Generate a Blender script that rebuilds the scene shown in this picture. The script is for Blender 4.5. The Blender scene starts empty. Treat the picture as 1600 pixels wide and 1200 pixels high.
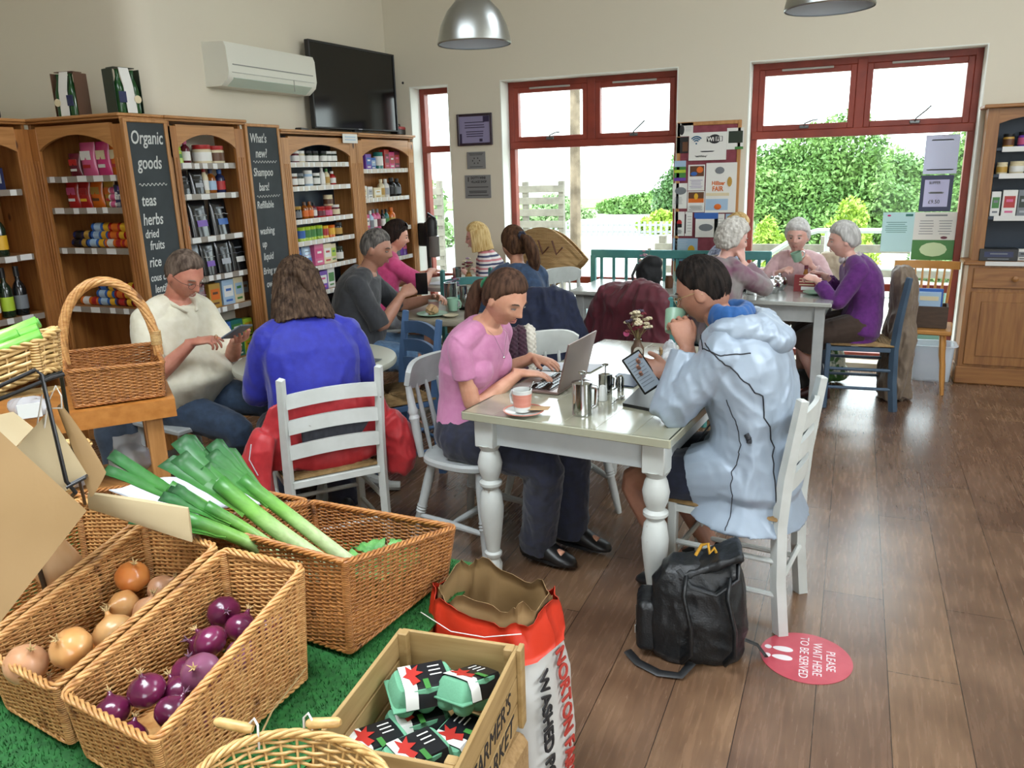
import bpy, bmesh, math, random
import numpy as np
from mathutils import Vector, Matrix, noise
random.seed(7); rng = np.random.default_rng(7)
R = math.radians
scene = bpy.context.scene
COL = scene.collection

# ---------------------------------------------------------------- camera
YAW, PITCH, ROLL, FPX, CAMH = 0.404, 0.2637, -0.0302, 1247.3, 1.65
_f = np.array([-math.sin(YAW)*math.cos(PITCH), math.cos(YAW)*math.cos(PITCH), -math.sin(PITCH)])
_r = np.array([math.cos(YAW), math.sin(YAW), 0.0]); _u = np.cross(_r, _f)
_r2 = math.cos(ROLL)*_r+math.sin(ROLL)*_u; _u2 = -math.sin(ROLL)*_r+math.cos(ROLL)*_u
cam = bpy.data.cameras.new('camera'); cam.sensor_width = 36; cam.lens = FPX/1600*36; cam.clip_start = .05; cam.clip_end = 300
camo = bpy.data.objects.new('camera', cam); COL.objects.link(camo)
camo.matrix_world = Matrix([[_r2[i], _u2[i], -_f[i], (0, 0, CAMH)[i]] for i in range(3)]+[[0, 0, 0, 1]])
scene.camera = camo

# ---------------------------------------------------------------- world, lights, exposure
world = bpy.data.worlds.new('overcast_sky'); scene.world = world; world.use_nodes = True
_wn = world.node_tree.nodes; _wl = world.node_tree.links
_bg = _wn['Background']; _bg.inputs['Strength'].default_value = 7.5
_tc = _wn.new('ShaderNodeTexCoord'); _sx = _wn.new('ShaderNodeSeparateXYZ'); _cr = _wn.new('ShaderNodeValToRGB')
_wl.new(_tc.outputs['Generated'], _sx.inputs[0]); _wl.new(_sx.outputs['Z'], _cr.inputs[0]); _wl.new(_cr.outputs[0], _bg.inputs[0])
_cr.color_ramp.elements[0].color = (.62, .66, .66, 1); _cr.color_ramp.elements[0].position = -0.0
_cr.color_ramp.elements[1].color = (.86, .93, 1.0, 1); _cr.color_ramp.elements[1].position = .25
scene.view_settings.view_transform = 'Standard'; scene.view_settings.look = 'None'
scene.view_settings.gamma = 1.0; scene.view_settings.use_curve_mapping = False
scene.view_settings.exposure = 0.0
cy = scene.cycles
cy.max_bounces = 7; cy.diffuse_bounces = 3; cy.glossy_bounces = 3; cy.transmission_bounces = 5; cy.transparent_max_bounces = 12
cy.sample_clamp_indirect = 4.0; cy.caustics_reflective = False; cy.caustics_refractive = False; cy.blur_glossy = 1.0
try: cy.use_denoising = True; cy.denoiser = 'OPENIMAGEDENOISE'
except Exception: pass

def area(name, loc, size, power, col, aim, portal=False, spread=180):
    l = bpy.data.lights.new(name, 'AREA'); l.shape = 'RECTANGLE'; l.size, l.size_y = size; l.energy = power; l.color = col; l.spread = R(spread)
    if portal: l.cycles.is_portal = True
    o = bpy.data.objects.new(name, l); COL.objects.link(o); o.location = loc
    o.rotation_euler = Vector(aim).to_track_quat('-Z', 'Y').to_euler(); return o
# added fill lights out of view: overhead, behind the camera, high right
area('overhead_fill_light', (-1.6, 0.4, 3.93), (2.6, 1.3), 74, (.86, .94, 1.0), (0, 0, -1), spread=105)  # added overhead fill for the baskets in the foreground
area('overhead_fill_light_rear', (0.9, 3.9, 3.93), (1.8, 1.2), 6, (.86, .94, 1.0), (0, 0, -1))  # weak overhead fill added further back in the room
area('front_fill_light', (1.9, -2.35, 1.7), (3.4, 2.2), 5, (.95, .97, 1.0), (-.25, 1, -.05))  # weak fill added from behind the camera
area('side_fill_light', (3.72, 1.9, 3.15), (1.0, 3.4), 108, (.95, .98, 1.0), (-1, .12, -.12), spread=125)  # added to brighten the left wall; a window here is assumed
for px, pw in ((-3.7, .4), (-2.17, 1.56), (-.03, 1.6)):
    area('window_portal', (px, 7.16, 1.22), (pw, 2.36), 1, (1, 1, 1), (0, -1, 0), True)

# ---------------------------------------------------------------- materials
def lin(h):
    if isinstance(h, str):
        h = h.lstrip('#'); c = [int(h[i:i+2], 16)/255 for i in (0, 2, 4)]
        return tuple((x/12.92 if x <= .04045 else ((x+.055)/1.055)**2.4) for x in c)+(1,)
    return tuple(h)+(1,)
MATS = {}
def mat(name, c, r=.55, m=0., c2=None, ns=12., st=(1, 1, 1), det=3., lo=.35, hi=.65, bump=0., bs=60., bst=(1, 1, 1), coat=0., sheen=0., sss=0., trans=0., alpha=1., emit=0., spec=.5, c3=None, ns3=4., lo3=.6, hi3=.7):
    if name in MATS: return MATS[name]
    M = bpy.data.materials.new(name); M.use_nodes = True; MATS[name] = M
    N, L = M.node_tree.nodes, M.node_tree.links; b = N['Principled BSDF']
    b.inputs['Base Color'].default_value = lin(c); b.inputs['Roughness'].default_value = r; b.inputs['Metallic'].default_value = m
    b.inputs['Specular IOR Level'].default_value = spec; b.inputs['Coat Weight'].default_value = coat; b.inputs['Coat Roughness'].default_value = .15
    b.inputs['Sheen Weight'].default_value = sheen; b.inputs['Transmission Weight'].default_value = trans; b.inputs['Alpha'].default_value = alpha
    if sss: b.inputs['Subsurface Weight'].default_value = sss; b.inputs['Subsurface Radius'].default_value = (.02, .008, .004); b.inputs['Subsurface Scale'].default_value = .5
    if emit: b.inputs['Emission Color'].default_value = lin(c); b.inputs['Emission Strength'].default_value = emit
    def nz(scale, stretch, detail=3.):
        tc = N.new('ShaderNodeTexCoord'); mp = N.new('ShaderNodeMapping'); mp.inputs['Scale'].default_value = stretch
        n = N.new('ShaderNodeTexNoise'); n.inputs['Scale'].default_value = scale; n.inputs['Detail'].default_value = detail
        L.new(tc.outputs['Object'], mp.inputs[0]); L.new(mp.outputs[0], n.inputs[0]); return n
    src = None
    if c2:
        n = nz(ns, st, det); cr = N.new('ShaderNodeValToRGB'); L.new(n.outputs[0], cr.inputs[0])
        cr.color_ramp.elements[0].color = lin(c); cr.color_ramp.elements[0].position = lo
        cr.color_ramp.elements[1].color = lin(c2); cr.color_ramp.elements[1].position = hi
        src = cr.outputs[0]
        if c3:
            n3 = nz(ns3, (1, 1, 1), 4.); r3 = N.new('ShaderNodeMapRange'); r3.inputs[1].default_value = lo3; r3.inputs[2].default_value = hi3
            mx = N.new('ShaderNodeMix'); mx.data_type = 'RGBA'; L.new(n3.outputs[0], r3.inputs[0]); L.new(r3.outputs[0], mx.inputs[0])
            L.new(src, mx.inputs[6]); mx.inputs[7].default_value = lin(c3); src = mx.outputs[2]
        L.new(src, b.inputs['Base Color'])
    if bump:
        n = nz(bs, bst, 4.); bp = N.new('ShaderNodeBump'); bp.inputs['Strength'].default_value = bump; bp.inputs['Distance'].default_value = .004
        L.new(n.outputs[0], bp.inputs['Height']); L.new(bp.outputs[0], b.inputs['Normal'])
    return M

def pine(name, c='#b98550', c2='#9c6a38', axis=2):
    if name in MATS: return MATS[name]
    M = bpy.data.materials.new(name); M.use_nodes = True; MATS[name] = M
    N, L = M.node_tree.nodes, M.node_tree.links; b = N['Principled BSDF']; b.inputs['Roughness'].default_value = .42
    tc = N.new('ShaderNodeTexCoord'); mp = N.new('ShaderNodeMapping'); s = [9, 9, 9]; s[axis] = .7; mp.inputs['Scale'].default_value = s
    L.new(tc.outputs['Object'], mp.inputs[0]); n = N.new('ShaderNodeTexNoise'); n.inputs['Scale'].default_value = 4; n.inputs['Detail'].default_value = 5; n.inputs['Distortion'].default_value = .6
    L.new(mp.outputs[0], n.inputs[0]); cr = N.new('ShaderNodeValToRGB'); L.new(n.outputs[0], cr.inputs[0])
    cr.color_ramp.elements[0].color = lin(c2); cr.color_ramp.elements[0].position = .3; cr.color_ramp.elements[1].color = lin(c); cr.color_ramp.elements[1].position = .62
    v = N.new('ShaderNodeTexVoronoi'); v.inputs['Scale'].default_value = 5.; mp2 = N.new('ShaderNodeMapping'); s2 = [1, 1, 1]; s2[axis] = .5; mp2.inputs['Scale'].default_value = s2
    L.new(tc.outputs['Object'], mp2.inputs[0]); L.new(mp2.outputs[0], v.inputs[0])
    mr = N.new('ShaderNodeMapRange'); mr.inputs[1].default_value = .045; mr.inputs[2].default_value = .09; mr.inputs[3].default_value = 1; mr.inputs[4].default_value = 0; L.new(v.outputs['Distance'], mr.inputs[0])
    mx = N.new('ShaderNodeMix'); mx.data_type = 'RGBA'; mx.inputs[7].default_value = lin('#4f2c12'); L.new(mr.outputs[0], mx.inputs[0]); L.new(cr.outputs[0], mx.inputs[6]); L.new(mx.outputs[2], b.inputs['Base Color'])
    return M

# ---------------------------------------------------------------- mesh builder
def nrm(v):
    v = np.asarray(v, float); n = np.linalg.norm(v); return v/n if n > 1e-12 else v
class MB:
    def __init__(s): s.v = []; s.f = []
    def add(s, V, F):
        o = len(s.v); s.v.extend([tuple(map(float, p)) for p in V]); s.f.extend([tuple(i+o for i in f) for f in F]); return s
    def box(s, c, d, rz=0., bev=0., M=None):
        hx, hy, hz = d[0]/2, d[1]/2, d[2]/2; V = []; F = []
        if bev <= 0:
            for x in (-1, 1):
                for y in (-1, 1):
                    for z in (-1, 1): V.append((x*hx, y*hy, z*hz))
            F = [(0, 1, 3, 2), (4, 6, 7, 5), (0, 4, 5, 1), (2, 3, 7, 6), (0, 2, 6, 4), (1, 5, 7, 3)]
        else:
            b = min(bev, hx*.49, hy*.49, hz*.49); idx = {}
            for x in (-1, 1):
                for y in (-1, 1):
                    for z in (-1, 1):
                        for a in range(3):
                            p = [x*(hx-b), y*(hy-b), z*(hz-b)]; p[a] = (x*hx, y*hy, z*hz)[a]; idx[(x, y, z, a)] = len(V); V.append(p)
            for a in range(3):
                o1, o2 = [(1, 2), (2, 0), (0, 1)][a]
                for sg in (-1, 1):
                    q = []
                    for u, w in ((-1, -1), (1, -1), (1, 1), (-1, 1)):
                        k = [0, 0, 0]; k[a] = sg; k[o1] = u; k[o2] = w; q.append(idx[(*k, a)])
                    F.append(tuple(q if sg > 0 else q[::-1]))
            for a in range(3):
                o1, o2 = [(1, 2), (2, 0), (0, 1)][a]
                for u in (-1, 1):
                    for w in (-1, 1):
                        def K(t, ax):
                            k = [0, 0, 0]; k[a] = t; k[o1] = u; k[o2] = w; return idx[(*k, ax)]
                        q = [K(-1, o1), K(1, o1), K(1, o2), K(-1, o2)]; F.append(tuple(q if u*w < 0 else q[::-1]))
            for x in (-1, 1):
                for y in (-1, 1):
                    for z in (-1, 1):
                        q = [idx[(x, y, z, 0)], idx[(x, y, z, 1)], idx[(x, y, z, 2)]]; F.append(tuple(q if x*y*z > 0 else q[::-1]))
        ca, sa = math.cos(rz), math.sin(rz); out = []
        for p in V:
            p = (p[0]*ca-p[1]*sa, p[0]*sa+p[1]*ca, p[2])
            if M is not None: p = M @ Vector(p)
            out.append((p[0]+c[0], p[1]+c[1], p[2]+c[2]))
        return s.add(out, F)
    def beam(s, a, b, w, t, up=(0, 0, 1), bev=.002):      # box from a to b, width w, thickness t
        a = Vector(a); b = Vector(b); d = b-a; z = d.normalized(); x = Vector(up).cross(z)
        if x.length < 1e-4: x = Vector((1, 0, 0)).cross(z)
        x.normalize(); y = z.cross(x); M = Matrix((x, y, z)).transposed()
        return s.box((a+b)/2, (w, t, d.length), 0, bev, M)
    def loft(s, rings, caps=True, closed=False):
        n = len(rings[0]); V = [p for r_ in rings for p in r_]; F = []; m = len(rings)
        for i in range(m if closed else m-1):
            j = (i+1) % m
            for k in range(n):
                l = (k+1) % n; F.append((i*n+k, i*n+l, j*n+l, j*n+k))
        if caps and not closed: F.append(tuple(range(n))[::-1]); F.append(tuple((m-1)*n+k for k in range(n)))
        return s.add(V, F)
    def tube(s, P, r, n=8, closed=False, ry=None, up=None, caps=True):
        P = np.array(P, float); m = len(P)
        rr = np.full(m, r, float) if np.isscalar(r) else np.array(r, float)
        r2 = rr if ry is None else (np.full(m, ry, float) if np.isscalar(ry) else np.array(ry, float))
        if closed: T = np.roll(P, -1, 0)-np.roll(P, 1, 0)
        else: T = np.gradient(P, axis=0)
        T /= (np.linalg.norm(T, axis=1)[:, None]+1e-12)
        u = np.array(up if up is not None else ((0, 0, 1) if abs(T[0][2]) < .9 else (1, 0, 0)), float)
        th = np.linspace(0, 2*math.pi, n, endpoint=False); rings = []; x = nrm(np.cross(u, T[0]))
        for i in range(m):
            x = x-T[i]*(x@T[i]); x = nrm(x)
            if up is not None: x = nrm(np.cross(u, T[i])) if np.linalg.norm(np.cross(u, T[i])) > .05 else x
            y = np.cross(T[i], x)
            rings.append(P[i]+np.outer(np.cos(th), x)*rr[i]+np.outer(np.sin(th), y)*r2[i])
        return s.loft(rings, caps, closed)
    def lathe(s, prof, p0=(0, 0, 0), p1=None, n=16, caps=True):    # prof [(r,z)] along p0 upwards, or t in 0..1 from p0 to p1
        p0 = np.array(p0, float)
        if p1 is None: d = np.array([0, 0, 1.]); L_ = 1.
        else: q = np.array(p1, float)-p0; L_ = np.linalg.norm(q); d = q/L_
        x = nrm(np.cross(d, (0, 1, 0) if abs(d[1]) < .9 else (1, 0, 0))); y = np.cross(d, x); th = np.linspace(0, 2*math.pi, n, endpoint=False)
        rings = [p0+d*z*L_+np.outer(np.cos(th), x)*max(r_, 1e-5)+np.outer(np.sin(th), y)*max(r_, 1e-5) for r_, z in prof]
        return s.loft(rings, caps)
    def ell(s, c, rad, n=16, m=10, M=None):
        rings = []
        for i in range(m+1):
            ph = math.pi*i/m; rr = max(math.sin(ph), 1e-3); z = -math.cos(ph); rg = []
            for k in range(n):
                t = 2*math.pi*k/n; p = Vector((rad[0]*rr*math.cos(t), rad[1]*rr*math.sin(t), rad[2]*z))
                if M is not None: p = M @ p
                rg.append((p[0]+c[0], p[1]+c[1], p[2]+c[2]))
            rings.append(rg)
        return s.loft(rings)
    def prism(s, poly, o, ex, ey, depth):      # polygon in plane (o, ex, ey), extruded by depth along ex x ey
        o = np.array(o, float); ex = np.array(ex, float); ey = np.array(ey, float); nn = np.cross(ex, ey); nn /= np.linalg.norm(nn)
        A = [o+ex*p[0]+ey*p[1] for p in poly]; B = [p+nn*depth for p in A]; n = len(A)
        return s.add(A+B, [tuple(range(n))[::-1], tuple(range(n, 2*n))]+[(i, (i+1) % n, n+(i+1) % n, n+i) for i in range(n)])
    def sheet(s, G, th=.002, closed_u=False):      # grid of points with thickness
        G = np.array(G, float); m, n = G.shape[:2]
        du = np.gradient(G, axis=0); dv = np.gradient(G, axis=1); N_ = np.cross(du, dv); N_ /= (np.linalg.norm(N_, axis=2)[..., None]+1e-12)
        A = G+N_*th/2; B = G-N_*th/2; V = np.concatenate([A.reshape(-1, 3), B.reshape(-1, 3)]); o = m*n; F = []
        for i in range(m-1):
            for j in range(n-1):
                a, b, c, d = i*n+j, i*n+j+1, (i+1)*n+j+1, (i+1)*n+j; F.append((a, d, c, b)); F.append((a+o, b+o, c+o, d+o))
        for i in range(m-1):
            for j in (0, n-1):
                a, b = i*n+j, (i+1)*n+j; F.append((a, b, b+o, a+o) if j == 0 else (a, a+o, b+o, b))
        for j in range(n-1):
            for i in (0, m-1):
                a, b = i*n+j, i*n+j+1; F.append((a, a+o, b+o, b) if i == 0 else (a, b, b+o, a+o))
        return s.add(V, F)

def lmat(o):
    M = Matrix.LocRotScale(o.location, o.rotation_euler, o.scale)
    return lmat(o.parent) @ M if o.parent else M
def link(name, me, parent=None, world=False):
    o = bpy.data.objects.new(name, me); COL.objects.link(o)
    if parent is not None:
        if world: me.transform(lmat(parent).inverted())
        o.parent = parent
    return o
def obj(name, mb, m, parent=None, world=False, sharp=35, kind=None):
    me = bpy.data.meshes.new(name)
    if isinstance(mb, MB): me.from_pydata(mb.v, [], mb.f)
    else: me = mb
    if m is not None: me.materials.append(m)
    me.polygons.foreach_set('use_smooth', [True]*len(me.polygons))
    if sharp: me.set_sharp_from_angle(angle=R(sharp))
    o = link(name, me, parent, world)
    if kind: o['kind'] = kind
    return o
def tag(o, label=None, cat=None, group=None, kind=None):
    if label: o['label'] = label
    if cat: o['category'] = cat
    if group: o['group'] = group
    if kind: o['kind'] = kind
    return o
def thing(name, label, cat, loc=(0, 0, 0), rz=0., group=None):
    o = bpy.data.objects.new(name, None); COL.objects.link(o); o.empty_display_size = .05
    o.location = loc; o.rotation_euler = (0, 0, rz); return tag(o, label, cat, group)
def struct(name, mb, m, sharp=30, parent=None):
    o = obj(name, mb, m, parent, sharp=sharp)
    if parent is None: o['kind'] = 'structure'
    return o
def copy_tree(o, label=None, loc=None, rz=None, group=None):
    def cp(a, par):
        c = a.copy(); COL.objects.link(c); c.parent = par
        for ch in list(a.children): cp(ch, c)
        return c
    c = cp(o, None)
    if label: c['label'] = label
    if loc is not None: c.location = loc
    if rz is not None: c.rotation_euler = (0, 0, rz)
    if group: c['group'] = group
    return c
def center(o):      # give a single-mesh thing its origin at the middle of its base
    V = np.array([v.co[:] for v in o.data.vertices]); c = (V.max(0)+V.min(0))/2; c[2] = V[:, 2].min()
    o.data.transform(Matrix.Translation(-Vector(c))); o.location = o.location+Vector(c); return o
def text(body, size, o, ex, ey, m, parent=None, name='lettering', depth=.0006, align='LEFT', shear=0., bold=0., space=1., world=True, width=1.):
    cu = bpy.data.curves.new(name, 'FONT'); cu.body = body; cu.size = size; cu.extrude = depth; cu.align_x = align; cu.shear = shear; cu.offset = bold*size; cu.space_line = space; cu.resolution_u = 3
    t = bpy.data.objects.new('tmp', cu); COL.objects.link(t); dg = bpy.context.evaluated_depsgraph_get()
    me = bpy.data.meshes.new_from_object(t.evaluated_get(dg)); bpy.data.objects.remove(t); bpy.data.curves.remove(cu)
    ex = Vector(ex).normalized(); ey = Vector(ey).normalized(); ez = ex.cross(ey); M = Matrix((ex*width, ey, ez)).transposed().to_4x4(); M.translation = Vector(o)
    me.transform(M); me.name = name
    me.materials.clear(); return obj(name, me, m, parent, world, sharp=None)
def fuse(mb, voxel, it=4, fac=.5):
    me = bpy.data.meshes.new('t'); me.from_pydata(mb.v, [], mb.f)
    bm = bmesh.new(); bm.from_mesh(me); bmesh.ops.recalc_face_normals(bm, faces=bm.faces); bm.to_mesh(me); bm.free()
    o = bpy.data.objects.new('t', me); COL.objects.link(o)
    r_ = o.modifiers.new('r', 'REMESH'); r_.mode = 'VOXEL'; r_.voxel_size = voxel
    if it: s_ = o.modifiers.new('s', 'SMOOTH'); s_.factor = fac; s_.iterations = it
    dg = bpy.context.evaluated_depsgraph_get(); out = bpy.data.meshes.new_from_object(o.evaluated_get(dg))
    bpy.data.objects.remove(o); bpy.data.meshes.remove(me); return out
def displace(me, fn):
    n = len(me.vertices); co = np.empty(n*3); me.vertices.foreach_get('co', co); co = co.reshape(-1, 3)
    no = np.empty(n*3); me.vertices.foreach_get('normal', no); no = no.reshape(-1, 3)
    d = fn(co, no); co = co+(no*d[:, None] if d.ndim == 1 else d); me.vertices.foreach_set('co', co.reshape(-1)); me.update(); return me
# cheap vectorised value noise
_perm = rng.permutation(4096); _val = rng.uniform(-1, 1, 4096)
def vn(p):
    i = np.floor(p).astype(int); f = p-i; f = f*f*(3-2*f); out = 0
    for dx in (0, 1):
        for dy in (0, 1):
            for dz in (0, 1):
                h = _perm[(_perm[(_perm[(i[:, 0]+dx) & 4095]+i[:, 1]+dy) & 4095]+i[:, 2]+dz) & 4095]
                w = (f[:, 0] if dx else 1-f[:, 0])*(f[:, 1] if dy else 1-f[:, 1])*(f[:, 2] if dz else 1-f[:, 2]); out = out+w*_val[h]
    return out
def wrinkle(amp=.006, fr=9., st=(1, 1, .35), seed=0):      # ridged cloth folds
    def fn(co, no):
        p = co*np.array(st)*fr+seed*7.3; q = p+np.stack([vn(p*.6+3), vn(p*.6+11), vn(p*.6+23)], 1)*.9
        return amp*((1-np.abs(vn(q))*2.4)*.75+.5*(.5-np.abs(vn(q*2.3+5))*1.6)+.22*(.5-np.abs(vn(q*4.7+9))*1.6)-.2)
    return fn
# ================================================================ SETTING
wall_m = mat('cream_wall_paint', '#d6cfbc', r=.8, bump=.05, bs=300)
white_m = mat('white_reveal_paint', '#e2e4dc', r=.7)
red_m = mat('red_brown_window_stain', '#8f3a2a', r=.45, c2='#7c2f22', ns=6, st=(1, 1, 1))
def floor_mat():
    M = bpy.data.materials.new('wood_plank_vinyl'); M.use_nodes = True; N, L = M.node_tree.nodes, M.node_tree.links; b = N['Principled BSDF']
    tc = N.new('ShaderNodeTexCoord'); mp = N.new('ShaderNodeMapping'); mp.inputs['Rotation'].default_value = (0, 0, R(90)); L.new(tc.outputs['Object'], mp.inputs[0])
    br = N.new('ShaderNodeTexBrick'); br.inputs['Scale'].default_value = 1; br.inputs['Brick Width'].default_value = 1.3; br.inputs['Row Height'].default_value = .215
    br.inputs['Mortar Size'].default_value = .0016; br.inputs['Mortar Smooth'].default_value = .3; br.offset = .37
    br.inputs['Color1'].default_value = lin('#6a5242'); br.inputs['Color2'].default_value = lin('#7d634c'); br.inputs['Mortar'].default_value = lin('#2b1d14'); L.new(mp.outputs[0], br.inputs[0])
    m2 = N.new('ShaderNodeMapping'); m2.inputs['Scale'].default_value = (20, 1.6, 1); L.new(tc.outputs['Object'], m2.inputs[0])
    n = N.new('ShaderNodeTexNoise'); n.inputs['Scale'].default_value = 3; n.inputs['Detail'].default_value = 6; n.inputs['Distortion'].default_value = .5; L.new(m2.outputs[0], n.inputs[0])
    n2 = N.new('ShaderNodeTexNoise'); n2.inputs['Scale'].default_value = 3.2; n2.inputs['Detail'].default_value = 4; L.new(tc.outputs['Object'], n2.inputs[0])
    r1 = N.new('ShaderNodeValToRGB'); r1.color_ramp.elements[0].position = .3; r1.color_ramp.elements[1].position = .7; r1.color_ramp.elements[0].color = (.72, .69, .67, 1); r1.color_ramp.elements[1].color = (1.12, 1.1, 1.08, 1); L.new(n.outputs[0], r1.inputs[0])
    r2 = N.new('ShaderNodeValToRGB'); r2.color_ramp.elements[0].position = .38; r2.color_ramp.elements[1].position = .62; r2.color_ramp.elements[0].color = (.74, .68, .64, 1); r2.color_ramp.elements[1].color = (1.1, 1.08, 1.05, 1); L.new(n2.outputs[0], r2.inputs[0])
    src = br.outputs[0]
    for r_ in (r1, r2):
        mx = N.new('ShaderNodeMix'); mx.data_type = 'RGBA'; mx.blend_type = 'MULTIPLY'; mx.inputs[0].default_value = 1.; L.new(src, mx.inputs[6]); L.new(r_.outputs[0], mx.inputs[7]); src = mx.outputs[2]
    L.new(src, b.inputs['Base Color'])
    mr = N.new('ShaderNodeMapRange'); b.inputs['Specular IOR Level'].default_value = .75; mr.inputs[3].default_value = .24; mr.inputs[4].default_value = .3; L.new(n.outputs[0], mr.inputs[0]); L.new(mr.outputs[0], b.inputs['Roughness'])
    bp = N.new('ShaderNodeBump'); bp.inputs['Strength'].default_value = .02; bp.inputs['Distance'].default_value = .001; L.new(n.outputs[0], bp.inputs['Height']); L.new(bp.outputs[0], b.inputs['Normal'])
    return M
X0, X1, Y0, Y1, ZC = -5.8, 3.8, -2.4, 6.85, 4.0
struct('floor', MB().box(((X0+X1)/2, (Y0+7.15)/2, -.05), (X1-X0+.4, 7.15-Y0+.4, .1)), floor_mat())
ce = MB()      # ceiling with two openings added for the overhead fill lights
xs = [X0-.2, -2.95, -.25, -.05, 1.85, X1+.2]; ys = [Y0-.2, -.3, 1.1, 3.25, 4.55, 7.3]
for i in range(5):
    for j in range(5):
        if (i, j) in ((1, 1), (3, 3)): continue
        ce.box(((xs[i]+xs[i+1])/2, (ys[j]+ys[j+1])/2, ZC+.05), (xs[i+1]-xs[i], ys[j+1]-ys[j], .1))
struct('ceiling', ce, mat('white_ceiling_paint', '#e8e6de', r=.85))
wins = {1: (-3.87, -3.47), 2: (-2.96, -1.39), 3: (-.835, .785)}; WT, WB = 2.40, .05
wb = MB(); xs = [X0-.2, -3.87, -3.47, -2.96, -1.39, -.835, .785, X1+.2]
for i in range(0, 7, 2): wb.box(((xs[i]+xs[i+1])/2, 7.0, ZC/2), (xs[i+1]-xs[i], .3, ZC))
for i in range(1, 7, 2): wb.box(((xs[i]+xs[i+1])/2, 7.0, (ZC+WT)/2), (xs[i+1]-xs[i], .3, ZC-WT)); wb.box(((xs[i]+xs[i+1])/2, 7.0, WB/2), (xs[i+1]-xs[i], .3, WB))
struct('wall_back', wb, wall_m)
rv = MB()
for a, b in wins.values():
    rv.box((a+.004, 6.935, (WT+WB)/2), (.008, .172, WT-WB)); rv.box((b-.004, 6.935, (WT+WB)/2), (.008, .172, WT-WB)); rv.box(((a+b)/2, 6.935, WT-.004), (b-a-.016, .172, .008))
struct('trim_1', rv, white_m)
# left wall: straight beside the low shelves, then swinging outwards behind the tall corner units
pts = [(-4.12, 7.1), (-4.12, 4.6), (-4.12, 4.2)]+[(-4.28+.16*math.cos(t), 4.09-.12*math.sin(t)) for t in np.linspace(0, math.pi/2, 7)]+[(-4.7, 3.965), (-5.3, 3.96)]+[(-5.62, 3.95), (-5.7, 3.8), (-5.7, Y0)]
wl = MB(); G = [[(x, y, z) for x, y in pts] for z in (0, 1, 2, 3, ZC)]
wl.sheet(G, .04)
struct('wall_left', wl, wall_m, sharp=25)
wr_ = MB().box((X1+.1, (Y0+Y1)/2, 1.3), (.2, Y1-Y0+.6, 2.6)).box((X1+.1, (Y0+Y1)/2, 3.85), (.2, Y1-Y0+.6, .3))
wr_.box((X1+.1, (Y0-.3+.2)/2, 3.15), (.2, .5-Y0, 1.1)).box((X1+.1, (5+Y1+.3)/2, 3.15), (.2, Y1+.3-5, 1.1)); struct('wall_right', wr_, wall_m)  # high opening added to go with the side fill light
wf = MB(); wf.box(((X0+.3)/2, Y0-.1, ZC/2), (.3-X0, .2, ZC)); wf.box((3.7, Y0-.1, ZC/2), (.3, .2, ZC)); wf.box((2, Y0-.1, (2.8+ZC)/2), (3.4, .2, ZC-2.8)); wf.box((2, Y0-.1, .3), (3.4, .2, .6))
struct('wall_front', wf, wall_m)
bb = MB(); bb.box((.79+.0, 6.842, .06), (.05, .016, .12)); bb.box((-1.12, 6.842, .06), (.56, .016, .12)); bb.box((-3.22, 6.842, .06), (.5, .016, .12)); bb.box((2.6, 6.842, .06), (2.4, .016, .12))
struct('baseboard_back', bb, white_m)
def glass():
    M = bpy.data.materials.new('clear_window_glass'); M.use_nodes = True; N, L = M.node_tree.nodes, M.node_tree.links; N.remove(N['Principled BSDF'])
    t = N.new('ShaderNodeBsdfTransparent'); t.inputs[0].default_value = (.95, .985, .97, 1); g = N.new('ShaderNodeBsdfGlossy'); g.inputs['Roughness'].default_value = .02
    mx = N.new('ShaderNodeMixShader'); mx.inputs[0].default_value = .006; L.new(t.outputs[0], mx.inputs[1]); L.new(g.outputs[0], mx.inputs[2]); L.new(mx.outputs[0], N['Material Output'].inputs[0]); return M
glass_m = glass(); metal_m = mat('brushed_steel', '#c9cacb', r=.28, m=1.); dkmetal = mat('dark_handle_metal', '#6c6f70', r=.35, m=1.)
def frame_rect(mb, a, b, z0, z1, w, y, d):
    mb.box((a+w/2, y, (z0+z1)/2), (w, d, z1-z0), bev=.004); mb.box((b-w/2, y, (z0+z1)/2), (w, d, z1-z0), bev=.004)
    mb.box(((a+b)/2, y, z1-w/2), (b-a-2*w+.004, d, w), bev=.004); mb.box(((a+b)/2, y, z0+w/2), (b-a-2*w+.004, d, w), bev=.004)
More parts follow.
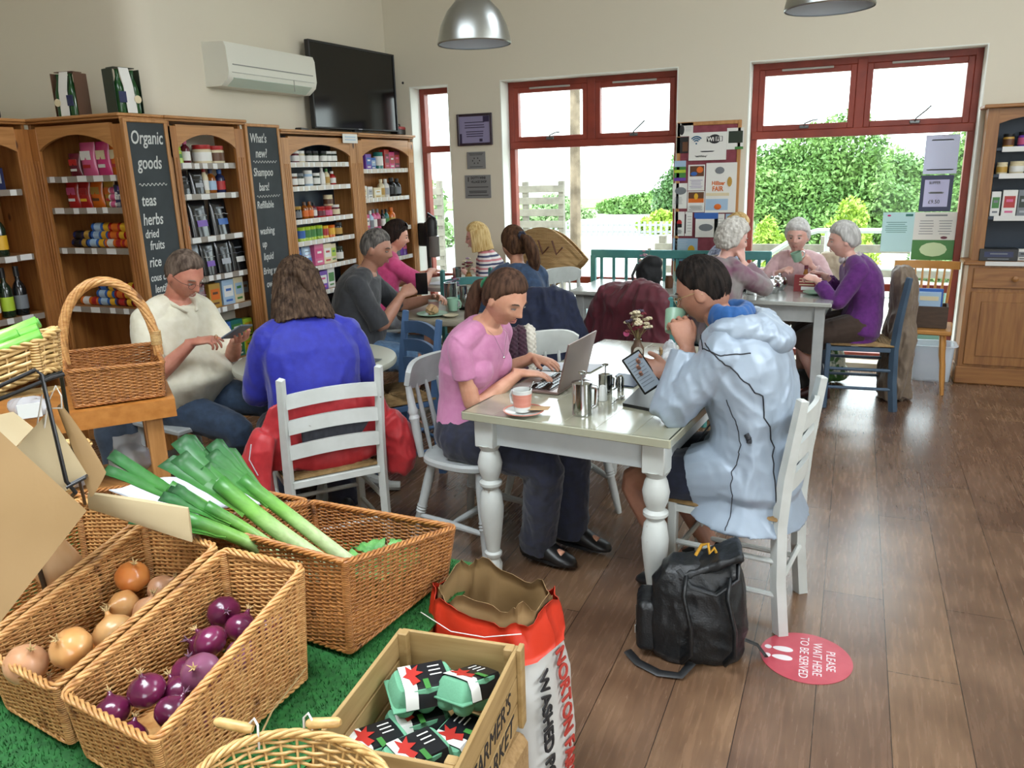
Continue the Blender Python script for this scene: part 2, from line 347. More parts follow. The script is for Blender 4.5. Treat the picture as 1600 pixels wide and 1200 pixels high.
for n, (a, b) in wins.items():
    w = MB(); y = 7.06; a_, b_ = a+.008, b-.008; f = .05
    w.box((a_+f/2, y, (WT+WB)/2), (f, .08, WT-WB-.01), bev=.004); w.box((b_-f/2, y, (WT+WB)/2), (f, .08, WT-WB-.01), bev=.004)
    w.box(((a_+b_)/2, y, WT-.008-f/2), (b_-a_, .078, f), bev=.004); w.box(((a_+b_)/2, y, WB+f/2), (b_-a_, .078, f), bev=.004)
    w.box(((a_+b_)/2, y-.006, 1.847), (b_-a_-.02, .09, .06), bev=.004); w.box(((a_+b_)/2, y, .64), (b_-a_-.02, .078, .06), bev=.004)
    if n > 1: w.box(((a_+b_)/2, y-.004, 2.12), (.07, .085, .52), bev=.004)
    W_ = obj('window_%d' % n, w, red_m); W_['kind'] = 'structure'
    mid = (a_+b_)/2
    pans = [(a_+f, b_-f, .67, 1.817), (a_+f, b_-f, WB+f, .61)]
    if n > 1:
        for k, (c, d) in enumerate(((a_+f, mid-.035), (mid+.035, b_-f))):
            sm = MB(); frame_rect(sm, c, d, 1.877, WT-.058, .045, y-.012, .06); S_ = obj('casement', sm, red_m, W_); pans.append((c+.045, d-.045, 1.92, WT-.103))
            hm = MB(); hm.box(((c+d)/2, y-.05, 1.9), (.07, .016, .022), bev=.004); hm.tube([((c+d)/2, y-.06, 1.905), ((c+d)/2+.005, y-.075, 1.925), ((c+d)/2+.06+.01*k, y-.08, 1.945+.035*k), ((c+d)/2+.1, y-.07, 1.95+.06*k)], .006, 6); obj('handle', hm, dkmetal, S_)
            vm = MB(); vm.box(((c+d)/2, y-.045, WT-.068), (.38, .012, .016), bev=.003); obj('trickle_vent', vm, mat('grey_vent', '#a9a6a0'), S_)
    else: pans.append((a_+f, b_-f, 1.877, WT-.06))
    g = MB()
    for c, d, e, h in pans: g.box(((c+d)/2, y+.005, (e+h)/2), (d-c, .006, h-e))
    obj('pane', g, glass_m, W_)

# ================================================================ OUTSIDE
pave = mat('pale_concrete_paving', '#b3b1a8', r=.9, c2='#a19f95', ns=2)
struct('ground', MB().box((-6, 22, -.16), (90, 29.6, .1)), pave)
grass_m = mat('meadow_grass', '#7fa14f', r=.9, c2='#5f8a3c', ns=3)
tag(obj('grass_verge', MB().box((-6, 38, -.1), (80, 10, .1)), grass_m), 'green grass verge beyond the paved yard', 'grass', kind='stuff')
leafs = {k: mat('foliage_'+k, a, r=.6, c2=b, ns=1.6, sss=0) for k, a, b in (('mid', '#567d3c', '#7ea255'), ('dark', '#3f6534', '#5f8348'), ('lime', '#8fae3e', '#b4c95a'), ('pale', '#789a62', '#93ad78'))}
bark = mat('brown_bark', '#5a4a3a', r=.9, c2='#6d5b49', ns=8, bump=.5)
def leaves(c, rad, n, size, sd, lumps=14):
    g = np.random.default_rng(sd); cs = g.normal(size=(lumps, 3)); cs /= np.linalg.norm(cs, axis=1)[:, None]; cs *= g.uniform(.25, .8, (lumps, 1))
    k = g.integers(0, lumps, n); d = g.normal(size=(n, 3)); d /= np.linalg.norm(d, axis=1)[:, None]
    P = (cs[k]+d*g.uniform(.22, .42, (n, 1)))*np.array(rad)+np.array(c); P = P[P[:, 2] > -.1]; n = len(P)
    a = g.normal(size=(n, 3)); a /= np.linalg.norm(a, axis=1)[:, None]; b = np.cross(a, g.normal(size=(n, 3))); b /= np.linalg.norm(b, axis=1)[:, None]
    s = size*g.uniform(.6, 1.3, (n, 1)); V = np.stack([P-a*s, P+b*s*.5, P+a*s, P-b*s*.5], 1).reshape(-1, 3)
    me = bpy.data.meshes.new('foliage'); me.from_pydata(V.tolist(), [], np.arange(4*n).reshape(-1, 4).tolist()); return me
def tree(name, label, cat, c, rad, n, size, m, sd, trunk=True, lumps=14, group=None):
    t = thing(name, label, cat, (c[0], c[1], -.1), group=group)
    obj('foliage', leaves((0, 0, c[2]), rad, n, size, sd, lumps), leafs[m], t, sharp=None)
    tr = MB(); h = c[2]
    tr.tube([(0, 0, 0), (.05, 0, h*.5), (0, .05, h)], [.05+rad[2]*.05, .04+rad[2]*.035, .02+rad[2]*.02], 8)
    for k in range(5): a = k*1.3; tr.tube([(0, 0, h*.45), (math.cos(a)*rad[0]*.3, math.sin(a)*rad[1]*.3, h*.8), (math.cos(a)*rad[0]*.55, math.sin(a)*rad[1]*.55, h)], [.04+rad[2]*.015, .03, .015], 5)
    obj('trunk', tr, bark, t)
tree('broadleaf_tree', 'tall broad green tree with rounded crown behind the right window', 'tree', (-.75, 19, .7), (2.1, 1.0, 2.3), 60000, .055, 'mid', 1, group=None)
tree('broadleaf_tree', 'darker green tree at the far right of the right window', 'tree', (2.3, 16.6, .35), (1.6, .8, 1.75), 42000, .05, 'mid', 2)
tree('broadleaf_tree', 'dark low tree at the left edge of the right window', 'tree', (-3.9, 23, .35), (1.6, 1.1, 2.0), 32000, .06, 'dark', 3)
tree('broadleaf_tree', 'shadowy green tree behind and between the two right-window trees', 'tree', (1.2, 21.8, .3), (2.2, 1.2, 2.25), 45000, .06, 'mid', 13)
tree('leafy_shrub', 'bright lime green shrub right of the pink cardigan’s white hair', 'shrub', (-.10, 12.6, .3), (.55, .45, .8), 11000, .038, 'lime', 4)
tree('leafy_shrub', 'yellow-green shrub behind the left shoulder side of the pink cardigan', 'shrub', (-1.1, 13.6, .25), (.45, .45, .8), 10000, .038, 'lime', 5)
tree('leafy_shrub', 'low pale shrub outside at the right window’s left edge', 'shrub', (-1.75, 15.2, .1), (.6, .5, .65), 9000, .045, 'pale', 6)
tree('leafy_shrub', 'small pale bush outside behind the purple cardigan', 'shrub', (1.1, 13.2, .1), (.5, .45, .6), 9000, .038, 'pale', 16)
tree('hedge_tree', 'rounded hedge tree beside the timber pole in the centre window', 'tree', (-9.3, 27.6, .1), (1.7, 1.0, 1.1), 16000, .08, 'pale', 7)
tree('hedge_tree', 'wide green hedge tree beyond the middle of the picket fence', 'tree', (-7.3, 30.2, .0), (2.2, 1.1, 1.0), 16000, .08, 'mid', 8)
tree('hedge_tree', 'green hedge by the pin board edge in the centre window', 'tree', (-5.0, 27, .0), (1.8, 1.1, .95), 14000, .08, 'pale', 9)
tree('leafy_shrub', 'yellow-green bush beside the pin board in the centre window', 'shrub', (-4.65, 21.4, .05), (.75, .6, .5), 4500, .07, 'lime', 10)
tree('leafy_shrub', 'green bush beside the slatted fence panel outside the centre window', 'shrub', (-8.5, 22.5, .2), (.9, .7, .85), 5000, .09, 'pale', 12)
tree('leafy_shrub', 'green bushes seen through the narrow left window', 'shrub', (-9.4, 16.5, .4), (1.0, 1.0, 1.1), 5000, .09, 'pale', 11)
wwood = mat('weathered_pale_timber', '#7f7a6e', r=.85, c2='#6b665c', ns=8)
fp = thing('slatted_fence_panel', 'pale horizontal slatted timber screen outside the centre window', 'fence', (-4.4, 11, -.1))
for x in (-.62, 0, .55): obj('post', MB().box((x, 0, .78), (.08, .08, 1.56), bev=.005), wwood, fp)
sl = MB()
for k in range(8): sl.box((-.03, -.05, .3+k*.165), (1.25, .025, .10), bev=.003)
obj('slats', sl, wwood, fp)
fp2 = thing('slatted_fence_panel', 'pale slatted timber screen outside the narrow left window', 'fence', (-6.3, 11.2, -.1))
for x in (-.4, .4): obj('post', MB().box((x, 0, .8), (.08, .08, 1.6), bev=.005), wwood, fp2)
sl = MB()
for k in range(9): sl.box((0, -.05, .2+k*.155), (.95, .025, .10), bev=.003)
obj('slats', sl, wwood, fp2)
tag(obj('telegraph_pole', MB().tube([(-3.98, 12, -.1), (-3.97, 12, 3), (-3.96, 12, 7.4)], [.09, .075, .06], 10), mat('silvery_pole_timber', '#8a7a66', r=.8, c2='#5f5242', ns=5)), 'tall slim timber pole outside the centre window', 'pole')
pk = MB()
for k in range(46): pk.box((-9.9+k*.14, 20.2, .08), (.07, .02, .36), bev=.003)
pk.box((-6.8, 20.22, .0), (6.5, .03, .05)); pk.box((-6.8, 20.22, .17), (6.5, .03, .05))
tag(obj('picket_fence', pk, mat('white_picket_paint', '#8f9090')), 'low white picket fence across the yard in the centre window', 'fence')
rl = MB(); gm = mat('galvanised_rail', '#b9c0c0', r=.5, m=.3)
rl.tube([(-1.35, 9.4, .28), (-.55, 9.4, .84), (-.35, 9.4, .9), (1.9, 9.4, .9)], .028, 8)
for x in (-.25, .6, 1.5): rl.tube([(x, 9.4, -.1), (x, 9.4, .9)], .028, 8)
rl.tube([(-1.35, 9.4, -.1), (-1.35, 9.4, .28)], .028, 8)
for z in (.2, .5): rl.tube([(-.25, 9.4, z), (1.9, 9.4, z)], .018, 6)
tag(obj('handrail', rl, gm), 'pale metal handrail sloping down outside the right window', 'railing')
tr_ = MB()
for z in (.25, .55): tr_.box((.2, 11, z), (5.4, .04, .1), bev=.004)
for k in range(6): tr_.box((-2.4+k*1.04, 11.04, .3), (.1, .08, .8), bev=.004)
tag(obj('post_and_rail_fence', tr_, wwood), 'low timber rail fence outside beyond the metal handrail', 'fence')
tag(obj('planter_box', MB().box((.62, 7.75, .25), (.3, .4, .6), bev=.02), mat('grey_green_plastic', '#5f8580')), 'grey-green box standing outside, seen under the book chair', 'planter')
# ================================================================ SHELVING
pine_v = pine('pine_upright', axis=2); pine_h = pine('pine_crosswise', axis=0)
pine_dv = pine('orange_pine_upright', '#a8703a', '#8a5528', 2)
navy_m = mat('navy_painted_boards', '#1f2f3f', r=.5, bump=.2, bs=8, bst=(20, .3, .3))
ticket_m = mat('white_price_ticket', '#d8d8d4', r=.6); strip_m = mat('clear_grey_ticket_strip', '#8c8378', r=.25); wstrip_m = mat('white_shelf_edge', '#dfe1de', r=.5)
def unit(label, loc, rz, w, d, h, shelves, back='pine', cat='shelving unit', strip='grey', seed=0, name='shelf_unit', base_h=.1, arch=True):
    """front at local y=0, x along the width, depth towards +y; tickets on every shelf edge"""
    t = thing(name, label, cat, loc, rz, group=None); g = random.Random(seed); bm_ = navy_m if back == 'navy' else pine_dv; wm = pine_dv if back == 'pine' else pine_v
    for x in (.011, w-.011): obj('side_panel', MB().box((x, d/2+.012, h/2), (.022, d-.024, h), bev=.002), wm, t)
    obj('back_panel', MB().box((w/2, d-.006, h/2), (w-.05, .012, h-.02)), bm_, t)
    tp = MB(); tp.box((w/2, d/2-.012, h+.009), (w+.03, d+.03, .018), bev=.005); tp.box((w/2, d/2-.004, h-.006), (w+.012, d+.012, .014), bev=.004); obj('cornice', tp, pine_h, t)
    for s in (0, 1):
        x = .045+s*(w-.09); m = MB().box((x, .011, h/2-.02), (.09, .022, h-.04), bev=.002)
        for k in (-1, 0, 1): m.box((x+k*.022, -.001, h/2-.05), (.01, .006, h-.35), bev=.003)
        obj('fluted_stile', m, wm, t)
    # arched head board
    if arch:
        P = [(.088, h-.03), (.088, h-.17)]
        for k in range(15): u = k/14; P.append((.088+(w-.176)*u, h-.17+.085*math.sin(math.pi*u)**.75))
        P += [(w-.088, h-.03)]; P = P[::-1]
        obj('arched_head_board', MB().prism(P, (0, .022, 0), (1, 0, 0), (0, 0, 1), .02), pine_h, t)
    obj('plinth', MB().box((w/2, .014, base_h/2), (w-.02, .02, base_h), bev=.003), pine_h, t)
    for z in shelves:
        s_ = obj('shelf', MB().box((w/2, d/2+.012, z-.011), (w-.05, d-.03, .022), bev=.002), pine_h, t)
        st = obj('ticket_strip', MB().box((w/2, .019, z-.012), (w-.19, .003, .036)), wstrip_m if strip == 'white' else strip_m, s_)
        x = .12
        while x < w-.15:
            tw = g.choice((.04, .042, .075)); obj('price_ticket', MB().box((x+tw/2, .0165, z-.012+g.uniform(-.003, .003)), (tw, .002, .034)), ticket_m if strip != 'white' else mat('cream_ticket', '#cfc9bc'), s_); x += tw+g.uniform(.02, .09 if strip != 'white' else .03)
    return t
XF = -3.86
unit('tall pine wine shelving at the far left edge', (-4.62, 2.5, 0), R(90), 1.02, .34, 2.0, [.1, .49, .86, 1.225, 1.61], seed=1)
unit('tall arched pine unit of sweets and biscuits beside the first chalkboard', (-4.645, 3.52, 0), 0, .785, .36, 2.0, [.1, .46, .885, 1.25, 1.49, 1.675], seed=2)
unit('arched pine unit of coffee and tea between the two chalkboards', (XF, 3.84, 0), R(90), .69, .26, 2.0, [.1, .42, .80, 1.02, 1.275, 1.545, 1.735], seed=3)
unit('arched pine unit with navy back, below the television', (XF, 4.915, 0), R(90), .965, .25, 1.955, [.1, .50, .745, .945, 1.15, 1.315, 1.56, 1.735], back='navy', strip='white', seed=4)
unit('arched pine unit of toiletries in the room corner', (XF, 5.885, 0), R(90), .955, .25, 1.955, [.1, .60, .885, 1.155, 1.43, 1.675], back='pale', strip='white', seed=5)
# chalkboards
slate = mat('black_chalkboard', '#2b3235', r=.7, c2='#363d40', ns=5); chalk = mat('white_chalk', '#c9ccc8', r=.9)
def board(label, loc, rz, w, h, z0, lines):
    t = thing('chalkboard', label, 'chalkboard', loc, rz)
    obj('board', MB().box((w/2, .015, z0+h/2), (w, .016, h), bev=.002), slate, t)
    b = MB()
    for x in (-.012, w+.012): b.box((x, .014, z0+h/2), (.024, .03, h+.02), bev=.003)
    b.box((w/2, .014, z0+h+.008), (w+.05, .034, .02), bev=.004); obj('wooden_edging', b, pine_v, t)
    for z, s, x, body in lines:
        if body == '~':
            obj('chalk_squiggle', MB().tube([(x+k*.004, .0055, z+.007*math.sin(k*.85)) for k in range(int((w-2*x)/.004))], .0022, 4), chalk, t)
        else: text(body, s, (x, .0062, z), (1, 0, 0), (0, 0, 1), chalk, t, depth=.0004, shear=.18, bold=.012, world=False, width=.7)
    return t
board('tall chalkboard listing organic goods', (XF+.03, 3.535, 0), R(90), .275, 1.85, .12, [(1.85, .105, .015, 'Organic'), (1.71, .105, .04, 'goods'), (1.62, 0, .03, '~'), (1.50, .095, .03, 'teas'), (1.39, .095, .02, 'herbs'), (1.315, .07, .02, 'dried'), (1.245, .075, .045, 'fruits'), (1.145, .085, .02, 'rice'), (1.06, .062, .015, 'cous cous'), (.99, .068, .035, 'lentils'), (.90, .075, .02, 'biscuits'), (.81, .075, .02, 'honey')])
board('tall chalkboard asking What’s new', (XF+.012, 4.56, 0), R(90), .315, 1.86, .12, [(1.875, .085, .02, "What's"), (1.775, .085, .06, 'new?'), (1.745, 0, .03, '~'), (1.65, .078, .02, 'Shampoo'), (1.55, .078, .06, 'bars!'), (1.51, 0, .03, '~'), (1.43, .07, .02, 'Refillable'), (1.25, .07, .02, 'washing'), (1.16, .07, .03, 'up'), (1.07, .07, .03, 'liquid'), (.97, .066, .01, 'Bring your'), (.875, .07, .03, 'own'), (.775, .066, .06, 'bottles'), (.72, 0, .05, '~')])

# ================================================================ PRODUCTS
NUM = ['first', 'second', 'third', 'fourth', 'fifth', 'sixth', 'seventh', 'eighth', 'ninth', 'tenth', 'eleventh', 'twelfth', 'thirteenth', 'fourteenth']
CN = {'black': '#16181a', 'dark green': '#1c2b1c', 'green': '#3f7d3a', 'lime': '#a7c437', 'yellow': '#d9a92a', 'orange': '#d2691e', 'red': '#a82424', 'pink': '#c95b86', 'hot pink': '#c83a78', 'purple': '#6a3fa0', 'blue': '#2f5fa8', 'pale blue': '#9db8d0', 'teal': '#1f6b63', 'white': '#dcdcd6', 'cream': '#d5c9a5', 'brown': '#5e3a22', 'amber': '#8a4b14', 'grey': '#70757a', 'navy': '#20284e', 'gold': '#b08a3a', 'maroon': '#5f1e2c', 'kraft': '#a98457', 'silver': '#9fa3a8'}
def cm(c, gl=.4): return mat('packaging_'+c.replace(' ', '_')+('_gloss' if gl < .3 else ''), CN[c], r=gl, coat=.2 if gl < .3 else 0)
PROTO = {}
def product(kind, c1, c2, c3, h, r):
    """root mesh + label/cap children, standing on z=0, front towards -y"""
    key = (kind, c1, c2, c3, round(h, 3), round(r, 3))
    if key in PROTO: return copy_tree(PROTO[key])
    if kind == 'wine_bottle':
        o = obj(kind, MB().lathe([(r*.9, 0), (r, .01), (r, h*.55), (r*.75, h*.64), (r*.36, h*.72), (r*.34, h*.95), (r*.4, h*.96), (r*.4, h)], n=14), cm(c1, .15))
        obj('label', MB().lathe([(r*1.012, h*.14), (r*1.015, h*.14), (r*1.015, h*.42), (r*1.012, h*.42)], n=14, caps=False), cm(c2), o)
        obj('capsule', MB().lathe([(r*.42, h*.8), (r*.42, h+.001), (0, h+.002)], n=10), cm(c3), o)
    elif kind == 'bottle':
        o = obj(kind, MB().lathe([(r*.9, 0), (r, .008), (r, h*.6), (r*.85, h*.7), (r*.4, h*.8), (r*.4, h*.84)], n=12), cm(c1, .25))
        obj('label', MB().lathe([(r*1.015, h*.15), (r*1.02, h*.15), (r*1.02, h*.52), (r*1.015, h*.52)], n=12, caps=False), cm(c2), o)
        obj('cap', MB().lathe([(r*.46, h*.82), (r*.46, h), (0, h)], n=10), cm(c3), o)
    elif kind == 'jar':
        o = obj(kind, MB().lathe([(r*.92, 0), (r, .006), (r, h*.72), (r*.86, h*.8)], n=12), cm(c1, .2))
        obj('label', MB().lathe([(r*1.015, h*.16), (r*1.02, h*.16), (r*1.02, h*.62), (r*1.015, h*.62)], n=12, caps=False), cm(c2), o)
        obj('lid', MB().lathe([(r*.93, h*.78), (r*.95, h*.8), (r*.95, h), (0, h)], n=12), cm(c3), o)
    elif kind == 'tin':
        o = obj(kind, MB().lathe([(r, 0), (r*1.03, .003), (r, .008), (r, h-.008), (r*1.03, h-.004), (r*.96, h-.002), (0, h-.004)], n=14), cm(c1, .25))
        obj('label', MB().lathe([(r*1.01, h*.22), (r*1.015, h*.22), (r*1.015, h*.75), (r*1.01, h*.75)], n=14, caps=False), cm(c2), o)
    elif kind in ('carton', 'packet_box'):
        o = obj(kind, MB().box((0, 0, h/2), (2*r, r*1.1, h), bev=.002), cm(c1)); obj('printed_panel', MB().box((0, -r*.55-.0006, h*.55), (r*1.5, .0012, h*.45)), cm(c2), o)
        obj('print', MB().box((0, -r*.55-.0006, h*.17), (r*1.1, .0012, h*.08)), cm(c3), o); obj('print', MB().box((0, -r*.55-.0016, h*.6), (r*.9, .0012, h*.1)), cm(c3), o)
    elif kind == 'pouch':
        rings = []
        for k in range(9):
            u = k/8; b = r*.5*(1-u)**.6+.003; a = r*(1-.08*u); rings.append([(a*math.copysign(abs(math.cos(t))**.6, math.cos(t)), b*math.copysign(abs(math.sin(t))**.8, math.sin(t)), h*u) for t in np.linspace(0, 2*math.pi, 20, endpoint=False)])
        o = obj(kind, MB().loft(rings), cm(c1, .22))
        obj('label', MB().sheet([[(x*r*.55, -r*.5*(1-z)**.6-.0055, z*h) for z in (.28, .36, .45)] for x in (-1, 0, 1)], .0015), cm(c2), o)
        obj('printed_line', MB().tube([(x*r*.8, -r*.5*(.42)**.6-.0035, h*(.58+.015*math.sin(x*5))) for x in np.linspace(-1, 1, 9)], .0014, 4), cm(c3), o)
        obj('printed_name', MB().box((0, -r*.5*(.25)**.6-.004, h*.75), (r*.9, .002, h*.045)), cm('grey'), o)
    elif kind == 'sweet_bag':
        rings = []
        for k in range(9):
            u = k/8; b = r*.38*math.sin(math.pi*min(max(u, .02), .98))**.55+.002; rings.append([(r*(1-.06*math.sin(math.pi*u))*math.cos(t), b*math.sin(t), h*u) for t in np.linspace(0, 2*math.pi, 16, endpoint=False)])
        o = obj(kind, MB().loft(rings), cm(c1, .22)); obj('printed_band', MB().box((0, -r*.37, h*.62), (r*1.3, .004, h*.26), bev=.002), cm(c2), o); obj('print', MB().box((0, -r*.385, h*.3), (r*1.0, .004, h*.1), bev=.002), cm(c3), o)
    elif kind == 'biscuit_roll':      # lies along x
        o = obj(kind, MB().lathe([(r*.5, 0), (r, .008), (r, h*.5), (r, h-.008), (r*.5, h)], (-h/2, 0, r), (-h/2+1, 0, r), n=14), cm(c1, .25))
        obj('end_band', MB().lathe([(r*1.01, h*.7), (r*1.03, h*.7), (r*1.03, h*.97), (r*1.01, h*.97)], (-h/2, 0, r), (-h/2+1, 0, r), n=14, caps=False), cm(c2), o)
        obj('print', MB().lathe([(r*1.01, h*.2), (r*1.02, h*.2), (r*1.02, h*.55), (r*1.01, h*.55)], (-h/2, 0, r), (-h/2+1, 0, r), n=14, caps=False), cm(c3), o)
    PROTO[key] = o; return o
KN = {'wine_bottle': 'wine bottle', 'packet_box': 'box', 'sweet_bag': 'bag', 'biscuit_roll': 'biscuit roll'}
ART = {'biscuit_roll': 'biscuits'}
def row(uname, shelf, uloc, rz, items, x0, z, y, group):
    """items: (kind,c1,c2,c3,h,r[,dx[,dz]]) set side by side along the shelf from x0"""
    x = x0; cnt = {}
    for i, it in enumerate(items):
        kind, c1, c2, c3, h, r = it[:6]; half = h/2 if kind == 'biscuit_roll' else r
        dx = it[6] if len(it) > 6 else .008; dz = it[7] if len(it) > 7 else 0; x += dx+half
        o = product(kind, c1, c2, c3, h, r); ca, sa = math.cos(rz), math.sin(rz); yy = y+random.uniform(0, .012)
        o.location = (uloc[0]+x*ca-yy*sa, uloc[1]+x*sa+yy*ca, z+dz); o.rotation_euler = (0, 0, rz+random.uniform(-.08, .08)); x += half
        k = KN.get(kind, kind.replace('_', ' '))
        tag(o, f"{c1} {k} with {c2} label, {NUM[i]} from left, {shelf}, {uname.replace('the ', '')}", ART.get(kind, k), group)
wl_, wz = (-4.62, 2.5, 0), R(90)
W_ = lambda c1, c2, c3, dx=.012: ('wine_bottle', c1, c2, c3, .3, .038, dx)
row('wine unit', 'fourth shelf', wl_, wz, [W_('black', 'white', 'black'), W_('dark green', 'cream', 'teal'), W_('black', 'white', 'black'), W_('dark green', 'yellow', 'teal', .02)], .46, 1.2255, .09, 'wine bottles on the wine shelving')
row('wine unit', 'third shelf', wl_, wz, [W_('dark green', 'pale blue', 'white'), W_('amber', 'white', 'gold'), W_('dark green', 'lime', 'black', .02), W_('black', 'grey', 'black')], .52, .8605, .09, 'wine bottles on the wine shelving')
row('wine unit', 'second shelf', wl_, wz, [W_('dark green', 'white', 'red'), W_('black', 'cream', 'black'), W_('amber', 'orange', 'gold'), W_('dark green', 'white', 'black')], .5, .4905, .09, 'wine bottles on the wine shelving')
row('wine unit', 'top shelf', wl_, wz, [('packet_box', 'black', 'white', 'grey', .15, .07), ('packet_box', 'navy', 'silver', 'grey', .13, .09)], .52, 1.6105, .1, 'dark gift boxes on the wine shelving')
ul, uz = (-4.645, 3.52, 0), 0
row('sweets unit', 'top shelf', ul, uz, [('sweet_bag', 'maroon', 'red', 'white', .14, .05, .08), ('sweet_bag', 'pink', 'white', 'red', .2, .065, 0), ('sweet_bag', 'hot pink', 'cream', 'white', .2, .06, 0), ('sweet_bag', 'orange', 'cream', 'red', .2, .062, 0)], .1, 1.6755, .12, 'bags of sweets on the top shelf')
row('sweets unit', 'fifth shelf', ul, uz, [('sweet_bag', 'red', 'pink', 'white', .165, .055), ('sweet_bag', 'red', 'red', 'yellow', .16, .05, 0), ('sweet_bag', 'orange', 'gold', 'brown', .165, .055, 0), ('sweet_bag', 'gold', 'orange', 'red', .16, .045, 0)], .09, 1.4905, .13, 'bags of sweets on the fifth shelf')
for k in range(3): row('sweets unit', 'tier '+('one', 'two', 'three')[k]+' of fifth shelf', ul, uz, [('biscuit_roll', 'white', 'silver', 'pink', .1, .02)], .5, 1.4905+k*.041, .09, 'white cake packs stacked on the fifth shelf')
fb = thing('biscuit_box', 'purple box of chocolate fingers on the sweets unit, fifth shelf right', 'biscuits', (-4.0, 3.63, 1.4905), .05)
obj('carton', MB().box((0, 0, .0675), (.16, .06, .135), bev=.003), cm('navy'), fb)
text('fingers', .06, (-.076, -.0315, .05), (1, 0, 0), (0, 0, 1), cm('white'), fb, bold=.03, world=False, width=.8)
obj('printed_panel', MB().box((0, -.0308, .115), (.1, .0012, .022)), cm('purple'), fb)
def rolls(z, rows_, grp, shelf):
    for lev, (x0, its) in enumerate(rows_):
        row('sweets unit', f'{("bottom", "middle", "top")[lev]} layer of {shelf}', ul, uz, [('biscuit_roll', a, b, c, .145, .027, .004) for a, b, c in its], x0, z+lev*.0485, .11, grp)
B1, B2, B3, B4 = ('blue', 'yellow', 'pale blue'), ('red', 'yellow', 'orange'), ('navy', 'gold', 'black'), ('orange', 'red', 'white')
rolls(1.2505, [(.1, [B3, B1, B4, B2]), (.13, [B3, B1, B2, B2]), (.3, [B1, B2])], 'biscuit rolls heaped on the fourth shelf', 'fourth shelf')
rolls(.8855, [(.11, [B4, B1, ('maroon', 'yellow', 'red'), B2]), (.26, [B1, B2, B2]), (.28, [('navy', 'yellow', 'blue'), ('red', 'yellow', 'maroon')])], 'biscuit rolls heaped on the third shelf', 'third shelf')
rolls(.4605, [(.1, [B1, B2, B3, B4])], 'biscuit rolls on the second shelf', 'second shelf')
ul, uz = (XF, 3.84, 0), R(90); un = 'the coffee unit'
row(un, 'top shelf', ul, uz, [('pouch', 'lime', 'green', 'white', .14, .052, .0), ('bottle', 'maroon', 'white', 'pink', .15, .03, .01), ('jar', 'cream', 'white', 'red', .12, .062, .04), ('jar', 'cream', 'brown', 'red', .115, .058, .004)], .1, 1.7355, .09, 'jars and tubs on the top shelf')
row(un, 'sixth shelf', ul, uz, [('pouch', 'black', 'black', 'grey', .15, .07, .0), ('pouch', 'black', 'silver', 'grey', .16, .06, 0), ('bottle', 'cream', 'white', 'red', .17, .025, 0), ('bottle', 'amber', 'pale blue', 'navy', .16, .032, .01), ('bottle', 'navy', 'red', 'blue', .155, .034, .01)], .1, 1.5455, .1, 'coffee and sauces on the sixth shelf')
row(un, 'fifth shelf', ul, uz, [('pouch', 'brown', 'orange', 'black', .17, .05, .0), ('pouch', 'black', 'purple', 'white', .235, .085, 0), ('pouch', 'black', 'blue', 'white', .235, .085, .02)], .1, 1.2755, .1, 'black coffee pouches on the fifth shelf')
row(un, 'fourth shelf', ul, uz, [('pouch', 'grey', 'purple', 'white', .21, .075, .0), ('pouch', 'black', 'purple', 'white', .21, .065, 0), ('pouch', 'black', 'silver', 'grey', .215, .07, .01), ('pouch', 'black', 'white', 'grey', .21, .07, 0)], .09, 1.0205, .09, 'black coffee pouches on the fourth shelf')
row(un, 'third shelf', ul, uz, [('pouch', 'maroon', 'hot pink', 'white', .17, .06, .05), ('packet_box', 'gold', 'orange', 'brown', .16, .05, .01), ('packet_box', 'pale blue', 'white', 'blue', .17, .055, .02), ('packet_box', 'cream', 'pale blue', 'green', .175, .05, 0), ('packet_box', 'brown', 'grey', 'brown', .17, .035, 0)], .09, .8005, .1, 'tea boxes on the third shelf')
for lev in range(2): row(un, ('second shelf lower layer', 'second shelf upper layer')[lev], ul, uz, [('packet_box', 'navy', 'blue', 'white', .13, .06, .06), ('packet_box', 'blue', 'pale blue', 'white', .13, .055, 0), ('packet_box', 'teal', 'green', 'white', .13, .06, 0), ('packet_box', 'lime', 'yellow', 'green', .12, .05, 0)], .14, .4205+lev*.133, .1, 'green and blue tea boxes on the second shelf')
ul, uz = (XF, 4.915, 0), R(90); un = 'the navy unit'; J = lambda a, b, c, dx=.01, h=.09, r=.035: ('jar', a, b, c, h, r, dx)
row(un, 'top shelf', ul, uz, [J('black', 'grey', 'black', 0), J('maroon', 'white', 'white', .03), J('cream', 'white', 'white', 0), J('dark green', 'white', 'black', .03), J('dark green', 'white', 'black', 0), J('dark green', 'white', 'black', .04), J('dark green', 'white', 'white', 0), J('dark green', 'white', 'white', 0)], .12, 1.7355, .08, 'herb jars on the top shelf')
row(un, 'seventh shelf', ul, uz, [J('green', 'white', 'white', 0, .1, .025), J('brown', 'white', 'white', .02, .1), J('dark green', 'white', 'grey', .01, .1), J('pale blue', 'white', 'white', .02, .12, .038), J('dark green', 'white', 'white', .03, .1), ('bottle', 'white', 'white', 'white', .14, .025, .02), ('bottle', 'cream', 'gold', 'green', .13, .026, .015), ('bottle', 'red', 'white', 'white', .11, .03, .03)], .11, 1.5605, .08, 'herb jars on the seventh shelf')
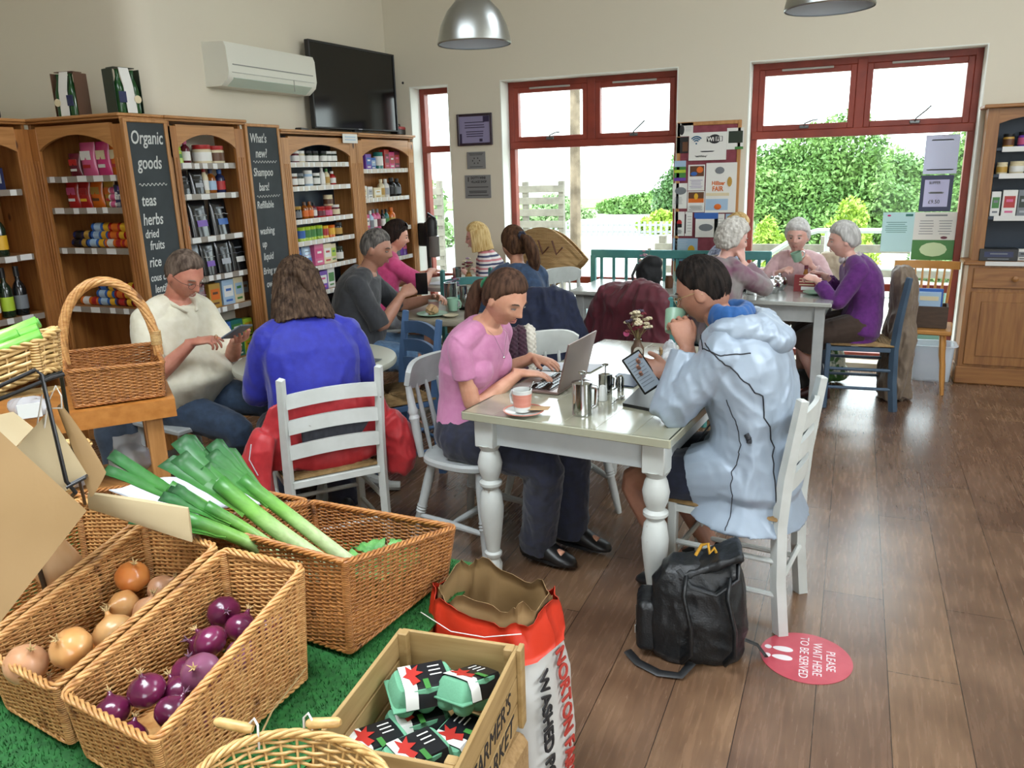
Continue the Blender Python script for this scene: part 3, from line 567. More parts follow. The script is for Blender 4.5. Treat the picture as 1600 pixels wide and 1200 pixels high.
row(un, 'sixth shelf', ul, uz, [J('maroon', 'red', 'maroon', 0, .1), J('black', 'grey', 'gold', .01, .1, .04), ('bottle', 'amber', 'orange', 'brown', .13, .03, .02), ('bottle', 'amber', 'orange', 'amber', .13, .03, .005), ('bottle', 'maroon', 'white', 'black', .12, .025, .005), J('red', 'maroon', 'red', .01, .085, .045), J('red', 'pink', 'red', .0, .085, .045), J('maroon', 'cream', 'white', .02, .09, .04)], .1, 1.3155, .08, 'jars of preserve on the sixth shelf')
row(un, 'sixth shelf second tier', ul, uz, [J('cream', 'brown', 'cream', 0, .085, .04)], .6, 1.4015, .08, 'jars of preserve on the sixth shelf')
Tn = lambda a, b, dx=.01, h=.1, r=.037: ('tin', a, b, 'white', h, r, dx)
row(un, 'fifth shelf', ul, uz, [Tn('red', 'cream', 0, .08), Tn('lime', 'blue', .02, .11), Tn('lime', 'green', .0, .11), Tn('lime', 'green', .005, .11), Tn('lime', 'green', .005, .11), Tn('yellow', 'red', .01), Tn('orange', 'yellow', .005), J('black', 'gold', 'black', .02, .11, .045)], .1, 1.1505, .08, 'tins on the fifth shelf')
row(un, 'fourth shelf', ul, uz, [('pouch', 'blue', 'pale blue', 'white', .17, .06, 0), ('pouch', 'pale blue', 'blue', 'pink', .16, .06, .01), ('packet_box', 'pink', 'hot pink', 'white', .17, .06, 0), ('packet_box', 'cream', 'white', 'red', .16, .05, .01), ('packet_box', 'cream', 'lime', 'green', .15, .04, .01), J('dark green', 'white', 'dark green', .01, .12, .04)], .11, .9455, .09, 'bright packets on the fourth shelf')
row(un, 'third shelf', ul, uz, [('packet_box', 'blue', 'pale blue', 'white', .16, .06, 0), ('packet_box', 'pink', 'white', 'hot pink', .16, .06, .01), ('packet_box', 'purple', 'white', 'pink', .15, .06, .01), ('packet_box', 'white', 'green', 'green', .16, .05, .01)], .12, .7455, .09, 'bright packets on the third shelf')
ul, uz = (XF, 5.885, 0), R(90); un = 'the corner unit'
row(un, 'top shelf', ul, uz, [('packet_box', 'red', 'pink', 'white', .1, .035, 0), ('packet_box', 'purple', 'blue', 'white', .13, .05, .02), ('packet_box', 'blue', 'pale blue', 'white', .1, .04, 0), ('tin', 'teal', 'white', 'white', .15, .045, .03), ('packet_box', 'red', 'maroon', 'pink', .17, .045, .02), ('packet_box', 'hot pink', 'red', 'white', .15, .045, 0), ('packet_box', 'maroon', 'red', 'pink', .16, .045, 0)], .12, 1.6755, .08, 'gift packets on the top shelf')
row(un, 'fifth shelf', ul, uz, [('packet_box', 'white', 'cream', 'grey', .11, .045, 0), ('packet_box', 'white', 'silver', 'grey', .1, .04, .01), ('packet_box', 'cream', 'white', 'gold', .09, .06, .01), ('bottle', 'cream', 'gold', 'cream', .16, .035, .02), ('bottle', 'white', 'silver', 'white', .16, .035, 0), ('bottle', 'black', 'black', 'black', .17, .05, .02), ('bottle', 'black', 'grey', 'black', .16, .04, .0)], .12, 1.4305, .08, 'boxes and bottles on the fifth shelf')
row(un, 'fourth shelf', ul, uz, [('packet_box', 'silver', 'white', 'pale blue', .14, .03, 0), ('packet_box', 'pink', 'white', 'grey', .14, .03, 0), ('bottle', 'pale blue', 'grey', 'white', .17, .03, 0), ('bottle', 'pink', 'white', 'grey', .18, .03, .0), ('bottle', 'pink', 'maroon', 'grey', .18, .03, .0), ('bottle', 'black', 'white', 'black', .17, .025, .03), ('bottle', 'teal', 'green', 'black', .17, .027, .01), ('bottle', 'orange', 'gold', 'orange', .18, .04, .02)], .12, 1.1555, .08, 'toiletry bottles on the fourth shelf')
row(un, 'third shelf', ul, uz, [('bottle', 'green', 'white', 'green', .17, .027, .2), ('bottle', 'green', 'silver', 'green', .17, .027, .01), ('bottle', 'green', 'teal', 'grey', .17, .027, .01), ('pouch', 'grey', 'silver', 'white', .19, .06, .02), ('pouch', 'purple', 'pink', 'white', .2, .06, 0)], .2, .8855, .08, 'refill packs on the third shelf')

# ---------------------------------------------------------------- things on and above the shelves
def beer_pack(label, loc, rz, side):
    t = thing('beer_multipack', label, 'beer pack', loc, rz, 'bottle multipacks on top of the shelves')
    for k in (-1, 1): obj('bottle', MB().lathe([(.028, 0), (.03, .01), (.03, .13), (.02, .17), (.011, .2), (.011, .235), (.014, .24)], (k*.045, .0, 0), n=12), mat('green_bottle_glass', '#3f8a2c' if k*side > 0 else '#1f4a24', r=.12), t)
    for k in (-1, 1): obj('bottle', MB().lathe([(.028, 0), (.03, .01), (.03, .13), (.02, .17), (.011, .2), (.011, .235), (.014, .24)], (k*.045, .065, 0), n=12), mat('dark_green_bottle_glass', '#1f4a24', r=.12), t)
    G = [[(x+.012*side*(z/.25), -.034 if z < .15 else -.034+.02*(z-.15)/.1, z) for z in np.linspace(.004, .25, 8)] for x in (-.03, -.01, .01, .03)]
    obj('cardboard_sleeve', MB().sheet(G, .003), cm('white'), t)
    m = MB().box((.0, .033, .252), (.13, .075, .004)); m.box((.082, .033, .125), (.004, .1, .24)); m.box((-.082, .033, .125), (.004, .1, .24)); obj('cardboard_carrier', m, mat('brown_card_edge', '#5a3b28') if side > 0 else cm('dark green'), t)
    obj('printed_band', MB().box((.05*side, -.036, .09), (.045, .004, .06), bev=.001), cm('navy'), t); obj('printed_badge', MB().lathe([(0, 0), (.022, 0), (.022, .003), (0, .003)], (-.04*side, -.037, .08), (-.04*side, -1.037, .08), n=16), cm('cream'), t)
beer_pack('green bottle multipack with white sleeve, left one on the shelf tops', (-4.34, 3.6, 2.02), .12, 1)
beer_pack('green bottle multipack with navy panels, standing over the chalkboard', (-3.93, 3.66, 2.02), R(80), -1)
bx = tag(product('wine_bottle', 'navy', 'white', 'navy', .3, .038), 'dark bottle with white label cut off at the left frame edge', 'bottle'); bx.location = (-4.66, 3.35, 2.02)
# air conditioner
ac = thing('air_conditioner', 'white wall-mounted air conditioner left of the television', 'air conditioner', (-4.1, 4.98, 2.24), R(90))
acm = mat('white_ac_plastic', '#dcdcd0', r=.35)
P = [(0, 0), (.13, 0), (.19, .045), (.205, .09), (.2, .24), (.185, .275), (0, .285)]
obj('housing', MB().prism([(p[0], p[1]) for p in P], (-.485, 0, 0), (0, -1, 0), (0, 0, 1), -.97), acm, ac)
obj('louvre', MB().sheet([[(x, -.131-.0*z, .002) if z == 0 else (x, -.196, .052) for z in (0, 1)] for x in (-.43, .43)], .004), mat('pale_louvre', '#c6d6c8', r=.15), ac)
m = MB().box((0, -.2065, .135), (.88, .004, .006)); obj('front_groove', m, mat('grey_groove', '#8a8d88'), ac)
m = MB().box((0, -.2065, .085), (.9, .004, .003)); m.box((.2, -.2065, .045), (.003, .004, .08)); obj('panel_seam', m, mat('soft_seam', '#a5a69e'), ac)
tv = thing('television', 'large black flat television above the shelves', 'television', (-3.97, 6.1, 1.972), R(86))
blk = mat('gloss_black_plastic', '#0c0d0e', r=.12); mblk = mat('matt_black_plastic', '#17181a', r=.45)
obj('screen', MB().box((0, 0, .36), (1.13, .03, .64), bev=.004), blk, tv); fr = MB(); frame_rect(fr, -.575, .575, .03, .69, .014, -.004, .045); obj('bezel', fr, mblk, tv)
obj('stand', MB().box((0, .0, .006), (.42, .16, .012), bev=.004).box((0, .01, .03), (.1, .03, .06)), mblk, tv)
obj('logo_plate', MB().box((0, -.029, .037), (.05, .003, .008)), cm('silver'), tv)
ci = thing('radio', 'small red and black radio on top of the corner unit', 'radio', (-3.97, 6.77, 1.974), R(95))
obj('body', MB().box((0, 0, .035), (.16, .09, .07), bev=.012), mblk, ci); obj('red_cover', MB().box((0, -.005, .064), (.14, .088, .03), bev=.012), cm('red'), ci); obj('handle', MB().tube([(-.05, 0, .075), (-.045, 0, .1), (.045, 0, .1), (.05, 0, .075)], .005, 6), mblk, ci)
rc = thing('remote_control', 'small dark remote lying left of the television', 'remote', (-3.95, 5.3, 1.974), R(20)); obj('body', MB().box((0, 0, .01), (.05, .2, .02), bev=.006), mblk, rc)
sg = tag(obj('shelf_sign', MB().box((-3.836, 5.77, 1.925), (.003, .21, .075)), cm('white')), 'small white card sign on the head of the navy unit', 'sign')
m = MB();
for k in range(2): m.box((-3.8335, 5.77, 1.935-.022*k), (.002, .15, .008))
obj('printed_lines', m, cm('pale blue'), sg)
al = thing('alarm_sensor', 'small pale alarm sensor in the room corner', 'sensor', (-4.04, 6.8, 2.4), R(40)); obj('case', MB().box((0, 0, .07), (.09, .05, .15), bev=.015), mat('alarm_plastic', '#a9adaa', r=.4), al); obj('lens', MB().ell((0, -.026, .085), (.022, .008, .02), 10, 6), cm('grey'), al)
tag(obj('drawing_pin', MB().ell((-3.93, 6.845, 2.44), (.012, .008, .012), 8, 5), mblk), 'black wall fixing above the narrow window', 'wall fixing')

# ---------------------------------------------------------------- pendant lamps
def pendant(loc, label, tall):
    t = thing('pendant_lamp', label, 'lamp', loc, 0, 'brushed steel pendant lamps')
    pr = [(.15, 0), (.152, .004), (.149, .02), (.136, .07), (.108, .125), (.07, .165), (.04, .185), (.032, .2), (.032, .3)]
    inner = [(r_-.003, z) for r_, z in pr][::-1]
    obj('shade', MB().lathe(pr+[(.012, .302)]+[(.01, .29)]+inner[1:], n=48, caps=False), mat('spun_steel', '#a9adab', r=.3, m=1., bump=.06, bs=5, bst=(.1, .1, 60)), t)
    obj('white_lining', MB().lathe([(r_-.0045, z+.001) for r_, z in pr[:7]]+[(.001, .17)], n=48, caps=False), mat('white_enamel', '#cfdbe8', r=.5), t)
    obj('cable', MB().tube([(0, 0, .29), (0, 0, ZC-loc[2])], .004, 6), mblk, t)
    obj('bulb', MB().lathe([(.001, .05), (.028, .07), (.035, .1), (.02, .14), (.014, .17)], n=16), mat('pearl_bulb', '#e8ecee', r=.3), t)
pendant((-1.49, 3.2, 2.145), 'brushed steel pendant lamp over the laptop table, whole bell in view', 1)
pendant((-.135, 3.25, 2.158), 'brushed steel pendant lamp whose rim just shows at the top edge', 0)

# ---------------------------------------------------------------- wall notices between the windows
def lines(mb, x0, x1, zs, y, h=.006, jit=.2, al='c'):
    for z in zs:
        w = (x1-x0)*(1-random.random()*jit); c = (x0+x1)/2 if al == 'c' else x0+w/2; mb.box((c, y, z), (w, .0012, h))
fr = thing('framed_certificate', 'dark-framed lilac certificate on the wall between windows', 'picture frame', (-3.215, 6.845, 1.86))
m = MB(); frame_rect(m, -.175, .175, 0, .275, .022, -.008, .018); obj('frame', m, mat('dark_purple_frame', '#2c1c28', r=.3), fr)
obj('sheet', MB().box((0, -.004, .137), (.31, .004, .235)), mat('lilac_paper', '#8d87a8', r=.3), fr)
m = MB(); lines(m, -.1, .1, (.2, .175, .155, .12, .1, .08), -.0075, .007); m.box((.115, -.0075, .225), (.06, .0012, .05)); m.box((-.14, -.0075, .06), (.02, .0012, .09)); m.box((.06, -.0075, .045), (.03, .0012, .025)); obj('printing', m, mat('dark_violet_ink', '#2f2542'), fr)
sp = mat('satin_silver_plate', '#86888a', r=.4, m=.3); ink = mat('black_print', '#1d1d1f', r=.6)
for nm, lb, x0, x1, z0, z1 in (('wall_plaque', 'small silver plaque under the framed certificate', -3.305, -3.12, 1.655, 1.805), ('wall_plaque', 'larger silver village shop plaque, lowest on the wall pier', -3.335, -3.075, 1.395, 1.6)):
    t = thing(nm, lb, 'plaque', ((x0+x1)/2, 6.845, z0)); w, h = x1-x0, z1-z0
    obj('plate', MB().box((0, -.003, h/2), (w, .006, h), bev=.001), sp, t); m = MB()
    if h < .17:
        lines(m, -w*.4, w*.4, (h*.9, h*.82, h*.12), -.0066, .004)
        for k in range(6): m.ell((.035*math.cos(k*1.05), -.0066, h*.48+.025*math.sin(k*1.05)), (.006, .001, .006), 8, 4)
    else:
        lines(m, -w*.42, w*.42, (h*.48, h*.3, h*.24, h*.12), -.0066, .006); m.box((-w*.36, -.0066, h*.82), (.008, .0012, .04))
        text('DOTTY WINE', .03, (-w*.26, -.0066, h*.83), (1, 0, 0), (0, 0, 1), ink, t, world=False, bold=.02, width=.8); text('VILLAGE SHOP', .03, (-w*.26, -.0066, h*.66), (1, 0, 0), (0, 0, 1), ink, t, world=False, bold=.02, width=.8)
    obj('printing', m, ink, t)
# pin board with its papers
pb = thing('pin_board', 'tall cork pin board in pine frame on the pier between windows', 'notice board', (-1.13, 6.846, .78))
obj('felt_panel', MB().box((0, -.006, .58), (.47, .012, 1.16)), mat('faded_maroon_felt', '#7d3a44', r=.9, c2='#8b4650', ns=20), pb)
m = MB(); frame_rect(m, -.255, .255, -.02, 1.19, .03, -.01, .022); obj('frame', m, pine_v, pb)
def paper(label, x0, x1, z0, z1, col, items, y=6.826, cat='poster', name='paper_notice', group='papers pinned on the notice board'):
    t = thing(name, label, cat, ((x0+x1)/2, y, z0), 0, group); w, h = x1-x0, z1-z0
    obj('sheet', MB().box((0, 0, h/2), (w, .002, h)), cm(col) if col in CN else mat('paper_'+col.strip('#'), col), t)
    for i, it in enumerate(items):      # fractions of the sheet
        kind = it[0]
        if kind == 'text': text(it[1], it[2]*h, (-w/2+it[3]*w, -.0016-.0006*i, it[4]*h), (1, 0, 0), (0, 0, 1), cm(it[5]) if len(it) > 5 else ink, t, world=False, bold=.03, width=.85); continue
        _, c, a, b, cc, d = it; mm = cm(c) if c in CN else mat('print_'+c.strip('#'), c); yy = -.0016-.0006*i
        if kind == 'rect': obj('printed_block', MB().box(((a+cc)/2*w-w/2, yy, (b+d)/2*h), ((cc-a)*w, .0008, (d-b)*h)), mm, t)
        elif kind == 'lines': m = MB(); lines(m, (a-.5)*w, (cc-.5)*w, [h*(b+(d-b)*k/5) for k in range(6)], yy, h*.012, .3); obj('printed_lines', m, mm, t)
        elif kind == 'blob': m = MB().ell(((a-.5)*w, yy, b*h), (cc*w, .0008, d*h), 14, 6); obj('printed_shape', m, mm, t)
    return t
wf = paper('large white wifi notice at the head of the pin board', -1.285, -.985, 1.668, 1.885, 'white', [('lines', 'grey', .3, .3, .7, .33), ('text', '*visitWiFishop*', .085, .17, .12)], y=6.822)
m = MB()
for r_ in (.022, .037, .052): m.tube([(-.09+r_*math.sin(a), -.003, .135+r_*math.cos(a)) for a in np.linspace(-.85, .85, 12)], .0045, 4)
m.ell((-.09, -.003, .132), (.007, .002, .007), 8, 4); obj('wifi_arcs', m, mat('wifi_blue', '#1f5f86'), wf)
obj('wifi_oval', MB().ell((.055, -.0022, .163), (.048, .0015, .036), 20, 8).box((.055, -.0024, .163), (.125, .002, .04), bev=.0), ink, wf)
obj('white_half', MB().box((.088, -.0038, .163), (.05, .001, .034)), cm('white'), wf)
text('Wi', .042, (-.002, -.0042, .148), (1, 0, 0), (0, 0, 1), cm('white'), wf, world=False, bold=.04); text('Fi', .042, (.068, -.0046, .148), (1, 0, 0), (0, 0, 1), ink, wf, world=False, bold=.04)
paper('white notice with dark swirl, top left corner of the pin board', -1.385, -1.255, 1.86, 1.965, 'white', [('blob', 'black', .3, .5, .16, .4), ('lines', 'grey', .5, .4, .9, .8)])
paper('dark photo notice left of the wifi sign', -1.385, -1.29, 1.73, 1.855, 'black', [('rect', 'brown', .5, .1, .95, .7)])
paper('photo leaflet of dark trees, top right corner of the pin board', -.985, -.855, 1.745, 1.91, 'white', [('rect', 'dark green', .1, .3, .95, .85), ('rect', 'green', .5, 0, 1, .12)])
paper('landscape leaflet with blue sky and purple foot', -1.40, -1.305, 1.51, 1.67, 'green', [('rect', 'pale blue', 0, .7, 1, 1), ('rect', 'purple', 0, 0, 1, .15), ('rect', 'lime', 0, .4, 1, .55)])
paper('white leaflet with grey photo at left edge of the pin board', -1.41, -1.29, 1.285, 1.49, 'white', [('blob', 'grey', .55, .7, .4, .15), ('lines', 'grey', .1, .2, .7, .45)])
paper('leaflet with mosaic picture under the wifi sign', -1.285, -1.15, 1.43, 1.635, 'white', [('rect', 'brown', .1, .55, .95, .95), ('blob', 'orange', .7, .8, .2, .12), ('blob', 'blue', .35, .65, .2, .08), ('lines', 'purple', .1, .1, .9, .4)])
paper('leaflet with orange sunset picture on the pin board', -1.285, -1.145, 1.255, 1.425, 'white', [('rect', 'orange', .05, .45, .95, .95), ('rect', 'brown', .05, .65, .95, .95), ('blob', 'yellow', .5, .75, .12, .15), ('lines', 'grey', .1, .1, .9, .3)])
paper('big white festival poster with orange lettering', -1.14, -.895, 1.25, 1.645, 'white', [('rect', 'pale blue', .02, .05, .75, .28), ('text', 'Hilliser', .11, .2, .56, 'orange'), ('text', 'FAIR', .13, .22, .44, 'orange'), ('rect', 'cream', .02, .34, .78, .4), ('blob', 'orange', .42, .12, .12, .06), ('blob', 'grey', .45, .85, .15, .07), ('blob', 'gold', .78, .62, .08, .1)], y=6.824)
paper('white notice with small portrait on the pin board', -1.39, -1.305, 1.06, 1.26, 'white', [('blob', 'red', .5, .55, .25, .12), ('rect', 'black', .25, .35, .75, .5), ('lines', 'grey', .2, .1, .8, .25)])
paper('narrow white notice with dark edge strip', -1.30, -1.24, 1.06, 1.26, 'white', [('rect', 'black', 0, .1, .12, .9), ('lines', 'grey', .3, .2, .9, .8)])
paper('blue-headed notice beside the blonde head', -1.225, -1.03, 1.05, 1.25, 'white', [('rect', 'blue', 0, .75, 1, 1), ('rect', 'maroon', 0, 0, .06, .8), ('blob', 'grey', .5, .4, .3, .15)])
paper('pale notice with yellow flowers low on the pin board', -1.40, -1.19, .85, 1.04, 'pale blue', [('lines', 'white', .1, .5, .6, .9), ('blob', 'yellow', .75, .5, .14, .2), ('blob', 'red', .8, .35, .12, .15), ('rect', 'teal', .6, .05, .95, .25)])
for k, x in enumerate((-1.02, -.93)): paper(('white', 'pale blue')[k]+' notice part hidden behind the blonde head', x-.04, x+.04, 1.06, 1.24, ('white', 'pale blue')[k], [('lines', 'grey', .1, .2, .9, .8)])
# papers on the right window pane
yy = 7.045
paper('white scan-code sheet at the top right of the right window', .46, .688, 1.515, 1.80, '#cfd6f0', [('lines', 'grey', .15, .86, .85, .88), ('lines', 'grey', .1, .1, .9, .12)], y=yy, name='window_sign', group='papers stuck on the right window')
ws = paper('violet-bordered supper price sheet on the right window', .455, .675, 1.235, 1.505, 'navy', [('rect', '#c3c4e6', .12, .13, .88, .88), ('lines', 'grey', .25, .5, .75, .54)], y=yy, name='window_sign', group='papers stuck on the right window')
text('SUPPER', .03, (-.055, -.0035, .205), (1, 0, 0), (0, 0, 1), ink, ws, world=False, width=.8); text('£9.50', .04, (-.05, -.0035, .06), (1, 0, 0), (0, 0, 1), ink, ws, world=False, width=.9)
gw = paper('green map poster, largest and lowest on the right window', .435, .735, .865, 1.23, 'white', [('rect', 'green', 0, 0, 1, .42), ('blob', '#c6dcae', .5, .22, .32, .15), ('lines', 'grey', .1, .55, .48, .82), ('lines', 'grey', .55, .55, .9, .82), ('blob', 'maroon', .72, .47, .08, .03), ('rect', 'grey', .25, .92, .75, .95)], y=yy, name='window_sign', group='papers stuck on the right window')
paper('pale blue letter on the right window above the chair back', .21, .435, .925, 1.23, '#b7dcdf', [('lines', 'teal', .1, .5, .8, .75), ('blob', 'hot pink', .2, .92, .06, .025), ('rect', 'teal', .72, .9, .95, .96)], y=yy, name='window_sign', group='papers stuck on the right window')

# ================================================================ DRESSER on the right
pine_v0, pine_h0 = pine_v, pine_h; pine_v = pine('dresser_pine_upright', '#9a6a3a', '#7d5028', 2); pine_h = pine('dresser_pine_crosswise', '#9a6a3a', '#7d5028', 0)
dr = thing('pine_dresser', 'knotty pine dresser with navy shelves at the right edge', 'dresser', (.79, 6.605, 0)); wD = 1.15
obj('plinth', MB().box((wD/2, .11, .065), (wD+.02, .24, .13), bev=.008), pine_h, dr)
obj('carcass', MB().box((wD/2, .118, .51), (wD, .235, .76), bev=.003), pine_v, dr)
obj('worktop', MB().box((wD/2-.01, .11, .895), (wD+.05, .26, .03), bev=.01), pine_h, dr)
for k in range(2):
    x = .03+.56*k; d_ = obj('drawer', MB().box((x+.265, -.006, .79), (.52, .016, .145), bev=.004), pine_h, dr); obj('knob', MB().lathe([(.008, 0), (.01, .012), (.02, .02), (.02, .03), (.008, .036)], (x+.265, -.014, .79), (x+.265, -1.014, .79), n=14), pine_v, d_)
    d2 = obj('door', MB().box((x+.265, -.006, .42), (.52, .016, .54), bev=.004), pine_v, dr); obj('door_panel', MB().box((x+.265, -.017, .42), (.38, .008, .4), bev=.004), pine_v, d2); obj('knob', MB().lathe([(.008, 0), (.01, .012), (.02, .02), (.02, .03), (.008, .036)], (x+(.49 if k == 0 else .04), -.014, .45), (x+(.49 if k == 0 else .04), -1.014, .45), n=14), pine_v, d2)
obj('back_panel', MB().box((wD/2, .22, 1.43), (wD-.04, .012, 1.04)), navy_m, dr)
for x in (.03, wD-.03): obj('upright', MB().box((x+.0, .13, 1.43), (.022, .2, 1.05), bev=.002), pine_v, dr); obj('stile', MB().box((x+.02*(1 if x < .5 else -1), .035, 1.43), (.075, .018, 1.05), bev=.003), pine_v, dr)
obj('cornice', MB().box((wD/2, .105, 1.965), (wD+.04, .25, .025), bev=.008), pine_h, dr)
P = [(.085, 1.95), (.085, 1.85)]+[(.085+(wD-.17)*k/14, 1.85+.07*math.sin(math.pi*k/14)**.7) for k in range(15)]+[(wD-.085, 1.95)]
obj('arched_head_board', MB().prism(P[::-1], (0, .044, 0), (1, 0, 0), (0, 0, 1), .018), pine_h, dr)
for z in (1.22, 1.51, 1.69):
    s_ = obj('shelf', MB().box((wD/2, .13, z-.01), (wD-.09, .17, .02)), navy_m, dr); obj('price_ticket', MB().box((.25, .042, z-.012), (.25, .003, .035)), ticket_m, s_); obj('price_ticket', MB().box((.6, .042, z-.012), (.3, .003, .035)), ticket_m, s_)
obj('ticket_strip', MB().box((.55, -.022, .895), (.9, .003, .03)), ticket_m, dr)
pine_v, pine_h = pine_v0, pine_h0
ul, uz, un = (.79, 6.605, 0), 0, 'the pine dresser'
row(un, 'top shelf', ul, uz, [J('gold', 'brown', 'black', .0, .09), ('jar', 'purple', 'pink', 'black', .1, .042, .02), J('dark green', 'gold', 'black', .04, .1)], .13, 1.6905, .1, 'small jars on the dresser')
row(un, 'third shelf', ul, uz, [('jar', 'cream', 'gold', 'cream', .08, .035, 0), ('jar', 'cream', 'white', 'cream', .085, .045, .01), ('jar', 'cream', 'white', 'white', .085, .045, .005)], .11, 1.5105, .1, 'small jars on the dresser')
row(un, 'second shelf', ul, uz, [('packet_box', 'white', 'green', 'grey', .17, .03, 0), ('packet_box', 'white', 'red', 'pink', .18, .045, .01), ('packet_box', 'grey', 'dark green', 'silver', .18, .04, .005), ('packet_box', 'yellow', 'brown', 'gold', .2, .05, .005)], .1, 1.2205, .09, 'seed boxes on the dresser')
row(un, 'worktop', ul, uz, [('packet_box', 'black', 'navy', 'grey', .085, .12, 0), ('packet_box', 'white', 'grey', 'black', .08, .04, .0), ('packet_box', 'kraft', 'brown', 'brown', .05, .07, .01)], .06, .911, .07, 'boxes on the dresser top')
sp_ = tag(obj('pump_bottle', MB().lathe([(.03, 0), (.032, .1), (.012, .12), (.012, .16)], (1.2, 6.7, .911), n=12), cm('brown')), 'dark bottle on the dresser top by the frame edge', 'bottle')
# ================================================================ CHAIRS AND TABLES
wp = mat('distressed_white_paint', '#b9bdb8', r=.45, c2='#c5c9c5', ns=10, c3='#7b6f60', ns3=26, lo3=.72, hi3=.78)
gp = mat('grey_white_paint', '#a3a7a6', r=.45, c2='#b1b5b4', ns=10, c3='#6d655c', ns3=28, lo3=.72, hi3=.78)
bp_ = mat('slate_blue_paint', '#3b587c', r=.45, c2='#456388', ns=8, c3='#2a3d55', ns3=20, lo3=.7, hi3=.8)
tp_ = mat('teal_green_paint', '#3f7c7a', r=.45, c2='#4a8986', ns=8)
dbp = mat('dark_slate_blue_paint', '#3a4d60', r=.45, c2='#43586c', ns=8)
rush_m = mat('woven_rush', '#a98a5c', r=.8, c2='#8a6c42', ns=30, bump=.4, bs=120)
sage = mat('sage_grey_tabletop', '#9c9c86', r=.2, c2='#a8a893', ns=5, coat=.9); pale_top = mat('pale_grey_tabletop', '#a9aca6', r=.2, c2='#b5b8b2', ns=5, coat=.9)
def chairA(label, loc, ang, m, w=.40, d=.38, h=.87, rungs=3, thick=.055, group=None, seat=.455):
    """ladder-back chair; ang = direction the sitter faces, degrees"""
    t = thing('dining_chair', label, 'chair', loc, R(ang-90), group); hw = w/2; b0 = -d/2; top = b0-.05
    for s in (-1, 1):
        x = s*(hw-.016)
        obj('back_post', MB().tube([(x, b0-.028, 0), (x, b0-.008, .2), (x, b0, .42), (x, b0-.012, .6), (x, top, h-.004), (x, top-.0008, h)], [.02, .021, .022, .021, .019, .012], 4, ry=[.028, .028, .028, .026, .021, .014], up=(0, 1, 0)), m, t)
        obj('front_leg', MB().box((x, d/2-.016, .225), (.034, .034, .45), bev=.005), m, t)
    zs = [.535+.13*k*(h-.13-.535)/.26 for k in range(3)] if rungs == 3 else [.56, h-.09]
    for k, z in enumerate(zs):
        yb = b0-.01-.04*((z-.5)/.37); G = []
        for i in range(9):
            u = -1+2*i/8; bow = -.022*(1-u*u); arch = .016*(1-u*u); G.append([(u*(hw-.03), yb+bow, z+arch+dz) for dz in (0, thick*.5, thick)])
        obj('back_rung', MB().sheet(G, .018), m, t)
    r_ = MB(); zt = seat-.035
    for s in (-1, 1): r_.beam((s*(hw-.018), b0+.02, zt), (s*(hw-.018), d/2-.03, zt), .03, .03)
    r_.beam((-hw+.03, d/2-.018, zt), (hw-.03, d/2-.018, zt), .03, .03); r_.beam((-hw+.03, b0+.002, zt), (hw-.03, b0+.002, zt), .03, .03); obj('seat_frame', r_, m, t)
    s_ = MB(); n = 18
    for k in range(n):
        u = 1-k/n; a, c = (hw-.002)*u, (d/2-.002)*u; z = seat-.008+.006*(1-u); s_.tube([(-a, -c, z), (a, -c, z), (a, c, z), (-a, c, z)], .0075, 6, closed=True)
    s_.box((0, 0, seat-.012), (w-.03, d-.03, .008)); obj('rush_seat', s_, rush_m, t, sharp=None)
    for z, ss in ((.15, 1), (.28, 1)):
        for s in (-1, 1): obj('stretcher', MB().tube([(s*(hw-.016), b0-.01, z), (s*(hw-.016), d/2-.02, z)], .011, 8), m, t)
    obj('stretcher', MB().tube([(-hw+.02, d/2-.016, .22), (hw-.02, d/2-.016, .22)], .011, 8), m, t); obj('stretcher', MB().tube([(-hw+.02, b0-.012, .2), (hw-.02, b0-.012, .2)], .011, 8), m, t)
    return t
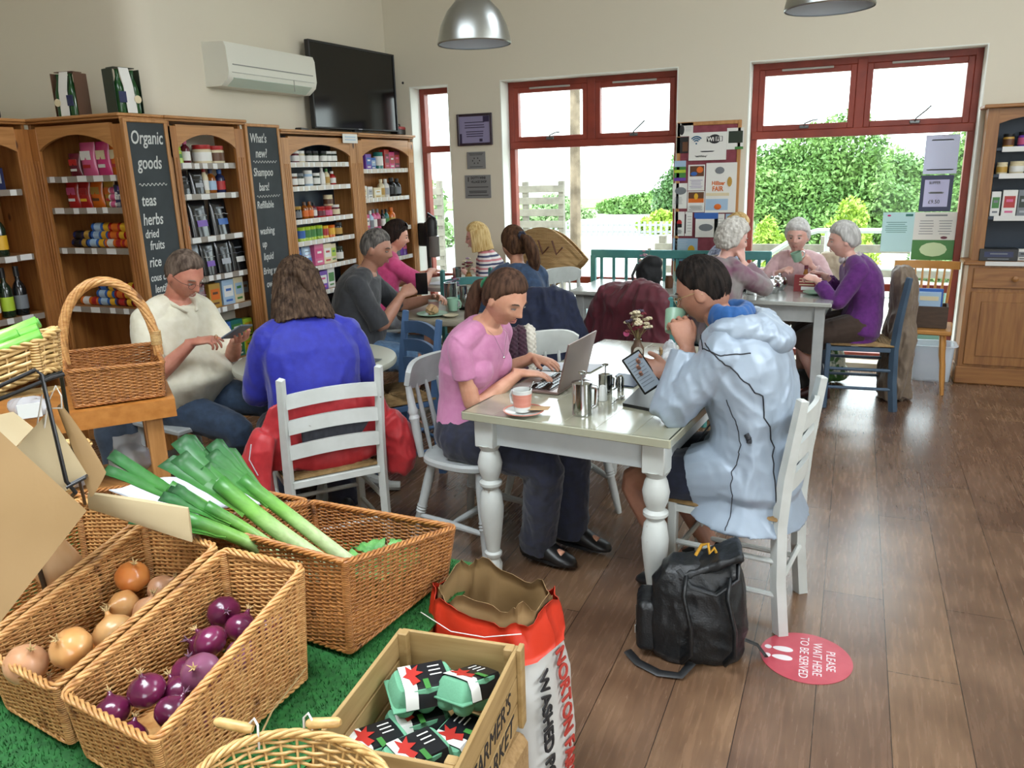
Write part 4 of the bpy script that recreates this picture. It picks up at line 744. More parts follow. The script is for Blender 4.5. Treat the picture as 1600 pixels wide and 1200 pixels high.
def chairB(label, loc, ang, m, group=None, h=.86, name='dining_chair'):
    t = thing(name, label, 'chair', loc, R(ang-90), group)
    P = [(.215*math.copysign(abs(math.cos(a))**.7, math.cos(a))*(1-.06*math.sin(a)), .2*math.copysign(abs(math.sin(a))**.75, math.sin(a))) for a in np.linspace(0, 2*math.pi, 36, endpoint=False)]
    rings = [[(x*k, y*k, z) for x, y in P] for k, z in ((.94, .425), (1, .435), (1, .452), (.96, .462), (.5, .452), (.05, .448))]
    obj('seat', MB().loft(rings), m, t)
    lp = [(.014, 0), (.016, .05), (.019, .2), (.02, .42), (.024, .44), (.019, .455), (.024, .47), (.019, .485), (.024, .5), (.02, .52), (.022, .8), (.018, .98)]
    for sx in (-1, 1):
        for sy in (-1, 1): obj('leg', MB().lathe(lp, (sx*.205, sy*.21-.02*(sy < 0), 0), (sx*.14, sy*.13, .43), n=12), m, t)
    st = [(.008, 0), (.012, .1), (.017, .5), (.012, .9), (.008, 1)]
    for sx in (-1, 1): obj('stretcher', MB().lathe(st, (sx*.183, -.195, .17), (sx*.183, .185, .17), n=10), m, t)
    obj('stretcher', MB().lathe(st, (-.18, 0, .175), (.18, 0, .175), n=10), m, t)
    G = []
    for i in range(17):
        u = -1+2*i/16; x = .205*u; y = -.255+.055*u*u; zt = h-.012*abs(u)**6*3; zb = h-.125+.03*abs(u)**5; G.append([(x, y+.004*k, zb+(zt-zb)*k/4) for k in range(5)])
    obj('crest_board', MB().sheet(G, .022), m, t)
    pp = [(.014, 0), (.02, .35), (.019, .5), (.024, .55), (.018, .6), (.023, .65), (.018, .7), (.014, 1)]
    for sx in (-1, 1): obj('back_post', MB().lathe(pp, (sx*.175, -.165, .45), (sx*.188, -.205, h-.1), n=12), m, t)
    for x in (-.1, -.035, .035, .1): obj('spindle', MB().lathe([(.007, 0), (.012, .4), (.008, 1)], (x, -.175, .45), (x*1.12, -.245+.055*(x/.2)**2, h-.11), n=8), m, t)
    return t
chairA('white ladder-back chair carrying the red coat', (-2.07, 2.72, 0), 140.5, wp, w=.43, h=.885, thick=.058)
chairA('empty slate blue ladder-back chair with rush seat', (-2.325, 3.67, 0), 236, bp_, w=.44, h=.875, thick=.07)
chairA('white ladder-back chair under the man in the reflective jacket', (-.335, 2.90, 0), 172, wp, w=.37, d=.40, h=.885, thick=.06)
chairA('teal ladder-back chair with the maroon jacket', (-1.05, 4.90, 0), 68, tp_, w=.44, h=.90, thick=.06)
chairA('teal ladder-back chair holding the navy coat', (-1.97, 4.80, 0), 118, tp_, w=.40, h=.90)
chairA('empty teal chair seen behind the flower jar and tins', (-2.80, 5.62, 0), 125, tp_, w=.40, h=.93)
chairA('dark blue rush chair under the purple cardigan', (.085, 5.87, 0), 184, dbp, w=.42, d=.42, h=.9)
chairB('grey-white spindle chair under the woman in pink', (-1.46, 2.99, 0), -14, gp, h=.865)
chairB('white rounded-back chair draped with the maroon and cream scarf', (-1.25, 3.52, 0), -43, wp, h=.855)
chairB('empty white rounded-back chair at the far long table', (-1.98, 6.02, 0), -30, wp, h=.86)
# the seat under the polo man: square white stool
st = thing('stool', 'square white wooden stool under the man in the cream polo', 'stool', (-3.13, 3.0, 0), R(-10))
obj('seat', MB().box((0, 0, .445), (.42, .4, .028), bev=.008), gp, st)
for sx in (-1, 1):
    for sy in (-1, 1): obj('leg', MB().beam((sx*.19, sy*.18, 0), (sx*.165, sy*.155, .44), .036, .036, bev=.004), gp, st)
m = MB()
for s in (-1, 1): m.beam((s*.178, -.17, .22), (s*.178, .17, .22), .02, .03); m.beam((-.17, s*.166, .16), (.17, s*.166, .16), .02, .03)
obj('stretcher', m, gp, st)
# plain seats for the other sitters
def plain_seat(label, loc, rz, m=None):
    t = thing('dining_chair', label, 'chair', loc, rz)
    m = m or gp; obj('seat', MB().box((0, 0, .445), (.4, .4, .03), bev=.01), m, t)
    for sx in (-1, 1):
        for sy in (-1, 1): obj('leg', MB().lathe([(.014, 0), (.02, .5), (.016, 1)], (sx*.18, sy*.18, 0), (sx*.15, sy*.15, .43), n=10), m, t)
    for s in (-1, 1): obj('back_post', MB().tube([(s*.17, -.19, .45), (s*.165, -.25, .78)], .014, 8), m, t)
    obj('back_rung', MB().sheet([[(x, -.25-.02*(1-(x/.17)**2), z) for z in (.7, .74, .78)] for x in np.linspace(-.17, .17, 7)], .016), m, t)
    return t
plain_seat('dark chair behind the man in the grey t-shirt', (-2.93, 4.22, 0), R(25-90), mblk)
plain_seat('pale chair under the woman in bright pink', (-3.42, 5.40, 0), R(50-90))
plain_seat('pale chair under the blonde woman in stripes', (-2.72, 6.12, 0), R(190-90))
plain_seat('chair under the white-haired woman in grey and magenta', (-.84, 5.38, 0), R(60-90), tp_)

def turned_leg(t, x, y, m, h=.6):
    s_ = MB().box((x, y, h+.06), (.085, .085, .135), bev=.004); obj('leg', s_.lathe([(.026, 0), (.031, .012), (.036, .1), (.026, .135), (.036, .155), (.036, .17), (.027, .18), (.036, .26), (.047, .38), (.05, .44), (.042, .52), (.03, .545), (.046, .57), (.046, .585), (.032, .6), (.044, .64), (.05, .69), (.042, .74), (.034, .765), (.05, .8)], (x, y, 0), (x, y, h/.8), n=24), m, t, sharp=40)
ex, ey = np.array((.9945, -.1045)), np.array((.1045, .9945))
ft = thing('dining_table', 'near farmhouse table with sage top and distressed white turned legs', 'table', (-.858, 3.325, 0), R(-6))
tm = MB(); hw, hl = .417, .725
for k in range(6): tm.box((-hw+.0695+k*.139-.0, 0, .73), (.1388, 2*hl-.004, .03), bev=.001)
tm.box((0, 0, .716), (2*hw-.012, 2*hl-.012, .012), bev=.004)
obj('tabletop', tm, sage, ft)
ed = MB(); 
for s in (-1, 1): ed.box((s*(hw-.003), 0, .729), (.012, 2*hl, .032), bev=.005); ed.box((0, s*(hl-.003), .729), (2*hw, .012, .032), bev=.005)
obj('moulded_edge', ed, sage, ft)
ap = MB(); 
for s in (-1, 1): ap.box((s*.345, 0, .655), (.022, 1.28, .11), bev=.002); ap.box((0, s*.645, .655), (.62, .022, .11), bev=.002)
obj('apron', ap, mat('scuffed_white_paint', '#bcc4c6', r=.5, c2='#c8cfd0', ns=8, c3='#a05a58', ns3=9, lo3=.68, hi3=.8), ft)
for sx in (-1, 1):
    for sy in (-1, 1): turned_leg(ft, sx*.345, sy*.645, wp)
def farm_table(label, c, w, d, rz=0., h=.75, m1=None, top=None):
    t = thing('dining_table', label, 'table', (c[0], c[1], 0), rz)
    obj('tabletop', MB().box((0, 0, h-.015), (w, d, .03), bev=.006), top or pale_top, t)
    a = MB()
    for s in (-1, 1): a.box((s*(w/2-.07), 0, h-.085), (.02, d-.16, .11)); a.box((0, s*(d/2-.07), h-.085), (w-.16, .02, .11))
    obj('apron', a, m1 or gp, t)
    for sx in (-1, 1):
        for sy in (-1, 1): obj('leg', MB().box((sx*(w/2-.075), sy*(d/2-.075), (h-.03)/2), (.065, .065, h-.03), bev=.004), m1 or gp, t)
farm_table('far white farmhouse table behind the maroon jacket', (-1.46, 5.98), .93, .68, R(-3))
farm_table('white farmhouse table between the two older women', (-.53, 5.88), .92, .74, R(-3))
def round_table(label, c, r, m, rough_foot=True):
    t = thing('round_table', label, 'table', (c[0], c[1], 0))
    obj('tabletop', MB().lathe([(r-.02, .705), (r, .712), (r+.004, .725), (r, .74), (r-.012, .745), (0, .745)], n=56), m, t)
    obj('pedestal', MB().lathe([(.05, .06), (.06, .1), (.035, .16), (.05, .3), (.035, .42), (.045, .6), (.07, .705)], n=20), wp, t)
    for k in range(4): a = k*math.pi/2+.5; obj('foot', MB().tube([(.03*math.cos(a), .03*math.sin(a), .12), (.18*math.cos(a), .18*math.sin(a), .1), (.32*math.cos(a), .32*math.sin(a), .03), (.38*math.cos(a), .38*math.sin(a), .025)], [.035, .032, .028, .024], 10), wp, t)
round_table('pale grey round table between the polo man and blue-topped woman', (-2.47, 3.25), .405, mat('grey_round_top', '#a3a597', r=.35))
round_table('worn round café table beside the man in the grey t-shirt', (-2.40, 4.76), .42, mat('worn_wood_round_top', '#8f8a78', r=.4, c2='#7b7465', ns=7))
round_table('far round table in the window corner', (-3.02, 6.05), .40, mat('pale_round_top', '#a9a89c', r=.35))
# window bench with teal back
be = thing('window_bench', 'long teal slatted bench under the windows', 'bench', (-1.34, 6.55, 0))
obj('seat', MB().box((0, -.03, .435), (1.5, .38, .03), bev=.005), tp_, be)
obj('top_rail', MB().box((0, .2, .913), (1.51, .035, .07), bev=.006), tp_, be); obj('lower_rail', MB().box((0, .19, .55), (1.5, .03, .05), bev=.004), tp_, be)
for s in (-1, 1): obj('end_post', MB().box((s*.735, .2, .45), (.045, .045, .9), bev=.004), tp_, be); obj('front_leg', MB().box((s*.72, -.19, .21), (.045, .045, .42), bev=.004), tp_, be)
for k in range(13): obj('back_slat', MB().box((-.66+k*.11, .197, .73), (.026, .016, .33), bev=.003), tp_, be)
for nm, x in (('armrest', -.735), ('armrest', .735)): obj(nm, MB().box((x, 0, .64), (.05, .38, .025), bev=.006), tp_, be)
# pine spindle bench-chair with a box of books
sb = thing('spindle_chair', 'pine spindle-back chair in the right window', 'chair', (.50, 6.42, 0), R(180-6))
lp_ = mat('honey_pine_varnish', '#b07a3c', r=.35, c2='#c08a48', ns=6)
G = [[(-.215+.43*i/12, -.235+.035*(2*i/12-1)**2, .875+z) for z in (-.028, 0, .028)] for i in range(13)]
obj('seat', MB().box((0, 0, .445), (.42, .4, .032), bev=.015), lp_, sb); obj('crest_rail', MB().sheet(G, .026), lp_, sb)
for i in range(8): x = -.17+.34*i/7; obj('spindle', MB().lathe([(.007, 0), (.01, .5), (.006, 1)], (x*.85, -.17, .455), (x, -.232+.035*(x/.215)**2, .86), n=8), lp_, sb)
for sx in (-1, 1):
    for sy in (-1, 1): obj('leg', MB().lathe([(.014, 0), (.018, .3), (.015, .5), (.022, .65), (.018, 1)], (sx*.19, sy*.19, 0), (sx*.15, sy*.15, .44), n=10), lp_, sb)
bxx = thing('book_crate', 'dark wooden crate of books on the pine spindle chair', 'crate', (.535, 6.40, .463), R(-4)); dkw = mat('dark_stained_wood', '#3a2a1d', r=.5, c2='#4a3626', ns=10, st=(1, 1, 6))
m = MB(); 
for s in (-1, 1): m.box((0, s*.09, .08), (.26, .012, .15)); m.box((s*.128, 0, .08), (.012, .18, .15))
m.box((0, 0, .006), (.26, .18, .012)); obj('crate_body', m, dkw, bxx)
bk = [('pale blue', .24, .035), ('blue', .26, .03), ('teal', .2, .03), ('gold', .22, .025)]
for i, (c, h, w) in enumerate(bk):
    b = thing('book', f'{c} book standing in the dark crate, {NUM[i]} from the front', 'book', (.535+.005*i, 6.335+i*.036, .477), R(-4), 'books in the dark crate')
    obj('cover', MB().box((0, 0, h/2), (.17 if i else .15, w*.9, h), bev=.002), cm(c), b); obj('printed_title', MB().box((0, -w*.45-.0006, h*.82), (.12, .0012, .03)), cm('cream' if c != 'gold' else 'brown'), b)
sc = thing('basket_chair', 'light wooden chair under the seagrass bag', 'chair', (-2.52, 6.42, 0), R(200))
obj('seat', MB().box((0, 0, .46), (.4, .36, .03), bev=.01), lp_, sc)
for sx in (-1, 1):
    for sy in (-1, 1): obj('leg', MB().lathe([(.014, 0), (.02, .6), (.018, 1)], (sx*.17, sy*.15, 0), (sx*.15, sy*.13, .45), n=10), lp_, sc)
pb_ = thing('storage_box', 'clear plastic storage box on the floor under the right window', 'storage box', (.625, 6.70, 0)); clp = mat('milky_clear_plastic', '#d5dde6', r=.15, alpha=.55)
def tub(mb, w, d, h, tp=1.12, th=.004, rr=.04):
    def ring(s, z, off):
        return [((w/2*s-off)*math.copysign(abs(math.cos(a))**.35, math.cos(a)), (d/2*s-off)*math.copysign(abs(math.sin(a))**.35, math.sin(a)), z) for a in np.linspace(0, 2*math.pi, 40, endpoint=False)]
    return mb.loft([ring(.05, 0, 0), ring(1, 0, 0), ring(1.0, .01, 0), ring(tp, h, 0), ring(tp, h, -.02), ring(tp, h+.006, -.02), ring(tp, h+.006, th), ring(1, .012, th), ring(.05, .012, 0)])
obj('tub', tub(MB(), .26, .2, .27), clp, pb_)
gb = thing('shopping_bag', 'green and white leaf-patterned bag under the purple lady’s chair', 'bag', (-.12, 6.35, 0), .3)
me = fuse(MB().ell((0, 0, .16), (.15, .1, .16), 16, 10).ell((.03, .02, .08), (.16, .11, .08), 16, 10), .01, 3); displace(me, wrinkle(.012, 14))
obj('bag_body', me, mat('green_leaf_print', '#d5dccb', r=.5, c2='#3f6b35', ns=16, lo=.46, hi=.52), gb, sharp=None); obj('handle', MB().tube([(-.06, 0, .29), (-.04, 0, .38), (.04, 0, .38), (.06, 0, .29)], .008, 6), mblk, gb)
bb_ = thing('dark_bag', 'dark bag slumped on the floor under the long table', 'bag', (-.25, 5.98, 0)); me = fuse(MB().ell((0, 0, .09), (.14, .12, .09), 14, 9), .01, 3); displace(me, wrinkle(.012, 12)); obj('bag_body', me, mat('dark_canvas', '#23221f', r=.8), bb_)
# vacuum
vc = thing('vacuum_cleaner', 'black cordless vacuum hung on the narrow window reveal', 'vacuum cleaner', (-3.71, 6.84, .70), 0)
obj('dock', MB().box((-.09, .02, .36), (.125, .05, .22), bev=.01), mblk, vc); obj('tube', MB().tube([(-.03, -.02, .0), (-.03, -.03, .48)], .02, 10), mblk, vc)
obj('motor', MB().lathe([(.02, 0), (.05, .02), (.055, .16), (.03, .2)], (.03, -.05, .33), n=18).box((0, -.04, .46), (.1, .06, .05), bev=.015), mblk, vc)
obj('dust_bin', MB().lathe([(.01, 0), (.05, .01), (.05, .2), (.03, .21)], (.05, -.055, .15), n=18), mat('smoky_plastic_bin', '#6f6a66', r=.2), vc)
obj('handle', MB().tube([(-.02, -.04, .48), (.0, -.05, .56), (.07, -.06, .52), (.08, -.06, .42)], .014, 8), mblk, vc)
# ================================================================ PRODUCE DISPLAY
class FM:
    def __init__(s): s.V = []; s.F = []; s.n = 0
    def strand(s, P, N, r, n=4, r2=None):
        P = np.asarray(P, float); m = len(P)
        if m < 2: return
        T = np.gradient(P, axis=0); T /= np.linalg.norm(T, axis=1)[:, None]+1e-12; N = np.asarray(N, float)
        if N.ndim == 1: N = np.tile(N, (m, 1))
        S = np.cross(T, N); S /= np.linalg.norm(S, axis=1)[:, None]+1e-12; Q = np.cross(S, T)
        th = np.linspace(0, 2*math.pi, n, endpoint=False)+.4; r2 = r2 or r
        V = P[:, None]+S[:, None]*(np.cos(th)*r)[None, :, None]+Q[:, None]*(np.sin(th)*r2)[None, :, None]
        i = np.arange(m-1)[:, None]*n; k = np.arange(n)[None]; k2 = (k+1) % n
        F = np.stack([i+k, i+k2, i+n+k2, i+n+k], -1).reshape(-1, 4)+s.n
        s.V.append(V.reshape(-1, 3)); s.F.append(F); s.n += m*n
    def mesh(s, name):
        me = bpy.data.meshes.new(name); V = np.concatenate(s.V); F = np.concatenate(s.F)
        me.vertices.add(len(V)); me.vertices.foreach_set('co', V.reshape(-1)); me.loops.add(F.size); me.loops.foreach_set('vertex_index', F.reshape(-1).astype(np.int32))
        me.polygons.add(len(F)); me.polygons.foreach_set('loop_start', np.arange(len(F), dtype=np.int32)*4); me.update(calc_edges=True); return me
willow = mat('honey_willow', '#a8713c', r=.42, c2='#d3a468', ns=45, st=(1, 1, 3), lo=.3, hi=.7, c3='#6f4420', ns3=18, lo3=.62, hi3=.72)
willow_d = mat('brown_willow', '#8a5427', r=.4, c2='#bb8045', ns=45, st=(1, 1, 3), lo=.3, hi=.7, c3='#593315', ns3=18, lo3=.62, hi3=.72)
willow_l = mat('pale_willow', '#a8814a', r=.42, c2='#cfae74', ns=40, st=(1, 1, 3), lo=.3, hi=.7)
def loop(C, rad=.02, step=.007):
    """rounded closed loop through 4 corners (with heights); returns points and side normal"""
    C = np.array(C, float); out = []
    for i in range(4):
        a, b, c = C[i-1], C[i], C[(i+1) % 4]; d1 = nrm(a-b); d2 = nrm(c-b); p, q = b+d1*rad, b+d2*rad
        for t in np.linspace(0, 1, 6): out.append((1-t)**2*p+2*t*(1-t)*b+t*t*q)
    out = np.array(out+[out[0]]); L_ = np.r_[0, np.cumsum(np.linalg.norm(np.diff(out, axis=0), axis=1))]; n = max(16, int(L_[-1]/step)); u = np.linspace(0, L_[-1], n, endpoint=False)
    return np.stack([np.interp(u, L_, out[:, k]) for k in range(3)], 1)
def basket(name, label, bot, top, m, row_h=.0052, sr=.0027, stake=.024, group=None, rim=.0062, parent_loc=None, openw=False, rad=.02, cat='basket'):
    bot = np.array(bot, float); top = np.array(top, float); c = bot.mean(0)
    t = thing(name, label, cat, tuple(c), 0, group); tl = loop(top-c, rad); n = len(tl)
    bl = loop(bot-c, rad); u = np.linspace(0, len(bl), n, endpoint=False); bl = np.stack([np.interp(u, np.arange(len(bl)+1), np.r_[bl[:, k], bl[0, k]]) for k in range(3)], 1)
    T = np.roll(tl, -1, 0)-np.roll(tl, 1, 0); T[:, 2] = 0; N = np.cross(T, (0, 0, 1.)); N /= np.linalg.norm(N, axis=1)[:, None]
    if (N*(tl-tl.mean(0))).sum() < 0: N = -N
    H_ = np.linalg.norm(tl-bl, axis=1); step = np.linalg.norm(np.diff(tl, axis=0), axis=1).mean(); s_ = np.arange(n)*step; ns = round(n*step/stake/2)*2; ph = s_/(n*step)*ns*math.pi
    fm = FM(); k = 0
    while k*row_h < H_.max()-.004:
        d = k*row_h+.004; ok = d < H_-.004; P = bl+(tl-bl)*(d/H_)[:, None]+N*((.0032 if not openw else .004)*np.cos(ph+k*math.pi)*1.0)[:, None]
        P[:, 2] += .0006*np.sin(s_*37+k*5)
        if ok.all(): fm.strand(np.r_[P, P[:2]], np.r_[N, N[:2]], sr)
        else:
            idx = np.where(ok)[0]; st = 0
            if len(idx):
                br = np.where(np.diff(idx) > 1)[0]; segs = np.split(idx, br+1)
                if idx[0] == 0 and idx[-1] == n-1 and len(segs) > 1: segs[0] = np.r_[segs[-1], segs[0]]; segs.pop()
                for g in segs: fm.strand(P[g], N[g], sr)
        k += 1
    obj('woven_wall', fm.mesh('woven_wall'), m, t, sharp=None)
    fs = FM()
    for j in range(ns):
        i = int(j/ns*n); fs.strand([bl[i], (bl[i]+tl[i])/2, tl[i]], N[i], .0024)
    obj('stakes', fs.mesh('stakes'), m, t, sharp=None, kind='stuff')
    fr_ = FM(); C2 = np.r_[tl, tl[:3]]; N2 = np.r_[N, N[:3]]; sx = np.arange(len(C2))*step
    for q in range(4):
        a = sx/.075*2*math.pi+q*math.pi/2; fr_.strand(C2+N2*(np.cos(a)*rim)[:, None]+np.array([[0, 0, 1.]])*(np.sin(a)*rim*.8)[:, None], N2, rim*.62, 5)
    obj('plaited_rim', fr_.mesh('plaited_rim'), m, t, sharp=None)
    ff = FM(); C3 = np.r_[bl, bl[:3]]
    for q in range(3):
        a = sx/.06*2*math.pi+q*2.1; ff.strand(C3+N2*(np.cos(a)*.004)[:, None]+np.array([[0, 0, 1.]])*(np.sin(a)*.004+.004)[:, None], N2, .0035, 5)
    obj('foot_border', ff.mesh('foot_border'), m, t, sharp=None)
    cp = FM()
    for i in range(4):
        a, b = bot[i]-c, top[i]-c; inn = nrm(-np.r_[(top[i]-top.mean(0))[:2], 0])*.009
        P = np.linspace(a+inn, b+inn, int(np.linalg.norm(b-a)/.0035)); w = 1+.1*np.sin(np.arange(len(P))*math.pi/1.0)
        th = np.linspace(0, 2*math.pi, 8, endpoint=False)
        cp.strand(P, (1, 0, 0), .0085, 8)
        for z in np.linspace(.01, .99, int(np.linalg.norm(b-a)/.0048)):
            ctr = a+inn+(b-a)*z; cp.strand(ctr+np.stack([np.cos(th)*.0095, np.sin(th)*.0095, th*0], 1)[[0, 1, 2, 3, 4, 5, 6, 7, 0]], (0, 0, 1), .0024, 4)
    obj('corner_post', cp.mesh('corner_post'), m, t, sharp=None, kind='stuff')
    fl = MB().prism([(p[0], p[1]) for p in bl[::3]], (0, 0, .002), (1, 0, 0), (0, 1, 0), .003); fl.v = [(v[0], v[1], v[2]+np.interp(0, [0], [bl[:, 2].mean()])) for v in fl.v]
    obj('woven_base', fl, m, t)
    return t
TZ = .55
def bsk(label, RB, RF, LF, LB, zb, zf, m=willow, inset=.014, name='wicker_basket', group='sloping wicker display baskets', **k):
    top = [(RB[0], RB[1], zb), (RF[0], RF[1], zf), (LF[0], LF[1], zf), (LB[0], LB[1], zb)]; c = np.mean(top, 0)
    bot = [(p[0]+(c[0]-p[0])*inset/.15, p[1]+(c[1]-p[1])*inset/.2, TZ+.008) for p in top]
    return basket(name, label, bot, top, m, group=group, **k)
tb = thing('display_table', 'low display table under the vegetable baskets', 'table', (-1.6, 1.32, 0))
obj('top', MB().box((.0, -.02, .525), (1.38, 1.16, .03), bev=.004), pine_h, tb)
for sx in (-1, 1):
    for sy in (-1, 1): obj('leg', MB().box((sx*.62, sy*.5-.02, .255), (.06, .06, .51), bev=.004), pine_v, tb)
gr = MB().box((-1.6, 1.3, .5425), (1.40, 1.18, .005)); g_ = np.random.default_rng(3); V = []; F = []
grs = mat('artificial_turf', '#17501f', r=.7, c2='#236a2c', ns=60); obj_t = obj('artificial_grass', gr, grs); tag(obj_t, 'green artificial grass mat under the vegetable baskets', 'artificial grass')
bx_, by_ = g_.uniform(-2.28, -.9, 26000), g_.uniform(.72, 1.88, 26000)
for x, y, a, h, l in zip(bx_, by_, g_.uniform(0, 6.28, 26000), g_.uniform(.006, .014, 26000), g_.uniform(-.006, .006, (26000, 2))):
    o = len(V); dx, dy = math.cos(a)*.0013, math.sin(a)*.0013; V += [(x-dx, y-dy, .545), (x+dx, y+dy, .545), (x+l[0], y+l[1], .545+h)]; F.append((o, o+1, o+2))
me = bpy.data.meshes.new('grass_pile'); me.from_pydata(V, [], F); obj('grass_pile', me, grs, obj_t, sharp=None, kind='stuff')
bsk('sloping wicker basket of red onions, nearest the egg crate', (-1.044, 1.262), (-1.058, .838), (-1.335, .878), (-1.272, 1.272), .827, .70)
bsk('sloping wicker basket of brown onions, left of the red onions', (-1.300, 1.278), (-1.365, .885), (-1.63, .925), (-1.568, 1.325), .827, .70)
bsk('sloping wicker basket holding the butternut squash', (-1.596, 1.335), (-1.66, .93), (-1.93, .965), (-1.86, 1.375), .827, .70)
bsk('deep wicker basket of leeks and cabbage beside the potato sack', (-.995, 1.345), (-.945, 1.785), (-1.43, 1.80), (-1.475, 1.395), .808, .705, willow_d)
bsk('wicker basket of white paper behind the leek leaves', (-1.50, 1.405), (-1.455, 1.81), (-1.93, 1.84), (-1.98, 1.44), .80, .70, willow_d)
# vegetables
def onion(label, loc, r, m, tip, group, seed):
    g = random.Random(seed); t = thing('onion', label, 'onion', loc, g.uniform(0, 6)); t.rotation_euler = (g.uniform(-.9, .9), g.uniform(-.9, .9), g.uniform(0, 6)); t['group'] = group
    pr = [(.12, -.93), (.45, -.86), (.78, -.62), (.97, -.25), (1, .02), (.93, .33), (.72, .62), (.42, .82), (.2, .95), (.12, 1.1), (.1, 1.25)]
    me_ = MB().lathe([(a*r, z*r*.92) for a, z in pr], n=28); V = np.array(me_.v); th = np.arctan2(V[:, 1], V[:, 0]); k = 1+.018*np.sin(th*9+seed)+.01*np.sin(th*21); V[:, 0] *= k; V[:, 1] *= k; me_.v = [tuple(v) for v in V]
    obj('bulb', me_, m, t, sharp=None)
    d = MB()
    for k in range(5): a = k*1.26; d.tube([(0, 0, r*.9), (math.cos(a)*r*.08, math.sin(a)*r*.08, r*1.2), (math.cos(a)*r*.25, math.sin(a)*r*.25, r*(1.35+.15*(k % 2)))], [r*.08, r*.05, r*.01], 5)
    obj('dry_neck', d, tip, t, sharp=None)
    rt = MB()
    for k in range(9): a = k*.7; rt.tube([(0, 0, -r*.84), (math.cos(a)*r*.1, math.sin(a)*r*.1, -r*.93), (math.cos(a)*r*.2, math.sin(a)*r*.2, -r*.96)], r*.012, 3)
    obj('roots', rt, tip, t, sharp=None)
om = [mat('brown_onion_skin', '#b5642c', r=.28, c2='#cf8a48', ns=9, coat=.25), mat('gold_onion_skin', '#c98b4e', r=.28, c2='#dcae74', ns=9, coat=.25), mat('pink_tan_onion_skin', '#b98560', r=.35, c2='#d0a27c', ns=8)]
rm = mat('red_onion_skin', '#4a1230', r=.22, c2='#6e2148', ns=10, coat=.4); rm2 = mat('pale_red_onion_skin', '#6b3650', r=.3, c2='#8b5670', ns=10, coat=.3)
tipm = mat('dry_onion_tip', '#b59a6a', r=.8); 
O = [(-1.535, 1.235, 0.73, .040, 0, 'glossy orange-brown onion, topmost and furthest back in the brown onion basket'), (-1.466, 1.258, 0.695, .038, 2, 'pinkish onion just below the topmost brown onion'), (-1.512, 1.179, 0.685, .038, 1, 'gold onion with pale roots left of the flaking onion'), (-1.434, 1.186, 0.685, .039, 2, 'tan onion with flaking white skin by the basket rim'), (-1.434, 1.085, 0.69, .044, 1, 'shiny gold onion in the middle of the brown onion basket'), (-1.443, 0.987, 0.71, .043, 1, 'large tan onion with roots facing the camera'), (-1.518, 0.937, 0.685, .043, 2, 'brown oval onion at the front left of its basket'), (-1.435, 1.05, .61, .037, 2, 'half hidden tan onion low against the right rim'), (-1.50, .95, .605, .037, 2, 'tan onion low beside the front edge of its basket'), (-1.43, 1.15, .60, .037, 0, 'brown onion tucked under the shiny gold onion'), (-1.42, .94, .605, .036, 1, 'pale onion in the front right corner of its basket'), (-1.56, 1.09, .605, .037, 0, 'dark brown onion low against the left wall')]
for i, (x, y, z, r, k, lb) in enumerate(O): onion(lb, (x, y, z), r, om[k], tipm, 'brown onions in the basket', i)
Rr = [(-1.232, 1.207, 0.71, .037, 'topmost red onion at the back of its basket'), (-1.165, 1.185, 0.7, .036, 'red onion with bright highlight right of the topmost one'), (-1.167, 1.095, 0.72, .035, 'round red onion with its root end facing the camera'), (-1.115, 1.22, 0.69, .03, 'small red onion with pale neck against the right rim'), (-1.115, 1.125, 0.68, .036, 'dusky red onion pressed against the right rim'), (-1.122, 1.02, 0.705, .040, 'large pale-streaked red onion on the right side'), (-1.2, 1.06, 0.665, .035, 'red onion half under the pale-streaked one'), (-1.196, 0.951, 0.695, .036, 'smooth red onion near the left wall of its basket'), (-1.166, 1, 0.665, .036, 'red onion with loose papery skin in the middle front'), (-1.125, 0.943, 0.67, .035, 'flat dark red onion near the front rim'), (-1.25, 0.914, 0.66, .034, 'dark peeling red onion at the front left'), (-1.185, 0.892, 0.635, .032, 'small red onion lowest at the front of its basket'), (-1.26, 1.16, 0.65, .035, 'shaded red onion against the left wall'), (-1.11, 1.03, .60, .034, 'hidden red onion beneath the right rim ones')]
for i, (x, y, z, r, lb) in enumerate(Rr): onion(lb, (x, y, z), r, rm2 if i in (4, 5, 13) else rm, tipm if i % 3 else mat('purple_tip', '#7d5a6e', r=.7), 'red onions in the basket', i+40)
bs = thing('butternut_squash', 'pale butternut squash standing in the left wicker basket', 'squash', (-1.80, 1.24, .60)); bs.rotation_euler = (.25, .1, 0)
obj('flesh', MB().lathe([(.01, -.005), (.03, 0), (.05, .02), (.056, .05), (.046, .09), (.037, .12), (.037, .15), (.035, .175), (.022, .193), (.008, .197)][::1], n=30), mat('butternut_skin', '#d3a877', r=.5, c2='#dcb78b', ns=7, st=(3, 3, .5)), bs, sharp=None)
obj('stalk', MB().lathe([(.011, .19), (.008, .205), (.011, .218), (.006, .22)], n=8), mat('stalk_tan', '#b29a6a', r=.8), bs)
bs.location = (-1.79, 1.245, .66); 
